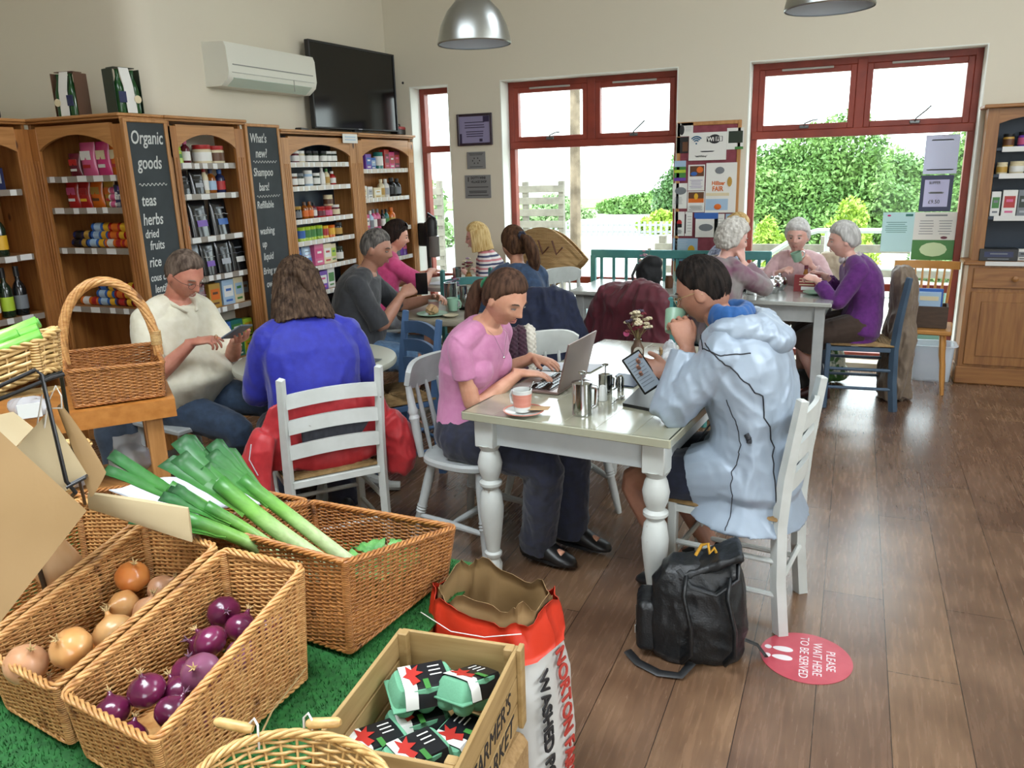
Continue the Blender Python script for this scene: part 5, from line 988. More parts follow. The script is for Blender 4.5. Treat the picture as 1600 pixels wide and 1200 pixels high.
def leek_mat():
    M = bpy.data.materials.new('leek_skin'); M.use_nodes = True; N, L = M.node_tree.nodes, M.node_tree.links; b = N['Principled BSDF']; b.inputs['Roughness'].default_value = .4
    at = N.new('ShaderNodeAttribute'); at.attribute_name = 'along'; cr = N.new('ShaderNodeValToRGB'); L.new(at.outputs['Fac'], cr.inputs[0]); e = cr.color_ramp.elements
    e[0].position = 0; e[0].color = lin('#c3c9a8'); e[1].position = 1; e[1].color = lin('#2b5c36')
    for p, c in ((.3, '#a9c088'), (.5, '#6d9f44'), (.72, '#3c7632')): q = e.new(p); q.color = lin(c)
    tc = N.new('ShaderNodeTexCoord'); n = N.new('ShaderNodeTexNoise'); n.inputs['Scale'].default_value = 10; n.inputs['Detail'].default_value = 5; mp = N.new('ShaderNodeMapping'); mp.inputs['Rotation'].default_value = (0, .6, .1); mp.inputs['Scale'].default_value = (.7, 9, 7); L.new(tc.outputs['Object'], mp.inputs[0]); L.new(mp.outputs[0], n.inputs[0])
    mx = N.new('ShaderNodeMix'); mx.data_type = 'RGBA'; mx.blend_type = 'MULTIPLY'; mx.inputs[0].default_value = .5; r2 = N.new('ShaderNodeValToRGB'); r2.color_ramp.elements[0].position = .35; r2.color_ramp.elements[0].color = (.84, .85, .8, 1); r2.color_ramp.elements[1].position = .65; r2.color_ramp.elements[1].color = (1.08, 1.08, 1.05, 1); L.new(n.outputs[0], r2.inputs[0]); mx.inputs[0].default_value = 1.; L.new(cr.outputs[0], mx.inputs[6]); L.new(r2.outputs[0], mx.inputs[7]); L.new(mx.outputs[2], b.inputs['Base Color']); return M
lkm = leek_mat()
def attr_along(me, P):
    P = np.array(P, float); n = len(me.vertices); co = np.empty(n*3); me.vertices.foreach_get('co', co); co = co.reshape(-1, 3); d = P[-1]-P[0]; t = np.clip(((co-P[0])@d)/(d@d), 0, 1)
    a = me.attributes.new('along', 'FLOAT', 'POINT'); a.data.foreach_set('value', t)
def leek(label, P, r, fan, seed):
    """P: root, mid, leaf start, leaf end"""
    t = thing('leek', label, 'leek', P[0], 0, 'leeks lying across the baskets'); P = np.array(P, float); Q = P-P[0]; u = np.linspace(0, 1, 14); C = np.stack([np.interp(u, np.linspace(0, 1, len(Q)), Q[:, k]) for k in range(3)], 1)
    for _ in range(2): C[1:-1] = (C[:-2]+2*C[1:-1]+C[2:])/4
    n0 = 9; o = obj('shaft', MB().tube(C[:n0+1], [r*1.15]+[r]*(n0-1)+[r*1.05], 14), lkm, t, sharp=None); attr_along(o.data, C)
    g = np.random.default_rng(seed); d = nrm(C[-1]-C[n0-1]); side = nrm(np.cross(d, (0, 0, 1))); up = np.cross(side, d); L_ = np.linalg.norm(C[-1]-C[n0-2])
    for k in range(fan):
        a = (k-(fan-1)/2)/max(fan-1, 1)*2; ln = L_*g.uniform(.85, 1.1); w = r*g.uniform(1.15, 1.5); G = []
        for i in range(10):
            v = i/9; p = C[n0-3]+d*ln*1.15*v+side*(a*r*2.4*v**1.5)+up*(r*(.5-.3*abs(a))+g.uniform(-.002, .002)+r*.8*v**2*(1-abs(a)*1.3))
            ww = w*(.75+.55*v)
            G.append([p+side*ww*q+up*(-abs(q)*ww*.75*(1-.3*v)) for q in (-1, -.5, 0, .5, 1)])
        lf = obj('leaf', MB().sheet(G, .0022), lkm, t, sharp=None); attr_along(lf.data, C)
    rt = MB()
    for k in range(14): a = g.uniform(0, 6.28); q = np.array([math.cos(a), math.sin(a), 0])*r*g.uniform(.2, 1); b0 = -nrm(C[1]-C[0]); rt.tube([q*.5, q+b0*.012, q*1.3+b0*.03], .0009, 3)
    obj('roots', rt, tipm, t, sharp=None)
leek('largest leek on top, broad bright green leaves cut square', [(-1.17, 1.54, .655), (-1.30, 1.46, .80), (-1.42, 1.44, .90), (-1.545, 1.455, .985)], .021, 5, 1)
leek('leek reaching furthest left with a curled pale green tip', [(-1.20, 1.50, .64), (-1.34, 1.40, .81), (-1.46, 1.33, .93), (-1.60, 1.27, 1.03)], .015, 3, 2)
leek('upper right leek whose leaves stand highest', [(-1.13, 1.58, .65), (-1.28, 1.52, .80), (-1.40, 1.50, .89), (-1.50, 1.50, .97)], .018, 4, 3)
leek('lower leek with drooping dark leaves over the cream bag', [(-1.20, 1.46, .66), (-1.29, 1.37, .80), (-1.37, 1.28, .885), (-1.45, 1.215, .935)], .016, 4, 4)
leek('trimmed leek with a brown-edged ragged end', [(-1.22, 1.48, .68), (-1.31, 1.39, .82), (-1.37, 1.34, .89), (-1.44, 1.30, .95)], .014, 3, 5)
sv = thing('savoy_cabbage', 'crinkled green savoy cabbage in the leek basket’s near corner', 'cabbage', (-1.09, 1.63, .565))
kb = mat('savoy_leaf', '#3f7d38', r=.5, c2='#6fa85c', ns=26, bump=.6, bs=90)
me = fuse(MB().ell((0, 0, .06), (.08, .075, .055), 20, 12), .006, 1); displace(me, wrinkle(.012, 26, (1, 1, 1), 2)); obj('heart', me, kb, sv, sharp=None)
for k in range(5):
    a = k*1.26; G = [[(math.cos(a+q*.55)*(.03+.075*v), math.sin(a+q*.55)*(.03+.075*v), .055+.055*math.sin(v*2.4)+.006*math.sin(q*9+v*14)) for q in np.linspace(-1, 1, 13)] for v in np.linspace(0, 1, 9)]
    obj('outer_leaf', MB().sheet(G, .002), kb, sv, sharp=None)
# papers and bags around the baskets
kraft = mat('brown_kraft_paper', '#8b6f46', r=.75, c2='#957850', ns=4, bump=.35, bs=14); cream = mat('cream_paper_bag', '#ac9a76', r=.75, c2='#b6a583', ns=4, bump=.3, bs=14); whitep = mat('crumpled_white_paper', '#c3c7cd', r=.7, bump=.5, bs=12)
def flatbag(name, label, P, th, m, amp=.004, cat='paper bag', n=14, fr=9):
    """P: 4 corners of a paper bag; puffed slab with folds"""
    P = np.array(P, float); c = P.mean(0); t = thing(name, label, cat, tuple(c)); Q = P-c; N_ = nrm(np.cross(Q[1]-Q[0], Q[3]-Q[0])); G = []
    for sgn in (1, -1):
        g = np.array([[(1-u)*(1-v)*Q[0]+u*(1-v)*Q[1]+u*v*Q[2]+(1-u)*v*Q[3]+N_*sgn*th/2*(math.sin(math.pi*min(max(u, .03), .97))*math.sin(math.pi*min(max(v, .03), .97)))**.3 for v in np.linspace(0, 1, n)] for u in np.linspace(0, 1, n)])
        f = g.reshape(-1, 3); f = f+N_*(amp*vn(f*fr+5)*1.2)[:, None]; G.append(f.reshape(n, n, 3))
    mb = MB(); mb.add(np.concatenate([G[0].reshape(-1, 3), G[1].reshape(-1, 3)]), []); o = n*n
    for i in range(n-1):
        for j in range(n-1): a, b, c_, d = i*n+j, i*n+j+1, (i+1)*n+j+1, (i+1)*n+j; mb.f.append((a, b, c_, d)); mb.f.append((a+o, d+o, c_+o, b+o))
    E = [(0, j) for j in range(n)]+[(i, n-1) for i in range(1, n)]+[(n-1, j) for j in range(n-2, -1, -1)]+[(i, 0) for i in range(n-2, 0, -1)]
    for a, b in zip(E, E[1:]+E[:1]): p, q = a[0]*n+a[1], b[0]*n+b[1]; mb.f.append((q, p, p+o, q+o))
    obj('folded_paper', mb, m, t, sharp=50); return t
B_ = np.array((-1.126, .842, 1.128)); A_ = np.array((-1.218, .788, 1.272)); C_ = np.array((-1.160, .692, 1.002))
flatbag('paper_bag', 'large brown kraft bag filling the left edge above the onions', [B_, B_+(A_-B_)*1.9, B_+(A_-B_)*1.9+(C_-B_)*1.25, B_+(C_-B_)*1.25], .012, kraft, .005)
flatbag('paper_bag', 'cream folded paper bag tucked under the leek leaves', [(-1.415, 1.065, .997), (-1.52, 1.155, .965) if False else (-1.405, 1.062, 1.035), (-1.255, 1.17, .975), (-1.245, 1.16, .905)], .02, cream, .003)
flatbag('paper_bag', 'pointed kraft bag hung by string behind the black wire stand', [(-1.42, 1.019, 1.219), (-1.45, .955, 1.155), (-1.39, .985, 1.06), (-1.362, 1.035, 1.085)], .02, cream, .002)
flatbag('paper_bag', 'brown edge of a second kraft bag behind the string', [(-1.425, 1.05, 1.225), (-1.415, 1.04, 1.22), (-1.355, 1.03, 1.045), (-1.345, 1.06, 1.085)], .02, kraft, .002)
flatbag('paper_bag', 'small cream bag corner at the left edge above the kraft bag', [(-1.33, .89, 1.265), (-1.30, .90, 1.235), (-1.315, .86, 1.20), (-1.42, .82, 1.25)], .006, cream, .001)
sg_ = tag(obj('string_loop', MB().tube([(-1.42, 1.02, 1.285), (-1.424, 1.015, 1.25), (-1.43, 1.0, 1.2), (-1.427, .995, 1.175), (-1.418, 1.0, 1.18), (-1.41, 1.015, 1.24), (-1.40, 1.03, 1.27), (-1.39, 1.03, 1.25), (-1.395, 1.03, 1.225), (-1.42, 1.02, 1.225)], .0016, 5), mat('white_string', '#d9d6cc', r=.8)), 'white string loop tied round the hanging kraft bag', 'string')
flatbag('paper_sheet', 'crumpled white paper lying in the back wicker basket', [(-1.90, 1.50, .80), (-1.52, 1.45, .80), (-1.50, 1.72, .74), (-1.88, 1.76, .745)], .01, whitep, .012, 'paper', fr=14)
# black wire stand with the small basket of spring onions
ws_ = thing('wire_stand', 'black wire basket stand at the left edge', 'display stand', (-1.39, .98, TZ)); bk_ = mat('black_powder_coated_wire', '#131416', r=.4)
def wr(P, r=.004): return MB().tube([np.array(p)-np.array((-1.39, .98, TZ)) for p in P], r, 8)
obj('front_frame', wr([(-1.49, .86, 1.255), (-1.43, .942, 1.290), (-1.400, .995, 1.310), (-1.393, 1.0, 1.300), (-1.345, .975, 1.10), (-1.339, .985, 1.074), (-1.60, 1.13, .94), (-1.817, 1.30, .835)]), bk_, ws_)
obj('lower_bar', wr([(-1.49, .85, 1.235), (-1.381, 1.013, 1.292), (-1.37, 1.03, 1.295)]), bk_, ws_); obj('side_arm', wr([(-1.395, .998, 1.292), (-1.42, 1.06, 1.29)]), bk_, ws_)
obj('rear_leg', wr([(-1.42, 1.06, 1.29), (-1.56, 1.16, 1.05), (-1.80, 1.345, .835)]), bk_, ws_); obj('hook', wr([(-1.339, .968, 1.09), (-1.325, 1.0, 1.10), (-1.345, 1.02, 1.095), (-1.36, .99, 1.085)], .003), bk_, ws_)
basket('wicker_basket', 'small coarse wicker tray of spring onions on the wire stand', [(-1.415, 1.06, 1.295), (-1.395, 1.008, 1.30), (-1.56, .80, 1.22), (-1.60, .85, 1.22)], [(-1.437, 1.085, 1.37), (-1.408, 1.02, 1.362), (-1.59, .78, 1.30), (-1.63, .84, 1.31)], willow_l, row_h=.009, sr=.0045, stake=.035, rad=.012)
def spring(label, a, b, r, k): 
    t = thing('spring_onion', label, 'spring onion', a, 0, 'spring onions in the small tray'); d = np.array(b)-np.array(a); c = np.array([(0, 0, 0), d*.5+(0, 0, .006), d]); o = obj('stem', MB().tube(c, [r, r, r*1.15], 10), mat('spring_onion_green', '#63b03f', r=.35, c2='#8fd062', ns=14, st=(1, 1, 1)), t, sharp=None); obj('hollow_leaf', MB().lathe([(r*.6, -.02), (r*1.02, 0), (r*.8, .001)], tuple(d), tuple(d+nrm(d)), n=10), mat('spring_onion_tip', '#3f8a35', r=.4), t)
for i, (lb, a, b) in enumerate([('topmost spring onion stem pointing up over the tray', (-1.52, .90, 1.33), (-1.425, 1.035, 1.395)), ('middle spring onion stem, brightest green', (-1.53, .88, 1.325), (-1.42, 1.03, 1.383)), ('lowest spring onion stem along the tray rim', (-1.52, .87, 1.31), (-1.408, 1.025, 1.372)), ('spring onion stem at the back of the tray', (-1.55, .90, 1.335), (-1.44, 1.05, 1.388)), ('short spring onion stem ending before the others', (-1.54, .87, 1.315), (-1.435, 1.0, 1.378))]): spring(lb, a, b, .0085, i)
# pine counter with the handled basket
pc = thing('pine_counter', 'orange pine counter under the handled basket', 'counter', (-2.53, 1.62, 0))
cdir = nrm(np.array((.19, .231))); cperp = np.array((-cdir[1], cdir[0])); f0 = np.array((-2.30, 2.13)); 
poly = [f0+cdir*.02, f0-cdir*.95, f0-cdir*.95+cperp*.45, f0+cdir*.02+cperp*.45]; o_ = np.array((-2.53, 1.62))
obj('worktop', MB().prism([tuple(p-o_) for p in poly], (0, 0, .79), (1, 0, 0), (0, 1, 0), .068), mat('orange_pine_board', '#a5672b', r=.4, c2='#b87a3a', ns=5, st=(1, 6, 6)), pc)
for p in (f0-cdir*.06+cperp*.06, f0-cdir*.88+cperp*.06, f0-cdir*.06+cperp*.38, f0-cdir*.88+cperp*.38): q = p-o_; obj('leg', MB().box((q[0], q[1], .395), (.06, .06, .79), rz=.88, bev=.004), pine_v, pc)
q0, q1 = poly[1]-o_+cperp*.05, poly[0]-o_+cperp*.05; obj('lower_shelf', MB().prism([tuple(q0), tuple(q1-cdir*.05), tuple(q1-cdir*.05+cperp*.34), tuple(q0+cperp*.34)], (0, 0, .5), (1, 0, 0), (0, 1, 0), .025), pine_h, pc)
hb = basket('wicker_basket', 'brown wicker basket with tall hooped handle on the pine counter', [(-2.336, 2.148, .866), (-2.526, 1.917, .866), (-2.81, 2.14, .866), (-2.62, 2.375, .866)], [(-2.325, 2.152, .99), (-2.530, 1.905, 1.002), (-2.84, 2.145, 1.0), (-2.63, 2.40, .995)], willow_d, row_h=.0058, sr=.003)
hl = hb.location; a = np.array((-2.68, 2.03, .99))-hl; b = np.array((-2.48, 2.275, .985))-hl; FMh = FM(); mid = (a+b)/2
hp = np.array([mid+(a-mid)*math.cos(t)*1.02+np.array((0, 0, .30))*math.sin(t)**.85 for t in np.linspace(0, math.pi, 60)]); hn = np.cross(nrm(b-a), (0, 0, 1))
for q in range(7):
    an = np.linspace(0, 14, 60)+q*.9; rad_ = .0115; T = np.gradient(hp, axis=0); T /= np.linalg.norm(T, axis=1)[:, None]; S = np.cross(T, hn); FMh.strand(hp+S*(np.cos(an)*rad_)[:, None]+hn*(np.sin(an)*rad_)[:, None], hn, .0075, 6)
obj('hoop_handle', FMh.mesh('hoop_handle'), willow, hb, sharp=None)
m = MB()
for k in range(9): m.tube([np.array(hp[57-0])+np.array((.018*math.cos(t), .018*math.sin(t), -.0+.006*k)) for t in np.linspace(0, 6.28, 12)], .0035, 5)
obj('handle_binding', m, willow_l, hb, sharp=None)
for i, (lb, x, y, z, c) in enumerate([('clear packet with white label on the shelf below the tray', -1.875, 1.26, 1.07, 0)]): pass
cl_ = mat('clear_cellophane', '#c9ced3', r=.12, alpha=.55, bump=.6, bs=30)
pk_ = thing('cellophane_packet', 'clear cellophane packet with white ticket under the wire stand', 'packet', (-2.60, 1.80, .859)); me = fuse(MB().ell((0, 0, .04), (.09, .05, .04), 16, 9), .008, 2); displace(me, wrinkle(.006, 20)); obj('wrapper', me, cl_, pk_); obj('white_label', MB().box((.07, -.05, .045), (.07, .003, .05), rz=.9), ticket_m, pk_)
for i in range(3):
    p = f0-cdir*(.16+.2*i)+cperp*.16; nm = ('bulging clear bag of dried fruit on the counter’s lower shelf, right', 'clear bag of nuts in the middle of the lower shelf', 'clear bag on the lower shelf, nearest the left edge')[i]
    t = thing('snack_bag', nm, 'bag', (p[0], p[1], .527), .9, 'clear bags on the lower shelf'); me = fuse(MB().ell((0, 0, .07), (.08, .06, .07), 16, 9).box((0, 0, .15), (.1, .01, .06)), .008, 2); displace(me, wrinkle(.008, 18, seed=i)); obj('wrapper', me, cl_, t); obj('contents', MB().ell((0, 0, .06), (.06, .045, .05), 12, 8), cm(('gold', 'brown', 'cream')[i]), t)
basket('wicker_basket', 'pale coarse wicker basket behind the hanging kraft bag', [(-1.60, 1.18, 1.0), (-1.55, 1.13, .99), (-1.66, 1.02, .99), (-1.72, 1.08, 1.0)], [(-1.575, 1.215, 1.075), (-1.53, 1.15, 1.05), (-1.68, 1.0, 1.06), (-1.75, 1.07, 1.09)], willow_l, row_h=.009, sr=.0045, stake=.035, rad=.012)
obj('tray_support', MB().tube([(-1.66, 1.08, .995), (-1.80, 1.20, .62)], .006, 6), bk_); tag(bpy.data.objects['tray_support'], 'thin black upright holding the pale coarse basket', 'display stand')
# the egg crate
hx = thing('hessian_box', 'hessian-covered box with blue lettering under the egg crate', 'box', (-.74, 1.22, 0)); hs = mat('hessian', '#8f7148', r=.95, c2='#a3845a', ns=70, bump=.7, bs=200)
hm = MB().box((0, 0, .21), (.30, .42, .42), bev=.02); obj('covered_box', hm, hs, hx)
for k, (ch, z) in enumerate((('R', .31), ('O', .235), ('G', .15))): text(ch, .1, (.1525, .06+.02*k, z), (0, 1, 0), (0, 0, 1), mat('faded_blue_ink', '#2a506e', r=.9), hx, world=False, bold=.03)
cr = thing('egg_crate', 'wooden slatted crate stencilled FARMER’S MARKET holding egg boxes', 'crate', (-.745, 1.235, .422), R(6)); cw = mat('crate_wood', '#a98d5e', r=.6, c2='#94784a', ns=7, st=(6, .6, 6)); cw2 = mat('crate_wood_cross', '#a98d5e', r=.6, c2='#94784a', ns=7, st=(.6, 6, 6))
cwx, cwy, chh = .292, .395, .2
for s in (-1, 1):
    for k in range(3): obj('side_slat', MB().box((s*(cwx/2-.004), 0, .034+k*.066), (.009, cwy, .06), bev=.0015), cw, cr)
    for k in range(3 if s < 0 else 2): obj('end_slat', MB().box((0, s*(cwy/2-.004), .034+k*.066 if s < 0 else .05+k*.1), (cwx-.018, .009, .06 if s < 0 else .095), bev=.0015), cw2, cr)
    for q in (-1, 1): obj('corner_post', MB().box((s*(cwx/2-.018), q*(cwy/2-.018), chh/2), (.022, .022, chh), bev=.002), cw, cr)
obj('corner_post', MB().box((cwx/2+.006, cwy/2-.012, chh/2), (.012, .03, chh+.004), bev=.002), cw, cr)
bsl = MB()
for k in range(4): bsl.box((-.11+k*.073, 0, .004), (.066, cwy-.02, .008))
obj('base_board', bsl, cw, cr, kind=None)
text("FARMER'S", .062, (cwx/2+.0012, -.135, .088), (0, 1, 0), (0, 0, 1), ink, cr, world=False, shear=.2, name='stencil', width=.95); text('MARKET', .062, (cwx/2+.0012, -.105, .018), (0, 1, 0), (0, 0, 1), ink, cr, world=False, shear=.2, name='stencil')
obj('price_label', MB().box((-cwx/2+.0012, -.14, .166), (.001, .06, .04)), ticket_m, cr); text('£2.00', .014, (-cwx/2+.0020, -.16, .165), (0, 1, 0), (0, 0, 1), ink, cr, world=False) if False else None
egm = mat('pale_green_pulp', '#659f7e', r=.85, bump=.3, bs=150); red = mat('dragon_red', '#a8281f', r=.5)
def egg_box(label, loc, rot):
    t = thing('egg_box', label, 'egg box', loc, 0, 'egg boxes in the wooden crate'); t.rotation_euler = rot
    m = MB()
    for i in range(3):
        for j in range(2): m.ell((-.047+i*.047, -.024+j*.048, .022), (.024, .025, .022), 14, 8)
    m.box((0, 0, .033), (.155, .108, .006), bev=.002); me = fuse(m, .0032, 2); obj('egg_tray', me, egm, t, sharp=None)
    m = MB()
    rings = []
    for z, k in ((.036, 1), (.04, .99), (.062, .9), (.072, .82), (.074, .7)):
        rings.append([(.074*k*math.copysign(abs(math.cos(a))**.4, math.cos(a)), .05*k*math.copysign(abs(math.sin(a))**.4, math.sin(a))*(1-.08*math.cos(3*a)**2), z) for a in np.linspace(0, 2*math.pi, 40, endpoint=False)])
    obj('lid', m.loft(rings), egm, t, sharp=40)
    s = MB().sheet([[(x, y, z) for y, z in ((-.054, .034), (-.047, .058), (-.036, .0755), (0, .0775), (.036, .0755), (.047, .058), (.054, .034))] for x in (-.05, 0, .05)], .0012); obj('black_sleeve', s, mat('black_sleeve_card', '#15161a', r=.35), t)
    w = MB().sheet([[(x, y, z) for y, z in ((-.0545, .036), (-.0475, .0595), (-.036, .0772), (0, .0792), (.036, .0772))] for x in (-.05, -.022)], .0008); obj('white_panel', w, cm('white'), t)
    d = MB(); z = .0798; g = [(-.03, -.03), (-.012, -.022), (-.02, -.004), (0, .004), (-.014, .012), (-.006, .03), (-.024, .018), (-.034, .032), (-.036, .008), (-.046, .0), (-.034, -.01)]
    obj('red_dragon', d.prism(g, (0, 0, z), (1, 0, 0), (0, 1, 0), .0006), red, t); obj('green_strip', MB().box((-.0, -.031, .0788), (.012, .03, .001)), cm('green'), t)
    l = MB()
    for k in range(3): l.box((.026, .02-.013*k, .0784), (.026, .003, .0008))
    obj('printed_lines', l, cm('white'), t); obj('barcode', MB().box((.03, -.0525, .044), (.022, .001, .016)), cm('silver'), t)
EG = [('topmost egg box at the back left of the crate', (-.80, 1.315, .515), (.12, .05, .75)), ('tilted egg box leaning on the crate’s right side', (-.695, 1.335, .515), (-.15, .28, 1.25)), ('egg box directly under the topmost one', (-.80, 1.29, .435), (0, 0, .8)), ('egg box at the left front of the crate, half hidden', (-.835, 1.165, .455), (.0, .1, 1.0)), ('egg box lying at the front of the crate, dragon uppermost', (-.735, 1.155, .47), (.1, .1, 1.1)), ('egg box low on the right under the tilted one', (-.69, 1.27, .435), (0, 0, 1.45)), ('lowest egg box near the front of the crate', (-.70, 1.10, .435), (0, 0, 1.3))]
for lb, l, r_ in EG: egg_box(lb, l, r_)
# potato sack
ps = thing('potato_sack', 'white paper potato sack with torn orange-red top', 'sack', (-.775, 1.66, 0), R(-10))
def sackring(w, d, z, ox=0, oy=0, n=44, e=.55):
    return [(ox+w*math.copysign(abs(math.cos(a))**e, math.cos(a)), oy+d*math.copysign(abs(math.sin(a))**e, math.sin(a)), z) for a in np.linspace(0, 2*math.pi, n, endpoint=False)]
prof = [(.05, .04, .0), (.17, .115, .0), (.185, .13, .04), (.19, .14, .2), (.18, .13, .38), (.165, .115, .49), (.155, .105, .525)]
zz = np.linspace(0, len(prof)-1, 40); rs = [sackring(*(np.interp(z, range(len(prof)), [p[k] for p in prof]) for k in range(3))) for z in zz]
white_sack = mat('white_sack_paper', '#c4c4c0', r=.5, c2='#b5b5b0', ns=6, bump=.5, bs=16)
mb = MB().loft(rs, caps=False); me = bpy.data.meshes.new('s'); me.from_pydata(mb.v, [], mb.f); displace(me, wrinkle(.007, 10, (1, 1, .7), 4)); obj('paper_body', me, white_sack, ps, sharp=None)
def torn(z0, z1, k0, k1, m, nm, seed, amp, inner=False):
    G = []; n = 60
    for i in range(n+1):
        a = 2*math.pi*i/n; zt = z1+amp*(.6*math.sin(a*2+seed)+.4*math.sin(a*7+seed*2)+.25*math.sin(a*17)); col = []
        for v in np.linspace(0, 1, 7):
            w = k0[0]+(k1[0]-k0[0])*v; d = k0[1]+(k1[1]-k0[1])*v; col.append((w*math.copysign(abs(math.cos(a))**.55, math.cos(a))+.004*math.sin(a*9+v*5), d*math.copysign(abs(math.sin(a))**.55, math.sin(a))+.006*math.sin(a*11+v*4+seed), z0+(zt-z0)*v))
        G.append(col)
    return obj(nm, MB().sheet(G, .0015), m, ps, sharp=None)
torn(.50, .60, (.172, .12), (.155, .1), mat('orange_red_sack_band', '#c8341c', r=.45, bump=.5, bs=20), 'torn_orange_band', 1, .016)
torn(.45, .62, (.150, .100), (.145, .088), kraft, 'torn_kraft_lining', 3.2, .026)
st_ = MB().tube([(-.15, -.117, .565), (-.05, -.124, .545), (.05, -.122, .56), (.15, -.112, .595)], .0016, 4); obj('stitching', st_, mat('white_string', '#d9d6cc'), ps)
obj('potato_fill', MB().ell((0, 0, .44), (.14, .09, .05), 16, 8), mat('dark_potato_skin', '#4e3c28', r=.9, c2='#6b5437', ns=14), ps)
def wraptext(body, size, s0, z, m):      # lettering running down the sack's right side
    o = text(body, size, (0, 0, 0), (1, 0, 0), (0, 1, 0), m, ps, name='sack_lettering', world=False, bold=.012, depth=.002, width=.92); me = o.data; n = len(me.vertices); co = np.empty(n*3); me.vertices.foreach_get('co', co); co = co.reshape(-1, 3).copy(); x, y, dz = co[:, 0].copy(), co[:, 1].copy(), co[:, 2].copy()
    zz_ = z-x; tt = s0+y; W = np.interp(zz_, [0, .04, .2, .38, .5, .6], [.178, .19, .196, .186, .17, .15]); D = np.interp(zz_, [0, .04, .2, .38, .5, .6], [.12, .135, .145, .135, .12, .095])
    xs_ = np.where(tt < 0, W+tt*0, W); co = np.stack([W*.985+.006+dz-.03*np.clip(np.abs(tt)-.07, 0, 1), tt*D/.13, zz_], 1); me.vertices.foreach_set('co', co.reshape(-1)); me.update()
wraptext('NORTON FARM', .06, .005, .49, mat('sack_red_ink', '#a8352a', r=.6)); wraptext('WASHED POTATOES', .056, -.082, .47, ink)
# round bowl basket at the bottom edge
rb = thing('round_basket', 'pale round wicker basket with wire-clipped handles at the bottom edge', 'basket', (-.755, .822, .56)); fm = FM(); cx0, ry0 = .17, .13
for k in range(15):
    v = k/14; a = np.linspace(0, 2*math.pi, 120); r0 = .55+.45*v**.6; P = np.stack([np.cos(a)*cx0*r0, np.sin(a)*ry0*r0, a*0+.012+.135*v], 1); nn = np.stack([np.cos(a), np.sin(a), a*0], 1); fm.strand(P+nn*(.0032*np.cos(a*17+k*math.pi))[:, None], nn, .0032, 5)
obj('woven_wall', fm.mesh('woven_wall'), willow_l, rb, sharp=None); fm = FM()
for j in range(34):
    a = j/34*2*math.pi; P = [(math.cos(a)*cx0*(.55+.45*v**.6), math.sin(a)*ry0*(.55+.45*v**.6), .012+.135*v) for v in np.linspace(0, 1, 9)]; fm.strand(P, (math.cos(a), math.sin(a), 0), .0028, 5)
obj('stakes', fm.mesh('stakes'), willow_l, rb, sharp=None, kind='stuff'); fm = FM(); a = np.linspace(0, 2*math.pi+.05, 140)
for q in range(4): an = a*9+q*1.57; nn = np.stack([np.cos(a), np.sin(a), a*0], 1); fm.strand(np.stack([np.cos(a)*cx0, np.sin(a)*ry0, a*0+.15], 1)+nn*(np.cos(an)*.005)[:, None]+np.array([[0, 0, 1.]])*(np.sin(an)*.005)[:, None], nn, .004, 5)
obj('rim', fm.mesh('rim'), willow_l, rb, sharp=None); obj('base', MB().lathe([(.001, .008), (.1, .008), (.1, .014), (.001, .014)], n=30), willow_l, rb)
for s, (x, y) in ((0, (-.14, .08)), (1, (-.06, .125))):
    obj('wire_clip', MB().tube([(x-.006, y, .14), (x-.006, y+.004, .175), (x+.003, y+.006, .185), (x+.011, y+.004, .175), (x+.011, y, .13)], .0022, 6), mat('white_wire', '#d8dcde', r=.35, m=.3), rb)
    obj('handle_stub', MB().lathe([(.006, 0), (.0095, .1), (.009, .9), (.005, 1)], (x, y+.003, .165), (x+(-.07 if s == 0 else .06), y+(-.012 if s == 0 else .02), .172), n=10), willow_l, rb)
tw = tag(obj('twine', MB().tube([(-1.04, 1.23, .60), (-1.03, 1.1, .585), (-.98, .98, .59), (-.95, .93, .66)], .002, 5), mat('jute_twine', '#9c8458', r=.9)), 'thin jute twine along the red onion basket foot', 'string')
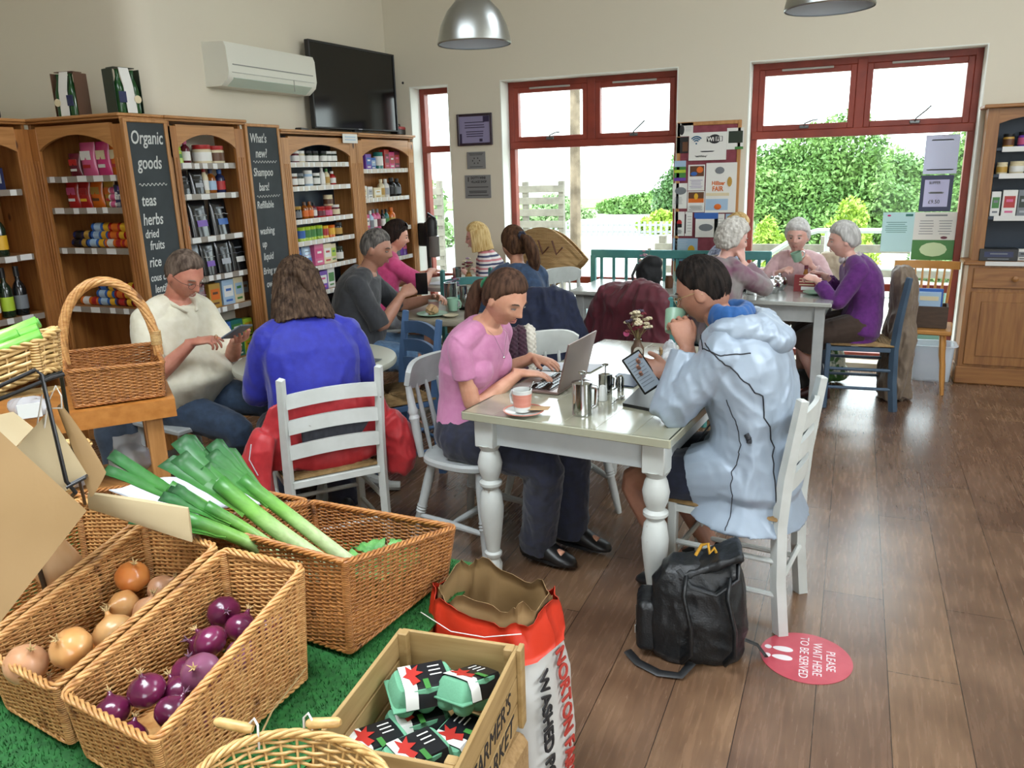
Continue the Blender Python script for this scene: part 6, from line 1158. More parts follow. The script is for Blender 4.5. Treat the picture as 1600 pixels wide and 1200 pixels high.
# ================================================================ PEOPLE
def skin(name, c, c2): return mat('skin_'+name, c, r=.5, c2=c2, ns=18, sss=.12, bump=.12, bs=220)
SK = {'fair': skin('fair', '#c98f76', '#d6a088'), 'ruddy': skin('ruddy', '#b87560', '#c98a74'), 'tan': skin('tan', '#9f705b', '#ae7f69'), 'pale': skin('pale', '#d3a192', '#dcb0a2'), 'light': skin('light', '#c48d72', '#d39f85')}
HC = {}
def hairm(n, c, c2):
    if n not in HC: HC[n] = mat('hair_'+n, c, r=.7, spec=.12, c2=c2, ns=60, st=(1, 1, .15), bump=.5, bs=120, bst=(1, 1, .12))
    return HC[n]
def sstep(x): return 1/(1+np.exp(-x))
def head_verts(nu=72, nv=54, S=1.0, fem=0.):
    th = np.linspace(0, 2*math.pi, nu, endpoint=False); ph = np.linspace(.02, math.pi-.02, nv); T, Pp = np.meshgrid(th, ph)
    x, y, z = np.sin(Pp)*np.sin(T), np.sin(Pp)*np.cos(T), np.cos(Pp)
    w = .075*(1-.30*np.clip(-z-.05, 0, 1)**1.2-(.05*fem)*np.clip(-z, 0, 1)); d = np.where(y > 0, .092*(1-.06*np.clip(-z, 0, 1)), .1*(1-.38*np.clip(-z-.1, 0, 1)**.9))
    X, Y, Z = x*w, y*d, z*.118; f = np.clip(y*1.6, 0, 1)
    def g(cx, cz, sx, sz): return np.exp(-((X-cx)/sx)**2-((Z-cz)/sz)**2)*f
    a = .021*g(0, -.024, .011, .013)+.014*g(0, -.004, .008, .02)+.006*g(.012, -.030, .007, .007)+.006*g(-.012, -.030, .007, .007)
    for s in (-1, 1): a += -.011*g(s*.031, .004, .016, .012)+.005*g(s*.030, .026, .022, .009)+.005*g(s*.042, -.024, .02, .018)-.003*g(s*.05, -.062, .015, .02)
    a += .007*g(0, -.055, .02, .008)+.005*g(0, -.066, .016, .006)-.006*g(0, -.0605, .022, .0028)-.004*g(0, -.08, .02, .007)+.009*g(0, -.097, .02, .014)
    Y = Y+a
    V = np.stack([X, Y, Z], -1)*S; return V
class Fr:      # frame: origin, x=right, y=forward, z=up
    def __init__(s, o, fwd, up): s.o = np.array(o, float); s.y = nrm(fwd); s.x = nrm(np.cross(s.y, up)); s.z = np.cross(s.x, s.y)
    def p(s, v): v = np.asarray(v, float); return s.o+v[..., 0:1]*s.x+v[..., 1:2]*s.y+v[..., 2:3]*s.z
    def loc(s, P): P = np.asarray(P)-s.o; return np.stack([P@s.x, P@s.y, P@s.z], -1)
    def M(s): return Matrix((s.x, s.y, s.z)).transposed()
def ik(a, b, l1, l2, pole):
    a, b = np.array(a, float), np.array(b, float); d = b-a; L_ = np.linalg.norm(d)
    if L_ > (l1+l2)*.995: b = a+d/L_*(l1+l2)*.995; d = b-a; L_ = np.linalg.norm(d)
    if L_ < abs(l1-l2)+.02: L_ = abs(l1-l2)+.02
    u = d/np.linalg.norm(d); t = (l1*l1-l2*l2+L_*L_)/(2*L_); h = math.sqrt(max(l1*l1-t*t, 0)); p = np.array(pole, float); p = nrm(p-u*(p@u)); return a+u*t+p*h, b
def limb(mb, pts, rs, n=14, ext=True):
    P = np.array(pts, float); u = np.linspace(0, 1, len(P)); uu = np.linspace(0, 1, (len(P)-1)*5+1); Q = np.stack([np.interp(uu, u, P[:, k]) for k in range(3)], 1)
    for _ in range(2): Q[1:-1] = (Q[:-2]+2*Q[1:-1]+Q[2:])/4
    mb.tube(Q, np.interp(uu, np.linspace(0, 1, len(rs)), rs), n)
def hand(mb, w, d, n, side, curl, S=1., spread=.06, thumb=.5):
    w = np.array(w, float); d = nrm(d); n = np.array(n, float); n = nrm(n-d*(n@d)); t = np.cross(d, n)*side
    rings = []; 
    for u, a, b in ((-.03, .024, .02), (0, .026, .019), (.03, .036, .017), (.06, .042, .015), (.088, .041, .0125), (.096, .036, .008)): c = w+d*u*S; rings.append([c+t*a*S*math.cos(q)+n*b*S*math.sin(q) for q in np.linspace(0, 2*math.pi, 14, endpoint=False)])
    mb.loft(rings); cu = curl if hasattr(curl, '__len__') else [curl]*4
    for k in range(4):
        off = (.031, .0105, -.0105, -.031)[k]; ln = (.068, .077, .071, .056)[k]*S; p = w+d*(.086-.004*abs(k-1.3))*S+t*off*S; dd = nrm(d+t*(off/.031)*spread); pts = [p-dd*.01*S, p]; ang = 0
        for f, c in ((.45, .85), (.31, 1.15), (.24, .8)): ang += cu[k]*c; v = dd*math.cos(ang)+n*math.sin(ang); p = p+v*ln*f; pts.append(p)
        mb.tube(pts, [.0088*S, .0088*S, .0082*S, .0076*S, .0055*S], 8)
    b0 = w+d*.028*S+t*.028*S; v1 = nrm(d*.75+t*.65*(1-thumb*.4)+n*.6*thumb); v2 = nrm(d*.95+t*.15+n*.9*thumb); mb.tube([b0-v1*.012*S, b0+v1*.02*S, b0+v1*.042*S, b0+v1*.042*S+v2*.028*S, b0+v1*.042*S+v2*.034*S], [.014*S, .0135*S, .011*S, .009*S, .006*S], 8)
TT = np.array([-.16, -.08, 0, .15, .3, .5, .7, .85, .95, 1.02])
TA = np.array([.12, .160, .168, .155, .148, .155, .170, .158, .105, .060]); TBd = np.array([.085, .115, .12, .11, .105, .112, .118, .10, .075, .055])
def person(label, root, ang, seat=.46, s=1., lean=5, curve=8, side=0, head=(0, 10), belly=0, bust=0, width=1., fem=0., skin='fair', voxel=.005, wr=None, el=None, hd=None, ank=None, top=None, bottom=None, shoes='#1c1a19', hair=None, glasses=None, neckf=0., hscale=1., up=None, brow='#5a463a', extra=None, cat='person', armr=1., cutlow=None):
    name = 'person'; F = np.array((math.cos(R(ang)), math.sin(R(ang)), 0)); Lf = np.array((-F[1], F[0], 0)); Z = np.array((0, 0, 1.))
    t = thing(name, label, cat, (root[0], root[1], 0), 0)
    p = np.array((root[0], root[1], seat+.095*s)); sp = [p-Z*.08*s]; n = 20; ts = np.linspace(0, 1.02, n+1); pts = [p]; L_ = .50*s
    for i in range(n): a = R(lean+curve*ts[i]*2-curve*.5); b = R(side); v = Z*math.cos(a)+F*math.sin(a)+Lf*math.sin(b); p = p+nrm(v)*L_*1.02/n; pts.append(p)
    pts = np.array(pts)
    def at(u):
        if u < 0: return pts[0]-nrm(pts[1]-pts[0])*(-u)*L_
        return np.array([np.interp(u, ts, pts[:, k]) for k in range(3)])
    def tang(u): return nrm(at(min(u+.05, 1.02))-at(max(u-.05, -.05)))
    def torso(mb, e=0., t0=-.16, t1=1.02, bl=belly, shoulder=True, ext=0.):
        rings = []
        for u in np.linspace(t0, t1, 22):
            a = (np.interp(u, TT, TA)*(width if u < .93 else 1)+e)*s; b = (np.interp(u, TT, TBd)+e)*s; k = math.exp(-((u-.22)/.26)**2)*bl
            if fem: a *= 1-fem*.13*math.exp(-((u-.35)/.2)**2)+fem*.05*math.exp(-((u+.02)/.15)**2); a -= fem*.012*(u > .6)
            if u < 0: a += ext*(-u)*3; b += ext*(-u)*3
            tg = tang(u); dp = nrm(np.cross(Lf, tg)); dp = dp if dp@F > 0 else -dp; c = at(u)+dp*k*.45; b += k*.55; a += k*.35
            rings.append([c+Lf*a*math.copysign(abs(math.cos(q))**.88, math.cos(q))+dp*b*math.copysign(abs(math.sin(q))**.92, math.sin(q)) for q in np.linspace(0, 2*math.pi, 28, endpoint=False)])
        mb.loft(rings)
        if bust and t1 > .8:
            dp = nrm(np.cross(Lf, tang(.66))); dp = dp if dp@F > 0 else -dp
            for q in (-1, 1): mb.ell(at(.64)+Lf*q*.07*s+dp*(.062+.3*bust)*s, (np.array((.064, .062, .075))*(1+bust)+e)*s*.95, 14, 9)
    body = MB(); torso(body)
    sh = {q: at(.835)+Lf*q*.150*s*width for q in (-1, 1)}; arms = {}; l1, l2 = .282*s, .252*s
    for q, key in ((1, 'L'), (-1, 'R')):
        w = wr[key]; pole = (el or {}).get(key, -Z*1.+Lf*q*.5-F*.3); e_, w = ik(sh[q], w, l1, l2, pole); arms[q] = (sh[q], e_, w)
        ar = armr*s; limb(body, [at(.97)+Lf*q*.03*s, at(.93)+Lf*q*.09*s, sh[q]], [.034*s, .036*s, .04*s]); body.ell(sh[q]+Z*.0-Lf*q*.008, (.042*ar,)*3, 12, 8)
        limb(body, [sh[q]-Lf*q*.03*s, sh[q], (sh[q]+e_)/2, e_, (e_+w)/2, w], [.038*ar, .042*ar, .039*ar, .037*ar, .034*ar, .0235*s])
        h = (hd or {}).get(key, {}); d_ = h.get('d', w-e_); n_ = h.get('n', -Z); hand(body, w, d_, n_, -q, h.get('curl', .35), s*h.get('s', .97), h.get('spread', .07), h.get('thumb', .5))
    hips = {q: at(0)+Lf*q*.088*s*width-Z*.012 for q in (-1, 1)}; legs = {}
    for q, key in ((1, 'L'), (-1, 'R')):
        A_ = np.array(ank[key], float); k_, A_ = ik(hips[q], A_, .425*s, .415*s, F*1.+Z*.9+Lf*q*.12); legs[q] = (hips[q], k_, A_)
        limb(body, [hips[q]-F*.02, hips[q]+F*.03, (hips[q]+k_)/2, k_, k_*.6+A_*.4, A_], [.082*s, .085*s, .07*s, .053*s, .052*s, .036*s])
        fd = nrm(np.array((k_-hips[q])[:2].tolist()+[0])+F*.4); body.ell(A_+fd*.06-Z*.03, (.04, .04, .03), 10, 6); limb(body, [A_, A_-Z*.03+fd*.03, A_-Z*.045+fd*.13], [.036*s, .036, .026])
        if shoes:
            sm = MB(); base = A_[2]-.075; f = Fr((A_[0], A_[1], max(base, 0.0)), fd, Z); rings = []
            for u, wd, hgt in ((-.075, .02, .07), (-.065, .036, .115), (-.03, .042, .125), (.025, .043, .115), (.08, .048, .078), (.13, .048, .048), (.17, .038, .036), (.188, .018, .02)):
                rings.append([f.p(np.array((wd*math.cos(a), u, hgt*(.5+.5*math.sin(a))))) for a in np.linspace(0, 2*math.pi, 16, endpoint=False)])
            sm.loft(rings); so = obj('shoe', sm, mat('shoe_'+shoes.strip('#'), shoes, r=.4), t, world=True, sharp=None)
            sl = MB(); rings = [[f.p(np.array((wd*math.cos(a)*1.04, u0+.0, zz))) for a in [0]] for u0, wd, zz in ()]
            G = [(x, y) for x, y in [(.036*math.cos(a)*(1.15 if math.sin(a) > 0 else 1), .055+.132*math.sin(a)) for a in np.linspace(0, 2*math.pi, 24, endpoint=False)]]
            sl.prism(G, f.p(np.array((0, 0, .0))), f.x, f.y, .014); obj('sole', sl, mblk, so, world=True)
    # neck and head
    N = at(1.0); yaw, pit = head; a = R(ang+yaw); hf = np.array((math.cos(a)*math.cos(R(pit)), math.sin(a)*math.cos(R(pit)), -math.sin(R(pit)))); nt = nrm(tang(1.0)*.8+F*(math.sin(R(pit))*.55+neckf)+Z*.35)
    hu = nrm(np.cross(np.cross(hf, Z), hf)+ (Lf*math.tan(R(up)) if up else 0)); S = 1.0*hscale*(.6+.4*s); base = N+nt*.07*s; hc = base+hu*.075*S+hf*.012; fr = Fr(hc, hf, hu)
    limb(body, [N-nt*.06*s, N, base, hc-hu*.03*S-hf*.015], [.062*s, .052*s*(1-.1*fem), .05*s*(1-.12*fem), .05*S])
    V = fr.p(head_verts(S=S, fem=fem)); body.loft([V[i] for i in range(V.shape[0])])
    for q in (-1, 1): body.ell(fr.p(np.array((q*.0745*S, -.006*S, -.008*S))), (1, 1, 1), 12, 8, M=fr.M() @ Matrix.Rotation(R(-14*q), 3, 'Z') @ Matrix.Diagonal((.009*S, .017*S, .029*S)))
    me = fuse(body, voxel, 2); bo = obj('body', me, SK[skin], t, world=True, sharp=None)
    # eyes, brows, lips
    iris = mat('eye_dark', '#2c221c', r=.15); ew = mat('eye_white', '#9c928b', r=.35); bm_ = mat('brow_'+brow.strip('#'), brow, r=.8); lip = mat('lip_'+skin, {'fair': '#a86c60', 'ruddy': '#9a5f52', 'tan': '#875645', 'pale': '#b57d74', 'light': '#a3655a'}[skin], r=.45)
    for q in (-1, 1):
        o = obj('eye', MB().ell(fr.p(np.array((q*.031, .0795, .003))*S), (1, 1, 1), 14, 8, M=fr.M() @ Matrix.Diagonal((.0135*S, .0072*S, (.0042 if pit < 20 else .0018)*S))), ew, t, world=True, sharp=None)
        obj('iris', MB().ell(fr.p(np.array((q*.030, .0855, .002))*S), (1, 1, 1), 10, 6, M=fr.M() @ Matrix.Diagonal((.0055*S, .0018*S, (.0040 if pit < 20 else .0016)*S))), iris, o, world=True, sharp=None)
        e = MB(); e.tube([fr.p(np.array((q*x, y, z))*S) for x, y, z in ((.014, .0885, .022), (.028, .0885, .028), (.040, .081, .027), (.048, .073, .022))], [.0022*S, .0032*S, .003*S, .0012*S], 6); obj('eyebrow', e, bm_, t, world=True, sharp=None)
        e = MB(); e.tube([fr.p(np.array((q*x, y, z))*S) for x, y, z in ((.018, .083, .003), (.025, .0868, .0075), (.034, .0855, .0078), (.045, .076, .003))], .0014*S, 5); obj('eyelid', e, bm_, t, world=True, sharp=None)
    l = MB()
    for z, r_ in ((-.0565, .0030), (-.0645, .0036)): l.tube([fr.p(np.array((x, .0895+r_*.2-abs(x)*.35, z+(.0015 if z > -.06 and abs(x) < .012 and abs(x) > .003 else 0)))*S) for x in np.linspace(-.022, .022, 9)], [.001*S, r_*.7*S, r_*.9*S, r_*S, r_*.95*S, r_*S, r_*.9*S, r_*.7*S, .001*S], 8)
    obj('lips', l, lip, t, world=True, sharp=None)
    # clothes
    def cloth(nm, mb, m, vox, it, wr_, fn=None, lab=None):
        me = fuse(mb, vox, it); displace(me, wr_)
        if fn: displace(me, fn)
        o = obj(nm, me, m, t, world=True, sharp=None)
        if lab: o['label'] = lab
        return o
    if bottom:
        c_, ln, e, m, amp = bottom; mb = MB(); torso(mb, .012, -.2, .14, belly*.6)
        for q in (-1, 1):
            h_, k_, A_ = legs[q]; full = [h_-F*.02, h_+F*.03, (h_+k_)/2, k_, k_*.6+A_*.4, A_-Z*.025]; rs = [.088, .092, .078, .064, .064, .062]
            if ln < 2: u = np.linspace(0, 1, 6); lim = .6*ln if ln <= 1 else .6+.4*(ln-1); uu = np.linspace(0, lim, 6); full = [np.array([np.interp(x, u, np.array(full)[:, k]) for k in range(3)]) for x in uu]; rs = [np.interp(x, u, rs)+.006*(i == 5) for i, x in enumerate(uu)]
            limb(mb, full, [r_*s+e for r_ in rs], 18)
        cloth(c_, mb, m, .0065, 4, wrinkle(amp, 11, (1, 1, .8), s*3))
    if top:
        c_, m, e, slv, lowt, amp, opt = top; mb = MB(); torso(mb, e, lowt, .985, belly, ext=opt.get('flare', 0))
        for q in (-1, 1):
            a, b, w = arms[q]; u = [0, .12, .28, .5, .75, 1]; full = np.array([a-Lf*q*.05*s, a, (a+b)/2, b, (b+w)/2, w]); rs = np.array([.044, .046, .041, .037, .034, .026])*armr*s+e*opt.get('arm', .8); lim = {0: .0}.get(slv, slv*.5); uu = np.linspace(0, lim, 7); Q = [np.array([np.interp(x, u, full[:, k]) for k in range(3)]) for x in uu]; rr = [np.interp(x, u, rs) for x in uu]
            if slv < 1.2: rr = [r_+.006*(i/6)**2 for i, r_ in enumerate(rr)]
            limb(mb, Q, rr, 18); limb(mb, [at(.95)+Lf*q*.05*s, at(.92)+Lf*q*.10*s, a], [.040*s+e*.8, .046*s+e*.8, .047*s+e*.8]); mb.ell(a-Z*.002-Lf*q*.008, (.049*armr*s+e*.8,)*3, 14, 9)
        if opt.get('lap'):
            for q in (-1, 1): h_, k_, _ = legs[q]; mb.tube(np.linspace(h_+Z*.01, h_+(k_-h_)*opt['lap']+Z*.0, 6), [.125*s, .125*s, .122*s, .118*s, .116*s, .112*s], 18)
        o = cloth(c_, mb, m, opt.get('vox', .006), 5, wrinkle(amp, opt.get('fr', 8), opt.get('st', (1, 1, .6)), s*5+ang), opt.get('fn'))
    if glasses:
        gm_ = mat('frame_'+glasses.strip('#'), glasses, r=.3, m=.3 if glasses > '#6' else 0); g = MB(); yy = .0985
        for q in (-1, 1):
            g.tube([fr.p(np.array((q*.032+.021*math.cos(a), yy-.006*abs(math.cos(a)), .0+.0145*math.sin(a)))*S) for a in np.linspace(0, 2*math.pi, 20, endpoint=False)], .0011*S, 5, closed=True)
            g.tube([fr.p(np.array(v)*S) for v in ((q*.053, yy-.006, .006), (q*.0755, .065, .008), (q*.0795, .0, .006), (q*.078, -.02, -.008))], .0012*S, 5)
        g.tube([fr.p(np.array((x, yy+.002-.0*x, .004))*S) for x in (-.011, 0, .011)], .0011*S, 5); obj('glasses', g, gm_, t, world=True, sharp=None)
    if hair: hair(t, fr, S)
    return dict(t=t, fr=fr, S=S, arms=arms, legs=legs, at=at, F=F, L=Lf, N=N, sh=sh, tang=tang)
def hairfn(hm, kind='short', thick=.012, ln=.1, amp=.003, vox=.004, front=.55, sideb=-.05, back=-.5, tail=None, tailr=None, lock=None, curl=0, part=0., band=None, widen=0., open_=.9, fade=1.):
    def f(t, fr, S):
        nu, nv = 80, 56; th = np.linspace(0, 2*math.pi, nu, endpoint=False); ph = np.linspace(.02, math.pi-.02, nv); T, Pp = np.meshgrid(th, ph); x, y, z = np.sin(Pp)*np.sin(T), np.sin(Pp)*np.cos(T), np.cos(Pp)
        zt = np.interp(y, [-1, -.5, -.15, .12, .3, .62, 1], [back, back+.05, sideb-.1, sideb, .3, front, front+.06]); mk = sstep((z-zt)/.05)
        w = .075; d = np.where(y > 0, .092, .1*(1-.38*np.clip(-z-.1, 0, 1)**.9)); off = thick*mk*(fade+(1-fade)*np.clip(z*1.6+.25, 0, 1))-.014*(1-mk)+thick*.5*np.clip(z, 0, 1)*mk
        V = np.stack([x*(w+off), y*(d+off), z*(.118+off)], -1); mb = MB(); V = fr.p(V*S); mb.loft([V[i] for i in range(nv)])
        if kind in ('bob', 'long'):
            rings = []; zz = np.linspace(.07, -ln, 12)
            for zc in zz:
                u = (.07-zc)/(.07+ln); ro = np.array((.083+thick*.6+widen*u, .095+thick*.6+widen*.6*u)); ri = ro-.02; A = np.linspace(open_+.25*(1-u), 2*math.pi-open_-.25*(1-u), 22); o_ = [(-math.sin(a)*ro[0], math.cos(a)*ro[1]-.012*(u), zc) for a in A]; i_ = [(-math.sin(a)*ri[0], math.cos(a)*ri[1]-.012*u, zc) for a in A[::-1]]; rings.append(fr.p(np.array(o_+i_)*S))
            mb.loft(rings)
        if lock:
            for P_, r_ in lock: mb.tube(fr.p(np.array(P_)*S), np.array(r_)*S, 12)
        me = fuse(mb, vox, 2)
        def dsp(co, no):
            q = fr.loc(co)/S; a = np.arctan2(q[:, 0], q[:, 1]+.02)
            if curl: return curl*(vn(q*55)*.8+vn(q*110)*.5)
            return amp*(vn(np.stack([a*16, q[:, 2]*9, q[:, 1]*6+a*2], 1))+.7*vn(np.stack([a*38, q[:, 2]*14, q[:, 1]*10], 1)))
        displace(me, dsp); o = obj('hair', me, hm, t, world=True, sharp=None)
        if tail:
            P_ = np.array(tail, float); u = np.linspace(0, 1, len(P_)); uu = np.linspace(0, 1, 24); C = np.stack([np.interp(uu, u, P_[:, k]) for k in range(3)], 1)
            for _ in range(3): C[1:-1] = (C[:-2]+2*C[1:-1]+C[2:])/4
            mb = MB()
            for k in range(9):
                a = k*2.4; rr_ = .5 if k else 0; pr = np.interp(uu, np.linspace(0, 1, len(tailr)), tailr); offs = np.stack([np.cos(a+uu*1.5)*pr*rr_, np.sin(a+uu*1.5)*pr*rr_, 0*uu], 1); mb.tube(fr.p((C+offs)*S), pr*S*.62, 10)
            me = fuse(mb, .0045, 1); displace(me, lambda co, no: .0018*vn(fr.loc(co)*np.array((160, 160, 16)))); obj('ponytail', me, hm, o, world=True, sharp=None)
        if band:
            bm_, bp, br = band; mb = MB(); mb.tube([fr.p((np.array(bp)+np.array((br*math.cos(a), 0, br*math.sin(a))))*S) for a in np.linspace(0, 2*math.pi, 18, endpoint=False)], [(.011+.003*math.sin(k*2.4))*S for k in range(18)], 8, closed=True); obj('hair_tie', mb, bm_, t, world=True, sharp=None)
    return f
def fabric(name, c, c2=None, **k): return mat(name, c, r=k.pop('r', .85), c2=c2 or c, ns=k.pop('ns', 30), bump=k.pop('bump', .15), bs=k.pop('bs', 350), sheen=.2, **k)
denim = fabric('blue_denim', '#26364a', '#31445c'); navy_tr = fabric('dark_navy_trousers', '#1c1f2b', '#22263a'); Zv = np.array((0, 0, 1.))
V3 = lambda *a: np.array(a, float)

# --- man in cream polo, left
pm = person('man in a cream polo and glasses, looking down at his phone', (-3.15, 3.0), -2, seat=.46, s=1.04, lean=0, curve=14, head=(-2, 32), belly=.14, width=1.14, skin='ruddy', voxel=.0045, armr=1.08,
    wr={'R': V3(-2.90, 2.875, .885), 'L': V3(-2.80, 3.06, .86)}, el={'R': V3(-.5, -.6, -1), 'L': V3(-.3, .6, -1)},
    hd={'R': dict(d=V3(.85, .45, .12), n=V3(.2, .3, -.9), curl=[.35, .6, .75, .8], thumb=.8), 'L': dict(d=V3(.85, -.45, .2), n=V3(-.1, -.2, .95), curl=.55, thumb=.6)},
    ank={'R': V3(-3.0, 3.02, .09), 'L': V3(-2.66, 3.22, .09)}, shoes='#3a3230',
    top=('polo_shirt', fabric('cream_polo_cotton', '#d9d4bd', '#e0dcc8'), .022, .92, -.12, .004, dict(flare=.02, arm=.9)), bottom=('jeans', 2, .012, denim, .004),
    hair=hairfn(hairm('grey_brown', '#463a32', '#77685c'), thick=.008, fade=.6, front=.62, sideb=.0, back=-.42, amp=.002), glasses='#4a3b30', brow='#8a7b6e')
fr, S = pm['fr'], pm['S']
ph = thing('smartphone', 'silver smartphone held by the man in the cream polo', 'phone', (-2.700, 2.965, .93)); mx = Matrix.Rotation(R(-28), 3, 'Y') @ Matrix.Rotation(R(-10), 3, 'X')
obj('case', MB().box((0, 0, 0), (.15, .075, .009), bev=.004, M=mx), mat('pale_blue_case', '#5f6b78', r=.3), ph); obj('screen', MB().box(tuple(mx @ Vector((0, 0, .0052))), (.138, .066, .001), M=mx), mat('lit_pale_screen', '#9fb2c4', r=.15), ph)
col = MB(); at, F_, L_ = pm['at'], pm['F'], pm['L']; cN = pm['N']
for q in (-1, 1): col.tube([cN-F_*.055+L_*q*.01+Zv*.012, cN+L_*q*.07*1.0-F_*.02+Zv*.01, cN+L_*q*.065+F_*.05-Zv*.02, cN+L_*q*.03+F_*.10-Zv*.06], [.006, .008, .009, .005], 6, ry=[.018, .022, .022, .01])
obj('collar', col, MATS['cream_polo_cotton'], pm['t'], world=True, sharp=None)
obj('wedding_ring', MB().tube([V3(-2.80, 2.93, .905)+V3(0, math.cos(a)*.01, math.sin(a)*.01) for a in np.linspace(0, 6.28, 12, endpoint=False)], .0015, 5, closed=True), mat('gold_ring', '#b5893a', r=.25, m=1.), pm['t'], world=True)
# --- woman in cobalt blue, back view
bw = person('woman in a cobalt blue blouse seen from behind, hair half up', (-2.10, 2.745), 140, seat=.46, s=1.0, lean=8, curve=10, head=(-5, 22), belly=.04, width=1.14, fem=.3, skin='fair', voxel=.006, armr=1.15,
    wr={'L': V3(-2.45, 2.90, .82), 'R': V3(-2.20, 3.10, .82)}, el={'L': V3(-.1, -.5, -1), 'R': V3(.6, .0, -1)}, ank={'L': V3(-2.44, 2.88, .09), 'R': V3(-2.20, 3.02, .09)}, shoes='#22242a',
    top=('blouse', fabric('cobalt_blue_crepe', '#171d8c', '#1e269c', r=.65), .024, 1.95, -.2, .010, dict(flare=.10, arm=1.1, fr=6)), bottom=('trousers', 2, .012, navy_tr, .004),
    hair=hairfn(hairm('brown_grey_streaked', '#2c2019', '#5c493a'), 'long', thick=.018, ln=.165, amp=.008, widen=.045, open_=1.0, lock=[([(-.05, -.085, .05), (.0, -.115, .035), (.035, -.12, .02)], [.018, .024, .02]), ([(.06, -.07, .05), (.03, -.115, .03), (.02, -.13, .0)], [.016, .026, .02]), ([(.015, -.12, .03), (.02, -.13, -.01), (.03, -.125, -.05)], [.022, .02, .01])]))
# --- man in grey t-shirt
gm = person('man in a dark grey t-shirt with cropped grey hair and stubble', (-2.93, 4.25), 22, s=1.04, lean=8, curve=16, head=(-8, 14), belly=.08, width=1.12, skin='tan', voxel=.0055, armr=1.12,
    wr={'R': V3(-2.60, 4.36, .90), 'L': V3(-2.52, 4.62, .84)}, el={'R': V3(-.2, -.7, -1), 'L': V3(-.2, .6, -1)}, hd={'R': dict(d=V3(.45, .7, .35), n=V3(-.3, .6, -.3), curl=1.1, thumb=.9), 'L': dict(d=V3(.8, -.3, .1), n=V3(0, -.5, -.6), curl=.6)},
    ank={'R': V3(-2.62, 4.30, .09), 'L': V3(-2.5, 4.62, .09)}, top=('t_shirt', fabric('dark_grey_jersey', '#2e3033', '#35373b'), .022, .98, -.14, .006, dict(flare=.03)), bottom=('denim_shorts', 1.0, .018, fabric('faded_denim', '#3f5a78', '#52708e'), .005), shoes='#5a4a3a',
    hair=hairfn(hairm('cropped_grey', '#3d3a38', '#7d7873'), thick=.007, fade=.35, front=.52, sideb=.0, back=-.5, amp=.0015), brow='#4a4542')
obj('phone', MB().box((-2.535, 4.50, .95), (.075, .015, .14), rz=.6, bev=.006), blk, None); q_ = bpy.data.objects['phone']; q_.name = 'smartphone'; tag(q_, 'black phone raised by the man in the grey t-shirt', 'phone')
# --- person in bright pink behind
pp_ = person('person in a bright pink t-shirt with sunglasses on dark hair', (-3.44, 5.36), 52, s=1.0, lean=10, curve=14, head=(-12, 14), width=1.08, skin='fair', voxel=.007, armr=1.15, belly=.05,
    wr={'R': V3(-3.14, 5.72, .85), 'L': V3(-3.25, 5.86, .83)}, el={'R': V3(.6, -.8, -.6), 'L': V3(-.6, .5, -1)}, ank={'R': V3(-3.14, 5.45, .09), 'L': V3(-3.25, 5.7, .09)}, top=('t_shirt', fabric('bright_pink_jersey', '#c23d72', '#cc4a7e'), .02, .95, -.14, .006, dict()), bottom=('grey_shorts', 1.1, .016, fabric('grey_marl', '#8a8d92', '#9a9da2'), .004),
    hair=hairfn(hairm('near_black', '#1d1614', '#33251f'), thick=.012, front=.5, sideb=-.2, back=-.6, amp=.003))
fr, S = pp_['fr'], pp_['S']; g = MB()
for q in (-1, 1): g.ell(fr.p(np.array((q*.03, .062, .105))*S), (1, 1, 1), 12, 6, M=fr.M() @ Matrix.Rotation(R(40), 3, 'X') @ Matrix.Diagonal((.027, .006, .02)))
g.tube([fr.p(np.array(v)*S) for v in ((-.088, -.02, .03), (-.075, .04, .09), (0, .07, .11), (.075, .04, .09), (.088, -.02, .03))], .003, 6); obj('sunglasses', g, blk, pp_['t'], world=True)
# --- blonde woman in stripes
def stripes(name, cols, sc):
    M = bpy.data.materials.new(name); M.use_nodes = True; N, L = M.node_tree.nodes, M.node_tree.links; b = N['Principled BSDF']; b.inputs['Roughness'].default_value = .85; tc = N.new('ShaderNodeTexCoord'); sx = N.new('ShaderNodeSeparateXYZ'); L.new(tc.outputs['Object'], sx.inputs[0]); mm = N.new('ShaderNodeMath'); mm.operation = 'MULTIPLY'; mm.inputs[1].default_value = sc; L.new(sx.outputs['Z'], mm.inputs[0]); fr_ = N.new('ShaderNodeMath'); fr_.operation = 'FRACT'; L.new(mm.outputs[0], fr_.inputs[0]); cr = N.new('ShaderNodeValToRGB'); cr.color_ramp.interpolation = 'CONSTANT'; L.new(fr_.outputs[0], cr.inputs[0])
    e = cr.color_ramp.elements; e[0].color = lin(cols[0]); e[1].position = 1/len(cols); e[1].color = lin(cols[1])
    for i, c in enumerate(cols[2:]): q = e.new((i+2)/len(cols)); q.color = lin(c)
    L.new(cr.outputs[0], b.inputs['Base Color']); return M
person('blonde woman with glasses and a striped top near the window', (-2.72, 6.12), 196, s=.90, lean=8, curve=14, head=(10, 8), fem=1, bust=.02, skin='pale', voxel=.007,
    wr={'R': V3(-2.92, 6.22, .80), 'L': V3(-2.92, 5.98, .80)}, ank={'R': V3(-3.0, 6.2, .09), 'L': V3(-3.0, 6.0, .09)}, top=('striped_top', stripes('striped_jersey', ['#d8d2d0', '#3a3f5e', '#d8d2d0', '#c47a80'], 16), .016, 1.5, -.12, .004, dict()), bottom=('trousers', 2, .01, navy_tr, .003), glasses='#5a1f26',
    hair=hairfn(hairm('blonde', '#b5935a', '#dcc48e'), 'bob', thick=.014, ln=.115, amp=.003, widen=.012, open_=.75), brow='#9a7a4c')
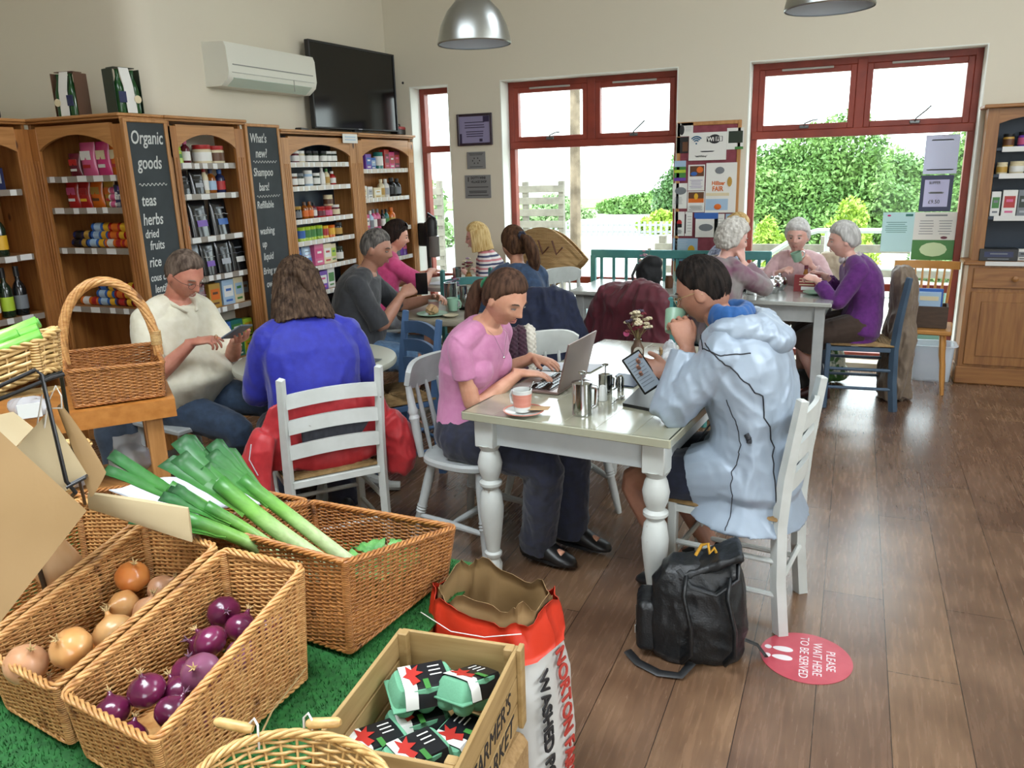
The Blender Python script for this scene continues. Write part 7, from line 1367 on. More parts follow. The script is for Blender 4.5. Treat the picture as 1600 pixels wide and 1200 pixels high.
# --- woman in denim shirt with ponytail
tiem = fabric('navy_velvet_tie', '#15182c'); nb = fabric('denim_shirt', '#24364f', '#2f4663')
person('woman in a denim shirt with brown ponytail, back to us', (-1.97, 4.80), 122, s=.98, lean=6, curve=14, head=(22, 12), fem=.8, skin='light', voxel=.006,
    wr={'R': V3(-2.12, 5.12, .80), 'L': V3(-2.28, 4.95, .80)}, ank={'R': V3(-1.98, 5.1, .09), 'L': V3(-2.15, 4.98, .09)}, top=('denim_shirt', nb, .02, 1.9, -.14, .006, dict(flare=.03)), bottom=('trousers', 2, .01, navy_tr, .003),
    hair=hairfn(hairm('warm_brown', '#35241b', '#5e4330'), thick=.011, front=.5, sideb=-.12, back=-.62, amp=.003, tail=[(0, -.10, .045), (.015, -.14, .02), (.04, -.15, -.06), (.06, -.13, -.15), (.06, -.11, -.22)], tailr=[.02, .036, .042, .036, .012], band=(tiem, (0, -.115, .045), .020)))
# --- young woman in pink at the laptop
grn = fabric('green_velvet_scrunchie', '#145a38', '#1c7248')
yw = person('young woman in a pink t-shirt typing on a laptop', (-1.475, 2.98), -12, seat=.465, s=1.0, lean=4, curve=22, head=(-4, 30), fem=1, bust=.03, width=.98, skin='light', voxel=.0038, armr=.98,
    wr={'R': V3(-1.255, 3.02, .815), 'L': V3(-1.30, 3.30, .815)}, el={'R': V3(-.45, -.5, -1), 'L': V3(-.4, .5, -1)},
    hd={'R': dict(d=V3(.85, .5, -.12), n=V3(.05, 0, -1), curl=[.22, .25, .28, .3], thumb=.4, spread=.1), 'L': dict(d=V3(.95, -.25, -.12), n=V3(.05, 0, -1), curl=[.22, .25, .28, .3], thumb=.4, spread=.1)},
    ank={'R': V3(-1.16, 2.93, .095), 'L': V3(-1.06, 3.10, .095)}, shoes='#151414', top=('pink_t_shirt', fabric('dusty_pink_jersey', '#b8749a', '#c07fa3', r=.75), .009, .55, -.13, .0025, dict(vox=.0045)), bottom=('trousers', 2, .016, navy_tr, .006),
    hair=hairfn(hairm('dark_brown', '#33241c', '#584032'), thick=.0085, front=.55, sideb=-.0, back=-.6, amp=.0016, vox=.0034, tail=[(0, -.095, .005), (0, -.135, -.02), (.0, -.14, -.10), (0, -.115, -.19), (.0, -.09, -.27)], tailr=[.018, .028, .032, .026, .008], band=(grn, (0, -.112, .0), .020)), brow='#3a2a20', hscale=.98)
o = MB().tube([yw['N']+yw['L']*.05+Zv*.005, yw['N']+yw['L']*.045+yw['F']*.06-Zv*.04, yw['at'](.7)+yw['F']*.145*1.0-Zv*.0, yw['N']-yw['L']*.045+yw['F']*.06-Zv*.04, yw['N']-yw['L']*.05+Zv*.005], .0009, 5); o.ell(yw['at'](.69)+yw['F']*.147, (.006, .006, .006), 8, 6); obj('necklace', o, mat('silver_chain', '#c9c9c9', r=.2, m=1.), yw['t'], world=True)
# --- man in reflective jacket
refl = mat('silver_grey_reflective_shell', '#8f9dac', r=.42, c2='#9dabba', ns=4, m=.15, bump=.1, bs=60)
mr_ = person('man in a silver-grey reflective jacket drinking from a mug', (-.275, 2.895), 170, seat=.47, s=1.06, lean=5, curve=20, head=(2, 24), width=1.08, skin='tan', voxel=.0038, armr=1.05, neckf=.12,
    wr={'L': V3(-.515, 2.81, 1.015), 'R': V3(-.62, 3.02, .865)}, el={'L': V3(.35, -.6, -1), 'R': V3(.3, .6, -1)},
    hd={'L': dict(d=V3(-.35, .2, .9), n=V3(-.6, .75, .1), curl=[.8, .9, .95, 1.0], thumb=.55), 'R': dict(d=V3(-.85, -.1, .1), n=V3(.1, -.75, .5), curl=[.55, .6, .6, .65], thumb=.5)},
    ank={'L': V3(-.52, 2.86, .09), 'R': V3(-.44, 3.10, .09)}, shoes='#17181b', top=('reflective_jacket', refl, .034, 1.93, -.34, .0085, dict(flare=.09, arm=.75, fr=7, vox=.006, st=(1, 1, .5), lap=.42)), bottom=('navy_shorts', .82, .02, fabric('navy_shorts_cloth', '#151a2a', '#1b2136'), .004), glasses='#b9a878',
    hair=hairfn(hairm('dark_short', '#120f0d', '#2c2521'), thick=.010, front=.64, sideb=.10, back=-.46, amp=.003, vox=.0035, fade=.2), brow='#2a211c')
# hood, lining and piping of the jacket
N_, F_, L_, at = mr_['N'], mr_['F'], mr_['L'], mr_['at']
hm_ = MB(); 
for k in range(12): a = R(-100+k*200/11); c = N_-F_*(.075*math.cos(a)+.055)+L_*(.115*math.sin(a))+Zv*(.005-.0*k); hm_.ell(c, (.06, .06, .055), 12, 8)
hm_.ell(N_-F_*.17-Zv*.035, (.075, .09, .06), 16, 9); hm_.ell(N_-F_*.14-Zv*.005, (.07, .11, .05), 16, 9)
me = fuse(hm_, .006, 5); displace(me, wrinkle(.010, 9, (1, 1, 1), 3)); obj('hood', me, refl, mr_['t'], world=True, sharp=None)
hi = MB()
for k in range(12): a = R(-125+k*250/11); c = N_-F_*(.052*math.cos(a)+.018)+L_*(.078*math.sin(a))+Zv*.045; hi.ell(c, (.032, .032, .045), 10, 7)
me = fuse(hi, .005, 4); displace(me, wrinkle(.006, 12, (1, 1, 1), 5)); obj('blue_hood_lining', me, fabric('bright_blue_lining', '#154a85', '#1b5592'), mr_['t'], world=True, sharp=None)
def onjk(P, r, m, nm):      # a band laid on the near side of the jacket
    jk = [c for c in mr_['t'].children if c.name.startswith('reflective_jacket')][0]; from mathutils.bvhtree import BVHTree
    M = lmat(mr_['t']); vs = [M @ v.co for v in jk.data.vertices]; bv = BVHTree.FromPolygons(vs, [tuple(p.vertices) for p in jk.data.polygons]); P = np.array(P, float); u = np.linspace(0, 1, len(P)); uu = np.linspace(0, 1, 40); Q = []
    for x in uu:
        p = Vector([np.interp(x, u, P[:, k]) for k in range(3)]); h = bv.find_nearest(p); Q.append(np.array(h[0]+h[1]*.0012))
    obj(nm, MB().tube(Q, r, 6), m, mr_['t'], world=True, sharp=None)
pip = mat('black_piping', '#1b1f26', r=.6)
onjk([at(.95)-L_*(-.2)*0+L_*.20+F_*.02, at(.85)+L_*.26-F_*.03, at(.6)+L_*.24-F_*.14, at(.3)+L_*.2-F_*.17, at(-.2)+L_*.2-F_*.17], .0025, pip, 'seam_piping')
onjk([at(.98)+L_*.13+F_*.06, at(.93)+L_*.22+F_*.05, at(.90)+L_*.26-F_*.04, at(.9)+L_*.18-F_*.12], .0022, pip, 'yoke_piping')
onjk([at(.55)+L_*.26+F_*.02, at(.3)+L_*.28, at(0)+L_*.28, at(-.3)+L_*.28+F_*.0], .0018, pip, 'side_seam')
onjk([at(.95)+F_*.12+L_*.03, at(.6)+F_*.2+L_*.03, at(.2)+F_*.22+L_*.05, at(-.2)+F_*.25+L_*.08], .003, pip, 'front_zip')
onjk([at(.32)+L_*.27-F_*.02, at(.29)+L_*.27-F_*.03], .010, pip, 'black_tab')
sh_, e_, w_ = mr_['arms'][1]; dd = nrm(w_-e_); obj('cuff', MB().lathe([(.042, 0), (.048, .01), (.046, .05), (.04, .055)], w_-dd*.075, w_-dd*.075+dd, n=18), refl, mr_['t'], world=True)
sh_, e_, w_ = mr_['arms'][-1]; dd = nrm(w_-e_); obj('cuff', MB().lathe([(.042, 0), (.048, .01), (.046, .06), (.04, .065)], w_-dd*.085, w_-dd*.085+dd, n=18), refl, mr_['t'], world=True)
# --- white curly haired woman at the long table
cpat = fabric('grey_and_magenta_knit', '#8f8b88', '#6e2350', ns=5)
cw_ = person('woman with curly white hair raising a hand to her mouth', (-.84, 5.38), 52, s=.97, lean=6, curve=16, head=(-22, 12), fem=.5, width=1.15, skin='pale', voxel=.007, belly=.05, armr=1.1,
    wr={'R': V3(-.66, 5.50, 1.0), 'L': V3(-.80, 5.75, .80)}, el={'R': V3(.8, -.5, -1), 'L': V3(-.6, .3, -1)}, hd={'R': dict(d=V3(-.1, .2, .95), n=V3(-.7, .2, .1), curl=.8)}, ank={'R': V3(-.55, 5.6, .09), 'L': V3(-.68, 5.75, .09)},
    top=('knit_top', cpat, .024, 1.85, -.14, .006, dict(flare=.03)), bottom=('trousers', 2, .012, navy_tr, .003), hair=hairfn(hairm('white_curls', '#a8a49c', '#cfccc4'), thick=.026, front=.5, sideb=-.25, back=-.62, curl=.006, vox=.0045), brow='#a09a92')
person('blonde straight-haired woman on the bench behind the white curls', (-.98, 6.43), 15, s=.97, lean=6, curve=10, head=(20, 22), fem=.8, skin='pale', voxel=.008, seat=.45,
    wr={'R': V3(-.72, 6.25, .80), 'L': V3(-.70, 6.5, .80)}, ank={'R': V3(-.6, 6.3, .09), 'L': V3(-.55, 6.5, .09)}, top=('patterned_top', fabric('navy_floral_cloth', '#2b3350', '#8a90a8', ns=40), .018, 1.5, -.12, .004, dict()), bottom=('trousers', 2, .01, navy_tr, .003),
    hair=hairfn(hairm('golden_blonde', '#a5834e', '#cfb27c'), 'bob', thick=.012, ln=.12, amp=.002, widen=.01, open_=.8), brow='#9a7a4c')
pk = fabric('pale_pink_cardigan', '#c9a6a8', '#d3b3b4'); 
op = person('white-haired woman in a pale pink cardigan facing us', (-.36, 6.46), -97, s=.90, lean=4, curve=16, head=(0, 6), fem=.5, width=1.12, skin='pale', voxel=.006, belly=.05, seat=.45, hscale=1.03,
    wr={'R': V3(-.47, 6.16, .86), 'L': V3(-.26, 6.16, .91)}, el={'R': V3(-.8, .2, -1), 'L': V3(.8, .2, -1)}, hd={'R': dict(d=V3(.5, -.5, .3), n=V3(.3, .3, -.8), curl=.8), 'L': dict(d=V3(-.5, -.35, .5), n=V3(-.5, .1, .2), curl=1.0)}, ank={'R': V3(-.45, 6.15, .09), 'L': V3(-.28, 6.15, .09)},
    top=('cardigan', pk, .022, 1.85, -.14, .005, dict()), bottom=('skirt', 1.2, .03, fabric('beige_skirt', '#9a8c78'), .003), hair=hairfn(hairm('snow_white', '#b9b8b4', '#dad9d6'), thick=.018, front=.5, sideb=-.12, back=-.5, curl=.003, vox=.0045), brow='#a09a92')
obj('cream_blouse_front', MB().ell(op['at'](.72)+op['F']*.072, (.05, .05, .11), 14, 9), fabric('cream_blouse', '#cfc6b4'), op['t'], world=True)
pu = fabric('purple_cardigan_wool', '#4f1560', '#5e1f70')
pc_ = person('white-haired woman in a purple cardigan at the table’s right end', (.09, 5.88), 186, s=.93, lean=0, curve=26, head=(4, 8), fem=.5, width=1.12, skin='pale', voxel=.0055, seat=.465,
    wr={'R': V3(-.16, 6.02, .86), 'L': V3(-.20, 5.78, .86)}, el={'R': V3(.3, .5, -1), 'L': V3(.3, -.6, -1)}, hd={'L': dict(d=V3(-.7, .3, .2), n=V3(-.2, .4, -.6), curl=.9), 'R': dict(d=V3(-.7, .1, .2), n=V3(-.2, -.3, -.7), curl=.8)}, ank={'R': V3(-.18, 6.02, .09), 'L': V3(-.14, 5.84, .09)}, shoes='#3a1f1c',
    top=('purple_cardigan', pu, .024, 1.8, -.26, .006, dict(flare=.05)), bottom=('brown_skirt', 1.2, .03, fabric('dark_brown_skirt', '#3a2a20'), .004), hair=hairfn(hairm('silver_white', '#9d9c98', '#c6c5c2'), thick=.014, front=.5, sideb=-.08, back=-.5, amp=.002, vox=.0045, lock=[([(-.06, -.06, -.02), (0, -.10, -.03), (.06, -.06, -.02)], [.014, .018, .014])]), brow='#a09a92')
ff = MB()
for q in (1, -1):
    s_, e_, w_ = pc_['arms'][q]; dd = nrm(w_-e_); o_ = w_-dd*.055
    for k in range(10): a = k*.628; x = nrm(np.cross(dd, Zv)); y = np.cross(dd, x); ff.ell(o_+(x*math.cos(a)+y*math.sin(a))*.036, (.014, .014, .014), 8, 5)
obj('frilled_cuffs', ff, pu, pc_['t'], world=True, sharp=None)
cl = MB()
for k in range(12): a = R(-150+k*27); cl.ell(pc_['N']+pc_['F']*.062*math.cos(a)+pc_['L']*.07*math.sin(a)+Zv*(.012-.02*math.cos(a)), (.014, .014, .02), 8, 5)
obj('frilled_collar', cl, fabric('white_frill', '#b9b2b4'), pc_['t'], world=True, sharp=None)
# ================================================================ THINGS ON THE TABLES
steel = mat('polished_steel', '#b9bcbc', r=.12, m=1.); china = mat('white_china', '#cfd2ce', r=.2, coat=.3)
def cup(label, loc, m, r=.037, h=.088, rz=0., band=None, tilt=None, saucer=None, group=None, rim=china):
    t = thing('mug', label, 'mug', loc, rz, group)
    if tilt: t.rotation_euler = tilt
    pr = [(r*.55, 0), (r*.8, .004), (r*.86, .015), (r*.97, h*.6), (r*1.04, h), (r*.98, h+.001), (r*.9, h*.6), (r*.75, .012), (.001, .01)]
    obj('cup', MB().lathe(pr, n=28), m, t); obj('handle', MB().tube([(r*.93, 0, h*.82), (r*1.35, 0, h*.86), (r*1.65, 0, h*.62), (r*1.5, 0, h*.32), (r*.88, 0, h*.22)], .005, 8), rim, t)
    if band: obj('glazed_band', MB().lathe([(r*.885, .024), (r*.895, .024), (r*1.035, h*.84), (r*1.02, h*.84)], n=28, caps=False), band, t)
    obj('drink', MB().lathe([(r*.9, h*.8), (.001, h*.8)], n=20), mat('milky_coffee', '#6b4a34', r=.3), t)
    return t
def saucer(label, loc, r=.075, m=None, rim_m=None, cat='saucer', name='saucer'):
    t = thing(name, label, cat, loc); obj('dish', MB().lathe([(r*.5, 0), (r*.55, .003), (r, .014), (r, .017), (r*.5, .006), (.001, .006)], n=32), m or china, t)
    if rim_m: obj('coloured_rim', MB().lathe([(r*.9, .0135), (r*1.01, .0145), (r*1.01, .0182), (r*.9, .0155)], n=32, caps=False), rim_m, t)
    return t
coral = mat('coral_pink_glaze', '#c9806f', r=.3, c2='#d18f7e', ns=30, st=(.2, .2, 3))
saucer('white saucer with coral rim under the pink-banded mug', (-1.105, 2.69, .746), .078, rim_m=coral)
flatbag('napkin', 'brown paper napkin folded on the saucer edge', [(-1.09, 2.67, .768), (-1.01, 2.70, .765), (-1.02, 2.76, .762), (-1.10, 2.74, .764)], .002, mat('brown_napkin', '#b3936b', r=.8), .001, 'napkin')
cup('white mug with coral pink band near the table corner', (-1.11, 2.69, .754), china, rz=R(160), band=coral)
tsp = thing('teaspoon', 'teaspoon standing in the coral-banded mug', 'spoon', (-1.11, 2.69, .765)); obj('handle', MB().tube([(0, 0, .0), (.02, .01, .06), (.04, .02, .105)], .0022, 6), steel, tsp)
def pot(label, loc, r, h, rz=0., lid=True):
    t = thing('steel_pot', label, 'pot', loc, rz); obj('body', MB().lathe([(r, 0), (r*1.02, .004), (r, .01), (r, h*.93), (r*1.05, h), (r*.98, h), (r*.5, h+.004), (.001, h+.004)], n=36), steel, t)
    obj('handle', MB().tube([(r*.98, 0, h*.86), (r*1.38, 0, h*.84), (r*1.46, 0, h*.76), (r*1.42, 0, h*.3), (r*1.0, 0, h*.22)], .0055, 8, ry=.009), steel, t)
    if lid: obj('plunger_knob', MB().lathe([(.003, h), (.003, h+.03), (.012, h+.034), (.014, h+.04), (.003, h+.044)], n=14), steel, t)
    return t
pot('tall polished steel cafetière at the front of the near table', (-.892, 2.752, .746), .0375, .125, R(15)); pot('small steel milk pot behind the white salt shaker', (-.888, 3.05, .746), .028, .085, R(20))
t = thing('salt_shaker', 'white ceramic salt shaker beside the steel cafetière', 'shaker', (-.872, 2.955, .746)); obj('body', MB().lathe([(.019, 0), (.02, .005), (.013, .055), (.011, .06), (.001, .064)], n=20), china, t)
t = thing('pepper_shaker', 'slim steel pepper shaker right of the salt shaker', 'shaker', (-.84, 3.11, .746)); obj('body', MB().lathe([(.014, 0), (.014, .05), (.012, .062), (.001, .068)], n=18), steel, t)
t = thing('teaspoon', 'loose steel teaspoon lying near the black tablet', 'spoon', (-.81, 2.93, .747)); obj('handle', MB().tube([(-.01, -.03, .003), (-.005, .03, .005), (0, .05, .004)], .0022, 6), steel, t); obj('bowl', MB().ell((.004, .075, .004), (.013, .022, .003), 14, 6), steel, t)
# laptop
lp = thing('laptop', 'open rose-grey laptop in front of the young woman in pink', 'laptop', (-1.16, 3.125, .746), R(-4)); lm = mat('rose_grey_aluminium', '#8d7873', r=.3, m=.7)
obj('keyboard_base', MB().box((0, 0, .007), (.215, .31, .012), bev=.004), lm, lp); obj('key_deck', MB().box((.02, 0, .0135), (.11, .27, .0012)), mat('laptop_deck_dark', '#5b4d4a', r=.4), lp)
for k in range(5):
    for j in range(12): obj('key', MB().box((-.028+k*.0205, -.125+j*.0227, .0155), (.0165, .0185, .003), bev=.001), blk, lp)
sc_ = MB(); sn = R(14); Ms = Matrix.Rotation(sn, 3, 'Y'); sc_.box(tuple(Vector((.106, 0, .013))+Ms @ Vector((0, 0, .105))), (.007, .31, .21), bev=.003, M=Ms); obj('screen_lid', sc_, lm, lp)
obj('display', MB().box(tuple(Vector((.106, 0, .013))+Ms @ Vector((-.0042, 0, .105))), (.0012, .295, .19), M=Ms), mat('lit_laptop_display', '#aeb9c4', r=.2, emit=.6), lp)
flatbag('notepaper', 'white sheet of paper beyond the laptop keyboard', [(-1.30, 3.33, .749), (-1.05, 3.36, .749), (-1.03, 3.52, .749), (-1.28, 3.50, .749)], .002, whitep, .001, 'paper')
def slab(name, label, cat, P, z, th, m):
    P = np.array(P, float); c = P.mean(0); t = thing(name, label, cat, (c[0], c[1], z)); obj('cover', MB().prism([tuple(p-c) for p in P][::1], (0, 0, 0), (1, 0, 0), (0, 1, 0), th), m, t); return t, c
slab('tablet', 'closed black tablet lying at the right edge of the near table', 'tablet', [(-.775, 2.90), (-.555, 2.825), (-.55, 3.10), (-.77, 3.17)], .746, .012, mat('black_leatherette', '#121315', r=.35))
slab('notebook', 'thin dark blue notebook behind the raised phone', 'notebook', [(-.93, 3.19), (-.80, 3.17), (-.78, 3.35), (-.92, 3.37)], .746, .006, mat('dark_blue_card', '#23324a', r=.4))
# flower jar
rngf = random.Random(5)
def flowers(label, loc, jar_m, h, n, spread, fh, cols, tagged=False, jr=.03):
    t = thing('dried_flower_jar', label, 'flower vase', loc); obj('bottle', MB().lathe([(jr*.9, 0), (jr, .006), (jr, h*.7), (jr*.6, h*.86), (jr*.62, h), (jr*.5, h), (jr*.5, h*.85), (.001, h*.8)], n=20), jar_m, t)
    for i in range(n):
        a = rngf.uniform(0, 6.28); rr = spread*math.sqrt(rngf.random()); z = h+fh*(.35+.65*rngf.random())*(1-.3*(rr/spread)**2); x, y = math.cos(a)*rr, math.sin(a)*rr; c = rngf.choice(cols); f = thing('f', '', '') if False else None
        st_ = obj('stem', MB().tube([(0, 0, h*.6), (x*.3, y*.3, h+.02), (x, y, z)], .0011, 4), mat('dry_stem', '#8a7a52', r=.9), t, sharp=None)
        hm2 = MB(); rs_ = rngf.uniform(.010, .017)
        for k in range(8): b = k*.785; hm2.ell((x+math.cos(b)*rs_*.7, y+math.sin(b)*rs_*.7, z+.003*(k % 2)), (rs_*.5, rs_*.5, rs_*.35), 7, 5)
        hm2.ell((x, y, z+.003), (rs_*.5, rs_*.5, rs_*.5), 8, 5); obj('flower_head', hm2, c, st_, sharp=None)
    if tagged:
        obj('paper_tag', MB().lathe([(.001, 0), (.021, 0), (.021, .002), (.001, .002)], (.012, -jr-.004, h*.62), (.16, -1-jr, h*.62-.1), n=20), mat('pale_tag', '#b9b6ab', r=.7), t); obj('pink_disc', MB().lathe([(.001, 0), (.014, 0), (.014, .002), (.001, .002)], (-.045, -.03, h+.03), (-.045, -1.03, h+.03), n=16), cm('pink'), t)
    return t
crm = mat('cream_petals', '#cfc6ad', r=.8, c2='#b8ab86', ns=60); mrp = mat('deep_red_petals', '#6b1f2a', r=.8); lav = mat('dusty_lilac_petals', '#8d7690', r=.8)
flowers('brown bottle of dried cream and red flowers on the near table', (-.875, 3.53, .746), mat('brown_glazed_bottle', '#5a4636', r=.35), .13, 34, .062, .13, [crm, crm, crm, mrp, mat('grey_thistle', '#4b3f4e', r=.8)], True)
# bread in a bag
br = thing('bagged_pastry', 'bag of crusty pastries in clear film on the near table', 'food', (-.69, 3.56, .746)); me = fuse(MB().ell((0, 0, .035), (.07, .05, .032), 16, 9).ell((.03, .01, .055), (.04, .04, .022), 12, 8), .006, 2); displace(me, wrinkle(.004, 40, (1, 1, 1))); obj('pastry', me, mat('golden_crust', '#9c6a3a', r=.6, c2='#c39255', ns=40), br)
me = fuse(MB().ell((-.01, 0, .045), (.085, .062, .045), 16, 9).ell((-.05, .03, .08), (.03, .03, .04), 10, 7), .007, 2); displace(me, wrinkle(.010, 26, (1, 1, 1), 3)); obj('clear_film', me, cl_, br, sharp=None); obj('kraft_flap', MB().box((-.085, .01, .045), (.012, .06, .08), rz=.3, bev=.002), kraft, br)
flatbag('paper_sheet', 'crumpled white wrapping paper by the pastries', [(-.74, 3.36, .76), (-.58, 3.33, .765), (-.55, 3.46, .76), (-.72, 3.48, .76)], .006, whitep, .006, 'paper', fr=18)
# held phone and mug of the man in the jacket
t = thing('smartphone', 'large black smartphone held over the tablet by the jacketed man', 'phone', (-.722, 2.985, .865)); M_ = Matrix.Rotation(R(62), 3, 'Z') @ Matrix.Rotation(R(-48), 3, 'X') @ Matrix.Rotation(R(22), 3, 'Y')
M_ = Matrix(((.55, -.35, -.76), (.835, .25, .49), (.02, -.90, .43))); M_ = Matrix((Vector((.80, .15, -.58)).normalized(), Vector((0, 0, 0)), Vector((0, 0, 0)))) if False else None
zf = Vector((.30, -.86, .42)).normalized(); yf = (Vector((-.60, .10, .80))-zf*Vector((-.60, .10, .80)).dot(zf)).normalized(); xf_ = yf.cross(zf); M_ = Matrix((xf_, yf, zf)).transposed()
obj('case', MB().box((0, 0, 0), (.082, .165, .014), bev=.006, M=M_), blk, t); obj('screen', MB().box(tuple(M_ @ Vector((0, 0, .0075))), (.070, .150, .001), M=M_), mat('lit_phone_screen', '#7f8a94', r=.25, emit=.15), t)
m = MB()
for k in range(9): m.box(tuple(M_ @ Vector((-.004, .055-.0135*k, .0085))), (.052, .003, .0006), M=M_)
obj('screen_text', m, mat('grey_screen_text', '#56616c', r=.4), t)
cup('pale green mug raised to the jacketed man’s mouth', (-.585, 2.895, 1.045), mat('pale_green_glaze', '#8fb59c', r=.3), rz=0, tilt=(R(5), R(32), R(100)), rim=mat('pale_green_glaze', '#8fb59c'))
pg = mat('pale_green_glaze', '#8fb59c')
# far long tables
cup('pale green mug held by the woman in the pink cardigan', (-.345, 6.10, .945), pg, tilt=(0, R(-20), R(30)), rim=china, r=.036, h=.07)
def sugar(label, loc):
    t = thing('sugar_bowl', label, 'bowl', loc); obj('bowl', MB().lathe([(.03, 0), (.035, .01), (.055, .035), (.058, .055), (.05, .075), (.001, .076)], n=28), steel, t); obj('lid', MB().lathe([(.05, .075), (.04, .092), (.012, .102), (.012, .112), (.001, .118)], n=24), steel, t)
sugar('front one of two round lidded steel bowls on the far table', (-.50, 5.86, .751)); sugar('rear one of two round lidded steel bowls on the far table', (-.46, 6.03, .751))
t = thing('card_holder', 'red table card holder between the two older women', 'table sign', (-.27, 5.98, .751), R(-4)); obj('holder', MB().prism([(-.035, 0), (.035, 0), (.018, .115), (-.018, .115)], (-.085, 0, 0), (0, 1, 0), (0, 0, 1), .17), mat('dark_red_card', '#7c1f22', r=.45), t); obj('printed_strip', MB().box((.01, -.036, .025), (.09, .003, .025)), ticket_m, t)
m = MB()
for k in range(3): m.box((0, -.031+.0045*k, .05+.02*k), (.1, .003, .006))
obj('printed_lines', m, cm('cream'), t)
t = thing('sauce_bottle', 'amber sauce bottle with dark red cap behind the red card holder', 'bottle', (-.29, 6.13, .751)); obj('bottle', MB().lathe([(.02, 0), (.022, .01), (.022, .09), (.012, .125), (.011, .14)], n=18), mat('amber_sauce', '#a9702e', r=.2), t); obj('cap', MB().lathe([(.014, .138), (.014, .165), (.001, .166)], n=14), cm('maroon'), t)
cup('white cup left of the steel bowls on the far table', (-.63, 5.78, .751), china, r=.035, h=.07); cup('second white cup nearer the front edge of the far table', (-.55, 5.68, .751), china, r=.035, h=.07)
saucer('pale green side plate under the purple lady’s hands', (-.21, 5.86, .751), .08, pg, cat='plate', name='side_plate')
t = thing('cutlery_tray', 'dark tray with shakers on the far table, left of the white cups', 'tray', (-.74, 5.92, .751)); obj('tray', MB().box((0, 0, .01), (.16, .1, .02), bev=.004), blk, t); obj('shaker', MB().lathe([(.014, .02), (.016, .07), (.001, .08)], (-.03, 0, 0), n=14), steel, t); obj('shaker', MB().lathe([(.014, .02), (.016, .07), (.001, .08)], (.03, 0, 0), n=14), china, t)
flowers('pink and cream dried flower bunch on the far left table', (-1.42, 6.05, .751), mat('cream_crock', '#b39a70', r=.6), .12, 26, .075, .16, [mat('dusty_pink_petals', '#a98390', r=.8), crm, lav])
t = thing('jar', 'small brown jar beside the black bag on the far table', 'jar', (-1.24, 5.95, .751)); obj('body', MB().lathe([(.03, 0), (.032, .06), (.026, .08), (.028, .095), (.001, .096)], n=16), cm('brown'), t)
bkb = thing('backpack', 'black backpack standing on the far table by the dried flowers', 'backpack', (-1.36, 5.80, .751)); me = fuse(MB().ell((0, 0, .12), (.10, .07, .12), 18, 11).ell((.02, 0, .2), (.08, .06, .06), 14, 9).box((0, 0, .05), (.17, .1, .1)), .008, 4); displace(me, wrinkle(.006, 12)); obj('bag_body', me, mat('black_nylon', '#121417', r=.7), bkb, sharp=None); obj('strap', MB().tube([(-.07, -.06, .2), (-.1, -.09, .12), (-.09, -.08, .03)], .01, 6), mblk, bkb)
# worn round table
cup('mug with pink and cream glaze on the worn round table', (-2.52, 4.62, .746), china, band=mat('dusty_pink_glaze', '#b98f88', r=.3), rz=2.5); cup('pale green mug next to the pink-glazed one on the worn table', (-2.41, 4.68, .746), pg, rim=pg, rz=0)
saucer('pale green plate with crumbs and napkin on the worn round table', (-2.47, 4.50, .746), .10, pg, cat='plate', name='plate'); saucer('small cream dish beside the green plate on the worn table', (-2.32, 4.47, .746), .05, mat('cream_glaze', '#b5ad92', r=.4), cat='plate', name='small_dish')
t = thing('crumpled_napkin', 'crumpled brown napkin on the green plate', 'napkin', (-2.47, 4.50, .753)); me = fuse(MB().ell((0, 0, .03), (.04, .035, .03), 12, 8), .005, 1); displace(me, wrinkle(.012, 40, (1, 1, 1))); obj('paper', me, mat('brown_napkin', '#b3936b'), t)
def tin(label, loc, r, h): t = thing('steel_canister', label, 'canister', loc); obj('body', MB().lathe([(r, 0), (r, h), (r*.93, h), (r*.93, h*.9), (.001, h*.9)], n=26), steel, t); return t
tin('tall steel canister of cutlery on the worn round table', (-2.56, 4.95, .746), .045, .15); tin('slimmer steel canister right of the tall one on the worn table', (-2.45, 4.93, .746), .03, .13)
t = thing('condiment_tray', 'black tray of steel shakers on the worn round table', 'tray', (-2.32, 4.78, .746)); obj('tray', MB().box((0, 0, .012), (.15, .1, .024), bev=.005), blk, t)
for k in range(4): obj('shaker', MB().lathe([(.015, .024), (.017, .06), (.012, .085), (.001, .095)], (-.05+.034*k, .02*(-1)**k, 0), n=14), steel, t)
obj('wire_loop', MB().tube([(0, 0, .024), (0, 0, .14), (.02, 0, .15), (0, 0, .16)], .003, 5), steel, t)
flowers('short dark dried flower pot at the back of the worn table', (-2.62, 5.06, .746), mat('brown_pot', '#6b5340', r=.6), .07, 16, .06, .11, [mrp, mat('brown_seedheads', '#5c4636', r=.9), lav])
# far round table
flowers('jar of lilac dried flowers in front of the blonde woman', (-2.86, 5.86, .746), mat('amber_jar', '#8a6a3a', r=.3), .10, 20, .05, .11, [lav, mrp, crm]); tin('steel canister left of the lilac flowers on the far round table', (-2.95, 5.83, .746), .035, .14)
flatbag('magazine', 'open magazine on the far round table', [(-3.22, 5.78, .75), (-3.0, 5.74, .75), (-2.96, 5.92, .75), (-3.18, 5.98, .75)], .008, whitep, .001, 'magazine')
# round table by the polo man
flatbag('napkin', 'dark grey napkin hanging off the round table behind the blue blouse', [(-2.30, 3.10, .755), (-2.13, 3.12, .752), (-2.12, 3.32, .75), (-2.28, 3.33, .75)], .004, mat('dark_grey_paper', '#4a5056', r=.6), .001, 'napkin')
saucer('small cream dish with dark crumbs on the round table', (-2.24, 3.30, .752), .06, mat('cream_glaze', '#b5ad92'), cat='plate', name='small_dish')

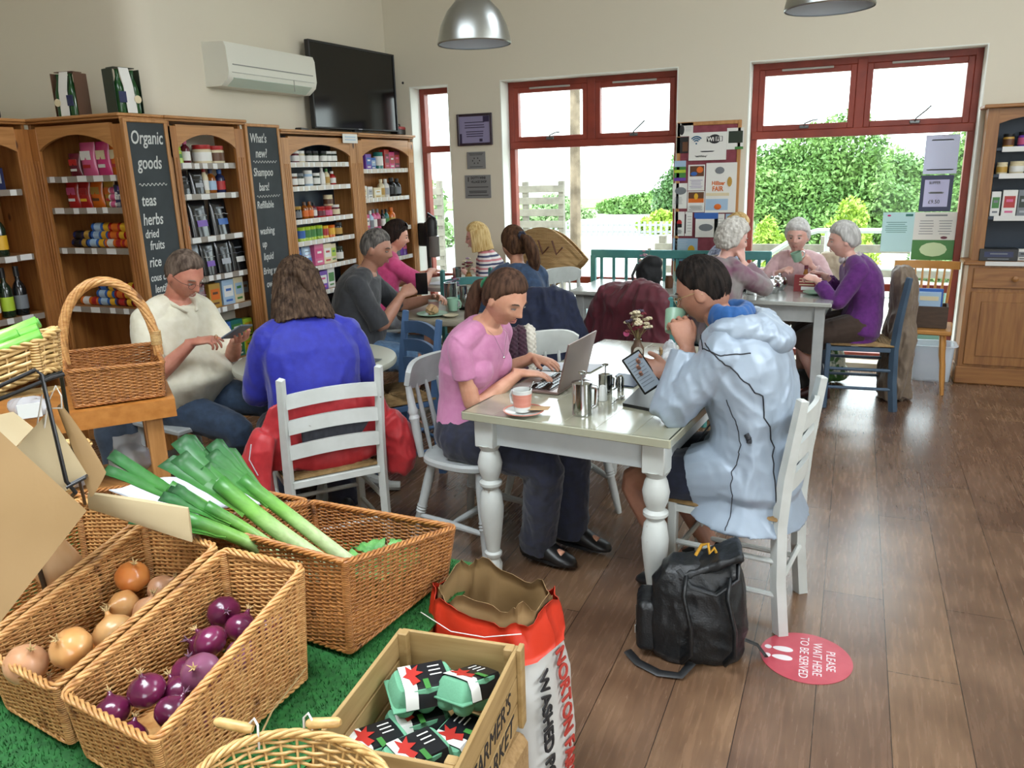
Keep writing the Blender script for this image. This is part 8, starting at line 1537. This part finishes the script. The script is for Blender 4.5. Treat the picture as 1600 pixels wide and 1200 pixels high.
# ================================================================ COATS, BAGS
def coat(name, label, cat, loc, ang, lev, m, amp=.012, fr=9, limbs=(), vox=.008, parts=(), seed=0, st=(1, 1, .3)):
    """lev: (z, half width, half depth, x, y) in the chair's frame, top to bottom"""
    t = thing(name, label, cat, loc, R(ang-90)); L_ = np.array(lev, float); u = np.linspace(0, 1, len(L_)); uu = np.linspace(0, 1, 22); Q = np.stack([np.interp(uu, u, L_[:, k]) for k in range(5)], 1)
    rings = [[(x+w*math.copysign(abs(math.cos(a))**.7, math.cos(a)), y+d*math.sin(a), z) for a in np.linspace(0, 2*math.pi, 32, endpoint=False)] for z, w, d, x, y in Q[::-1]]
    mb = MB().loft(rings)
    for P, r in limbs: limb(mb, P, r, 14)
    me = fuse(mb, vox, 4); displace(me, wrinkle(amp, fr, st, seed)); o = obj(name+'_cloth', me, m, t, sharp=None)
    for nm, P, r, mm in parts: obj(nm, MB().tube(P, r, 8), mm, t, sharp=None)
    return t
redc = fabric('red_waterproof_shell', '#a51d24', '#b4262c', r=.5, bump=.1); greyl = fabric('charcoal_lining', '#33363f', '#3c4049', r=.7)
rc_ = coat('coat', 'red waterproof coat stuffed between the blue blouse and the white chair back', 'coat', (-2.07, 2.72, 0), 140.5, [(.775, .18, .02, 0, -.13), (.74, .24, .04, 0, -.12), (.64, .28, .045, 0, -.115), (.52, .29, .045, 0, -.115), (.47, .24, .04, 0, -.12), (.44, .10, .03, .02, -.12)], redc, .016, 8,
    limbs=[([(-.25, -.13, .64), (-.31, -.14, .55), (-.33, -.13, .40), (-.30, -.14, .22)], [.05, .065, .07, .06]), ([(.25, -.13, .62), (.31, -.13, .54), (.31, -.12, .42), (.28, -.13, .36)], [.05, .065, .065, .04])], seed=2)
for nm, lev in (('grey_lining', [(.655, .03, .008, .02, -.168), (.64, .15, .012, .02, -.172), (.59, .13, .012, .0, -.172), (.55, .05, .008, -.01, -.17)]), ('grey_collar', [(.80, .03, .01, -.02, -.14), (.785, .20, .018, 0, -.15), (.765, .20, .018, 0, -.15), (.75, .1, .01, 0, -.15)])):
    L_ = np.array(lev); mb = MB().loft([[(x+w*math.cos(a), y+d*math.sin(a), z) for a in np.linspace(0, 2*math.pi, 26, endpoint=False)] for z, w, d, x, y in L_[::-1]]); me = fuse(mb, .005, 3); displace(me, wrinkle(.004, 16)); obj(nm, me, greyl, rc_, sharp=None)
obj('silver_piping', MB().tube([(-.33, -.20, .63), (-.345, -.205, .57), (-.32, -.21, .50)], .0025, 5), mat('silver_piping', '#b9bcc0', r=.3), rc_)
mar = fabric('maroon_shell', '#4d1020', '#5a1526', r=.6, bump=.1)
coat('jacket', 'maroon hooded jacket hung over the teal chair at the long table', 'jacket', (-1.05, 4.90, 0), 68, [(.975, .08, .05, -.02, -.24), (.945, .20, .07, -.03, -.24), (.88, .26, .085, -.05, -.25), (.7, .29, .085, -.08, -.26), (.5, .33, .085, -.10, -.26), (.34, .35, .08, -.12, -.26), (.30, .33, .06, -.12, -.26)], mar, .026, 7,
    limbs=[([(-.22, -.26, .90), (-.33, -.27, .72), (-.40, -.27, .50), (-.43, -.27, .33)], [.06, .065, .055, .05])], seed=4)
nvc = fabric('navy_wool', '#141c33', '#1a2440')
coat('coat', 'navy coat hung over the teal chair behind the denim shirt', 'coat', (-1.95, 4.80, 0), 118, [(.93, .10, .05, .06, -.25), (.915, .19, .07, .06, -.25), (.84, .22, .075, .08, -.26), (.65, .26, .08, .11, -.27), (.45, .29, .08, .13, -.27), (.33, .27, .05, .13, -.27)], nvc, .026, 7, seed=6)
tan_ = fabric('taupe_raincoat', '#6e5f4f', '#7a6a59', r=.6, bump=.1)
coat('coat', 'long taupe raincoat hanging to the floor on the purple lady’s chair', 'coat', (.085, 5.87, 0), 184, [(.93, .03, .03, .12, -.25), (.90, .07, .06, .13, -.26), (.82, .12, .075, .14, -.27), (.6, .15, .08, .15, -.28), (.35, .18, .09, .17, -.28), (.12, .18, .10, .18, -.28), (.02, .17, .10, .18, -.28)], tan_, .032, 8, limbs=[([(.24, -.28, .84), (.30, -.26, .72), (.27, -.27, .62)], [.05, .05, .045])], seed=7, vox=.007)
coat('coat', 'cream fleece coat on the bench beside the pink cardigan', 'coat', (-.07, 6.62, 0), -90, [(.97, .06, .04, 0, 0), (.95, .15, .06, 0, 0), (.8, .17, .07, 0, 0), (.6, .17, .08, 0, .0), (.46, .16, .08, 0, 0)], fabric('cream_fleece', '#b3a88f', '#c2b8a0', ns=20), .012, 14, seed=9, st=(1, 1, .6))
coat('jacket', 'dark grey-blue jacket hanging beside the polo man’s stool', 'jacket', (-3.36, 2.86, 0), -8, [(.64, .08, .05, 0, -.05), (.60, .16, .07, 0, -.05), (.4, .18, .08, 0, -.05), (.2, .17, .08, 0, -.05), (.05, .14, .07, 0, -.05)], fabric('slate_blue_cotton', '#333f4e', '#3c4959'), .018, 8, seed=10)
# scarf on the rounded-back chair
scf = thing('scarf', 'chunky maroon and cream scarf draped on the rounded-back chair', 'scarf', (-1.25, 3.52, 0), R(-43-90))
for nm, x0, w, y0, c, c2 in (('maroon_half', .10, .03, -.262, '#2c1020', '#3d1a2c'), ('cream_half', .055, .03, -.255, '#b9b3a4', '#cac4b6'), ('maroon_half', .145, .025, -.255, '#2c1020', '#3d1a2c')):
    mb = MB(); limb(mb, [(x0+.02, -.17, .60), (x0+.015, -.19, .80), (x0, y0+.035, .885), (x0+.005, y0-.03, .80), (x0+.03, y0-.035, .56), (x0+.05, y0-.02, .42)], [w, w*1.1, w, w*1.1, w*1.3, w*1.1]); me = fuse(mb, .006, 2); displace(me, lambda co, no: .005*np.sin(co[:, 2]*260)*np.sin(co[:, 0]*240)); obj(nm, me, fabric('knit_'+c.strip('#'), c, c2, ns=60), scf, sharp=None)
# black backpack on the floor
bp = thing('backpack', 'black leather-look backpack on the floor by the near table leg', 'backpack', (-.40, 2.50, 0), R(14)); bkm = mat('black_grained_leather', '#0e1012', r=.42, c2='#15181a', ns=40, bump=.35, bs=160)
rings = [[(x+w*math.copysign(abs(math.cos(a))**.55, math.cos(a)), y+d*math.copysign(abs(math.sin(a))**.6, math.sin(a)), z) for a in np.linspace(0, 2*math.pi, 36, endpoint=False)] for z, w, d, x, y in ((.004, .15, .09, 0, 0), (.03, .165, .10, 0, 0), (.15, .168, .105, 0, 0), (.27, .155, .095, .005, 0), (.33, .135, .075, .01, .0), (.355, .10, .05, .015, 0))]
mb = MB().loft(rings); me = fuse(mb, .006, 3); displace(me, wrinkle(.007, 9, (1, 1, .8), 3)); obj('main_body', me, bkm, bp, sharp=None)
mb = MB().box((0, 0, 0), (.24, .15, .03), bev=.012, M=Matrix.Rotation(R(-24), 3, 'Y')); mb.v = [(v[0]+.03, v[1], v[2]+.35) for v in mb.v]; me = fuse(mb, .006, 4); displace(me, wrinkle(.005, 14)); obj('top_flap', me, bkm, bp, sharp=None)
mb = MB().box((-.168, .0, .12), (.07, .15, .19), bev=.03); me = fuse(mb, .006, 4); displace(me, wrinkle(.004, 14)); obj('side_pocket', me, bkm, bp, sharp=None); obj('zip', MB().tube([(-.206, -.04, .06), (-.208, -.04, .19)], .002, 5), metal_m, bp)
obj('zip_puller', MB().box((-.21, -.045, .1), (.004, .008, .03), bev=.001), metal_m, bp)
for x, b in ((-.045, .0), (.095, .02)): obj('shoulder_strap', MB().tube([(x, -.085, .33), (x-.01, -.125, .28), (x+.015, -.15, .18), (x+.02, -.135, .08), (x-.01, -.125, .035)], [.02, .024, .024, .02, .014], 10, ry=.008, up=(1, 0, 0)), bkm, bp, sharp=None)
obj('webbing_tail', MB().tube([(-.02, -.12, .03), (-.06, -.17, .012), (-.13, -.16, .01), (-.20, -.11, .012), (-.235, -.06, .02)], .016, 8, ry=.004), mblk, bp); obj('webbing_tail', MB().tube([(.15, .0, .06), (.21, .01, .03), (.235, -.03, .012)], .013, 8, ry=.004), mblk, bp)
obj('carry_handle', MB().tube([(-.07, -.06, .34), (-.03, -.10, .30), (.05, -.115, .285), (.12, -.09, .33), (.125, -.05, .37)], .011, 8, ry=.006), bkm, bp)
obj('yellow_cord', MB().tube([(-.01, .0, .365), (.01, .01, .40), (.03, .0, .41), (.035, -.01, .38), (.05, .0, .395), (.06, 0, .372)], .006, 6), mat('yellow_cord', '#b5851f', r=.7), bp); obj('buckle', MB().box((.12, -.05, .375), (.03, .012, .016), bev=.003), dkmetal, bp)
# red floor sticker
fs_ = thing('floor_sticker', 'round red floor sticker with white footprints reading PLEASE WAIT HERE', 'floor sticker', (-.04, 2.585, .0)); sm_ = mat('worn_red_vinyl', '#a83a48', r=.35, c2='#b64a56', ns=12, coat=.2)
obj('disc', MB().lathe([(.001, .0008), (.150, .0008), (.150, .0018), (.001, .0018)], n=64), sm_, fs_); wv = mat('white_vinyl', '#d5cfd0', r=.4)
dx_ = nrm(np.array((.10, -.95, 0))); dy_ = nrm(np.array((.95, .10, 0)))      # reading direction, up direction
dx_ = np.array((.03, -.999, 0)); dy_ = np.array((.999, .03, 0))
for i, l in enumerate(('PLEASE', 'WAIT HERE', 'TO BE SERVED')): text(l, .042, tuple(dy_*(.066-.043*i)-np.array((0, 0, -.0022))), dx_, dy_, wv, fs_, name='sticker_lettering', align='CENTER', world=False, depth=.0002, width=.92)
for s in (-1, 1):
    c = -dy_*.088+dx_*s*.026; obj('footprint', MB().ell((0, 0, 0), (.001, .001, .001), 4, 3) if False else MB().prism([tuple((c+dy_*(.034*math.sin(a)+.012)+dx_*(.0155+.003*math.sin(a))*math.cos(a))[:2]) for a in np.linspace(0, 2*math.pi, 26, endpoint=False)], (0, 0, .0022), (1, 0, 0), (0, 1, 0), .0004), wv, fs_)
    c = c-dy_*.037; obj('heel_print', MB().prism([tuple((c+dy_*.012*math.sin(a)+dx_*.012*math.cos(a))[:2]) for a in np.linspace(0, 2*math.pi, 18, endpoint=False)], (0, 0, .0022), (1, 0, 0), (0, 1, 0), .0004), wv, fs_)
# seagrass bag
sgm = mat('woven_seagrass', '#c9a878', r=.8, c2='#a98655', ns=14, st=(.3, .3, 12), bump=.9, bs=30, bst=(.4, .4, 14))
sb_ = thing('seagrass_bag', 'large flattened seagrass tote with brown handles by the centre window', 'basket bag', (-2.42, 6.50, .476), R(-14)); G = []
for i in range(25):
    u = i/24; col = []
    for k in range(15):
        v = k/14; x = -.22+.60*u+.02*v-.16*(1-v)*u; z = .02+(.62-.20*u**1.4)*v+.10*math.sin(math.pi*u)*v+(.28*u)*(1-v)**1.2; col.append((x, -.05-.06*math.sin(math.pi*u)*math.sin(math.pi*min(v+.1, 1)), z))
    G.append(col)
gg = np.array(G); gg[..., 1] += .004*np.sin(np.arange(25)[:, None]*.4+np.arange(15)[None]*2.6); obj('front_panel', MB().sheet(gg, .012), sgm, sb_, sharp=None); g2 = gg.copy(); g2[..., 1] = .04-(g2[..., 1]+.05)*.8; g2[..., 2] -= .02; obj('back_panel', MB().sheet(g2, .012), sgm, sb_, sharp=None)
row_m = FM()
for k in range(1, 58):
    v = k/58; P = [[np.interp(v*14, np.arange(15), gg[i, :, c]) for c in range(3)] for i in range(25)]; P = np.array(P); P[:, 1] -= .008; row_m.strand(P, (0, -1, 0), .0045, 5)
obj('plaited_rows', row_m.mesh('plaited_rows'), sgm, sb_, sharp=None, kind='stuff')
for x in (.02, .16): obj('leather_handle', MB().tube([(x, -.115, .52), (x-.015, -.125, .60-.02), (x+.03, -.13, .47), (x+.09, -.125, .53)], .008, 6), mat('tan_leather', '#5d3622', r=.5), sb_)
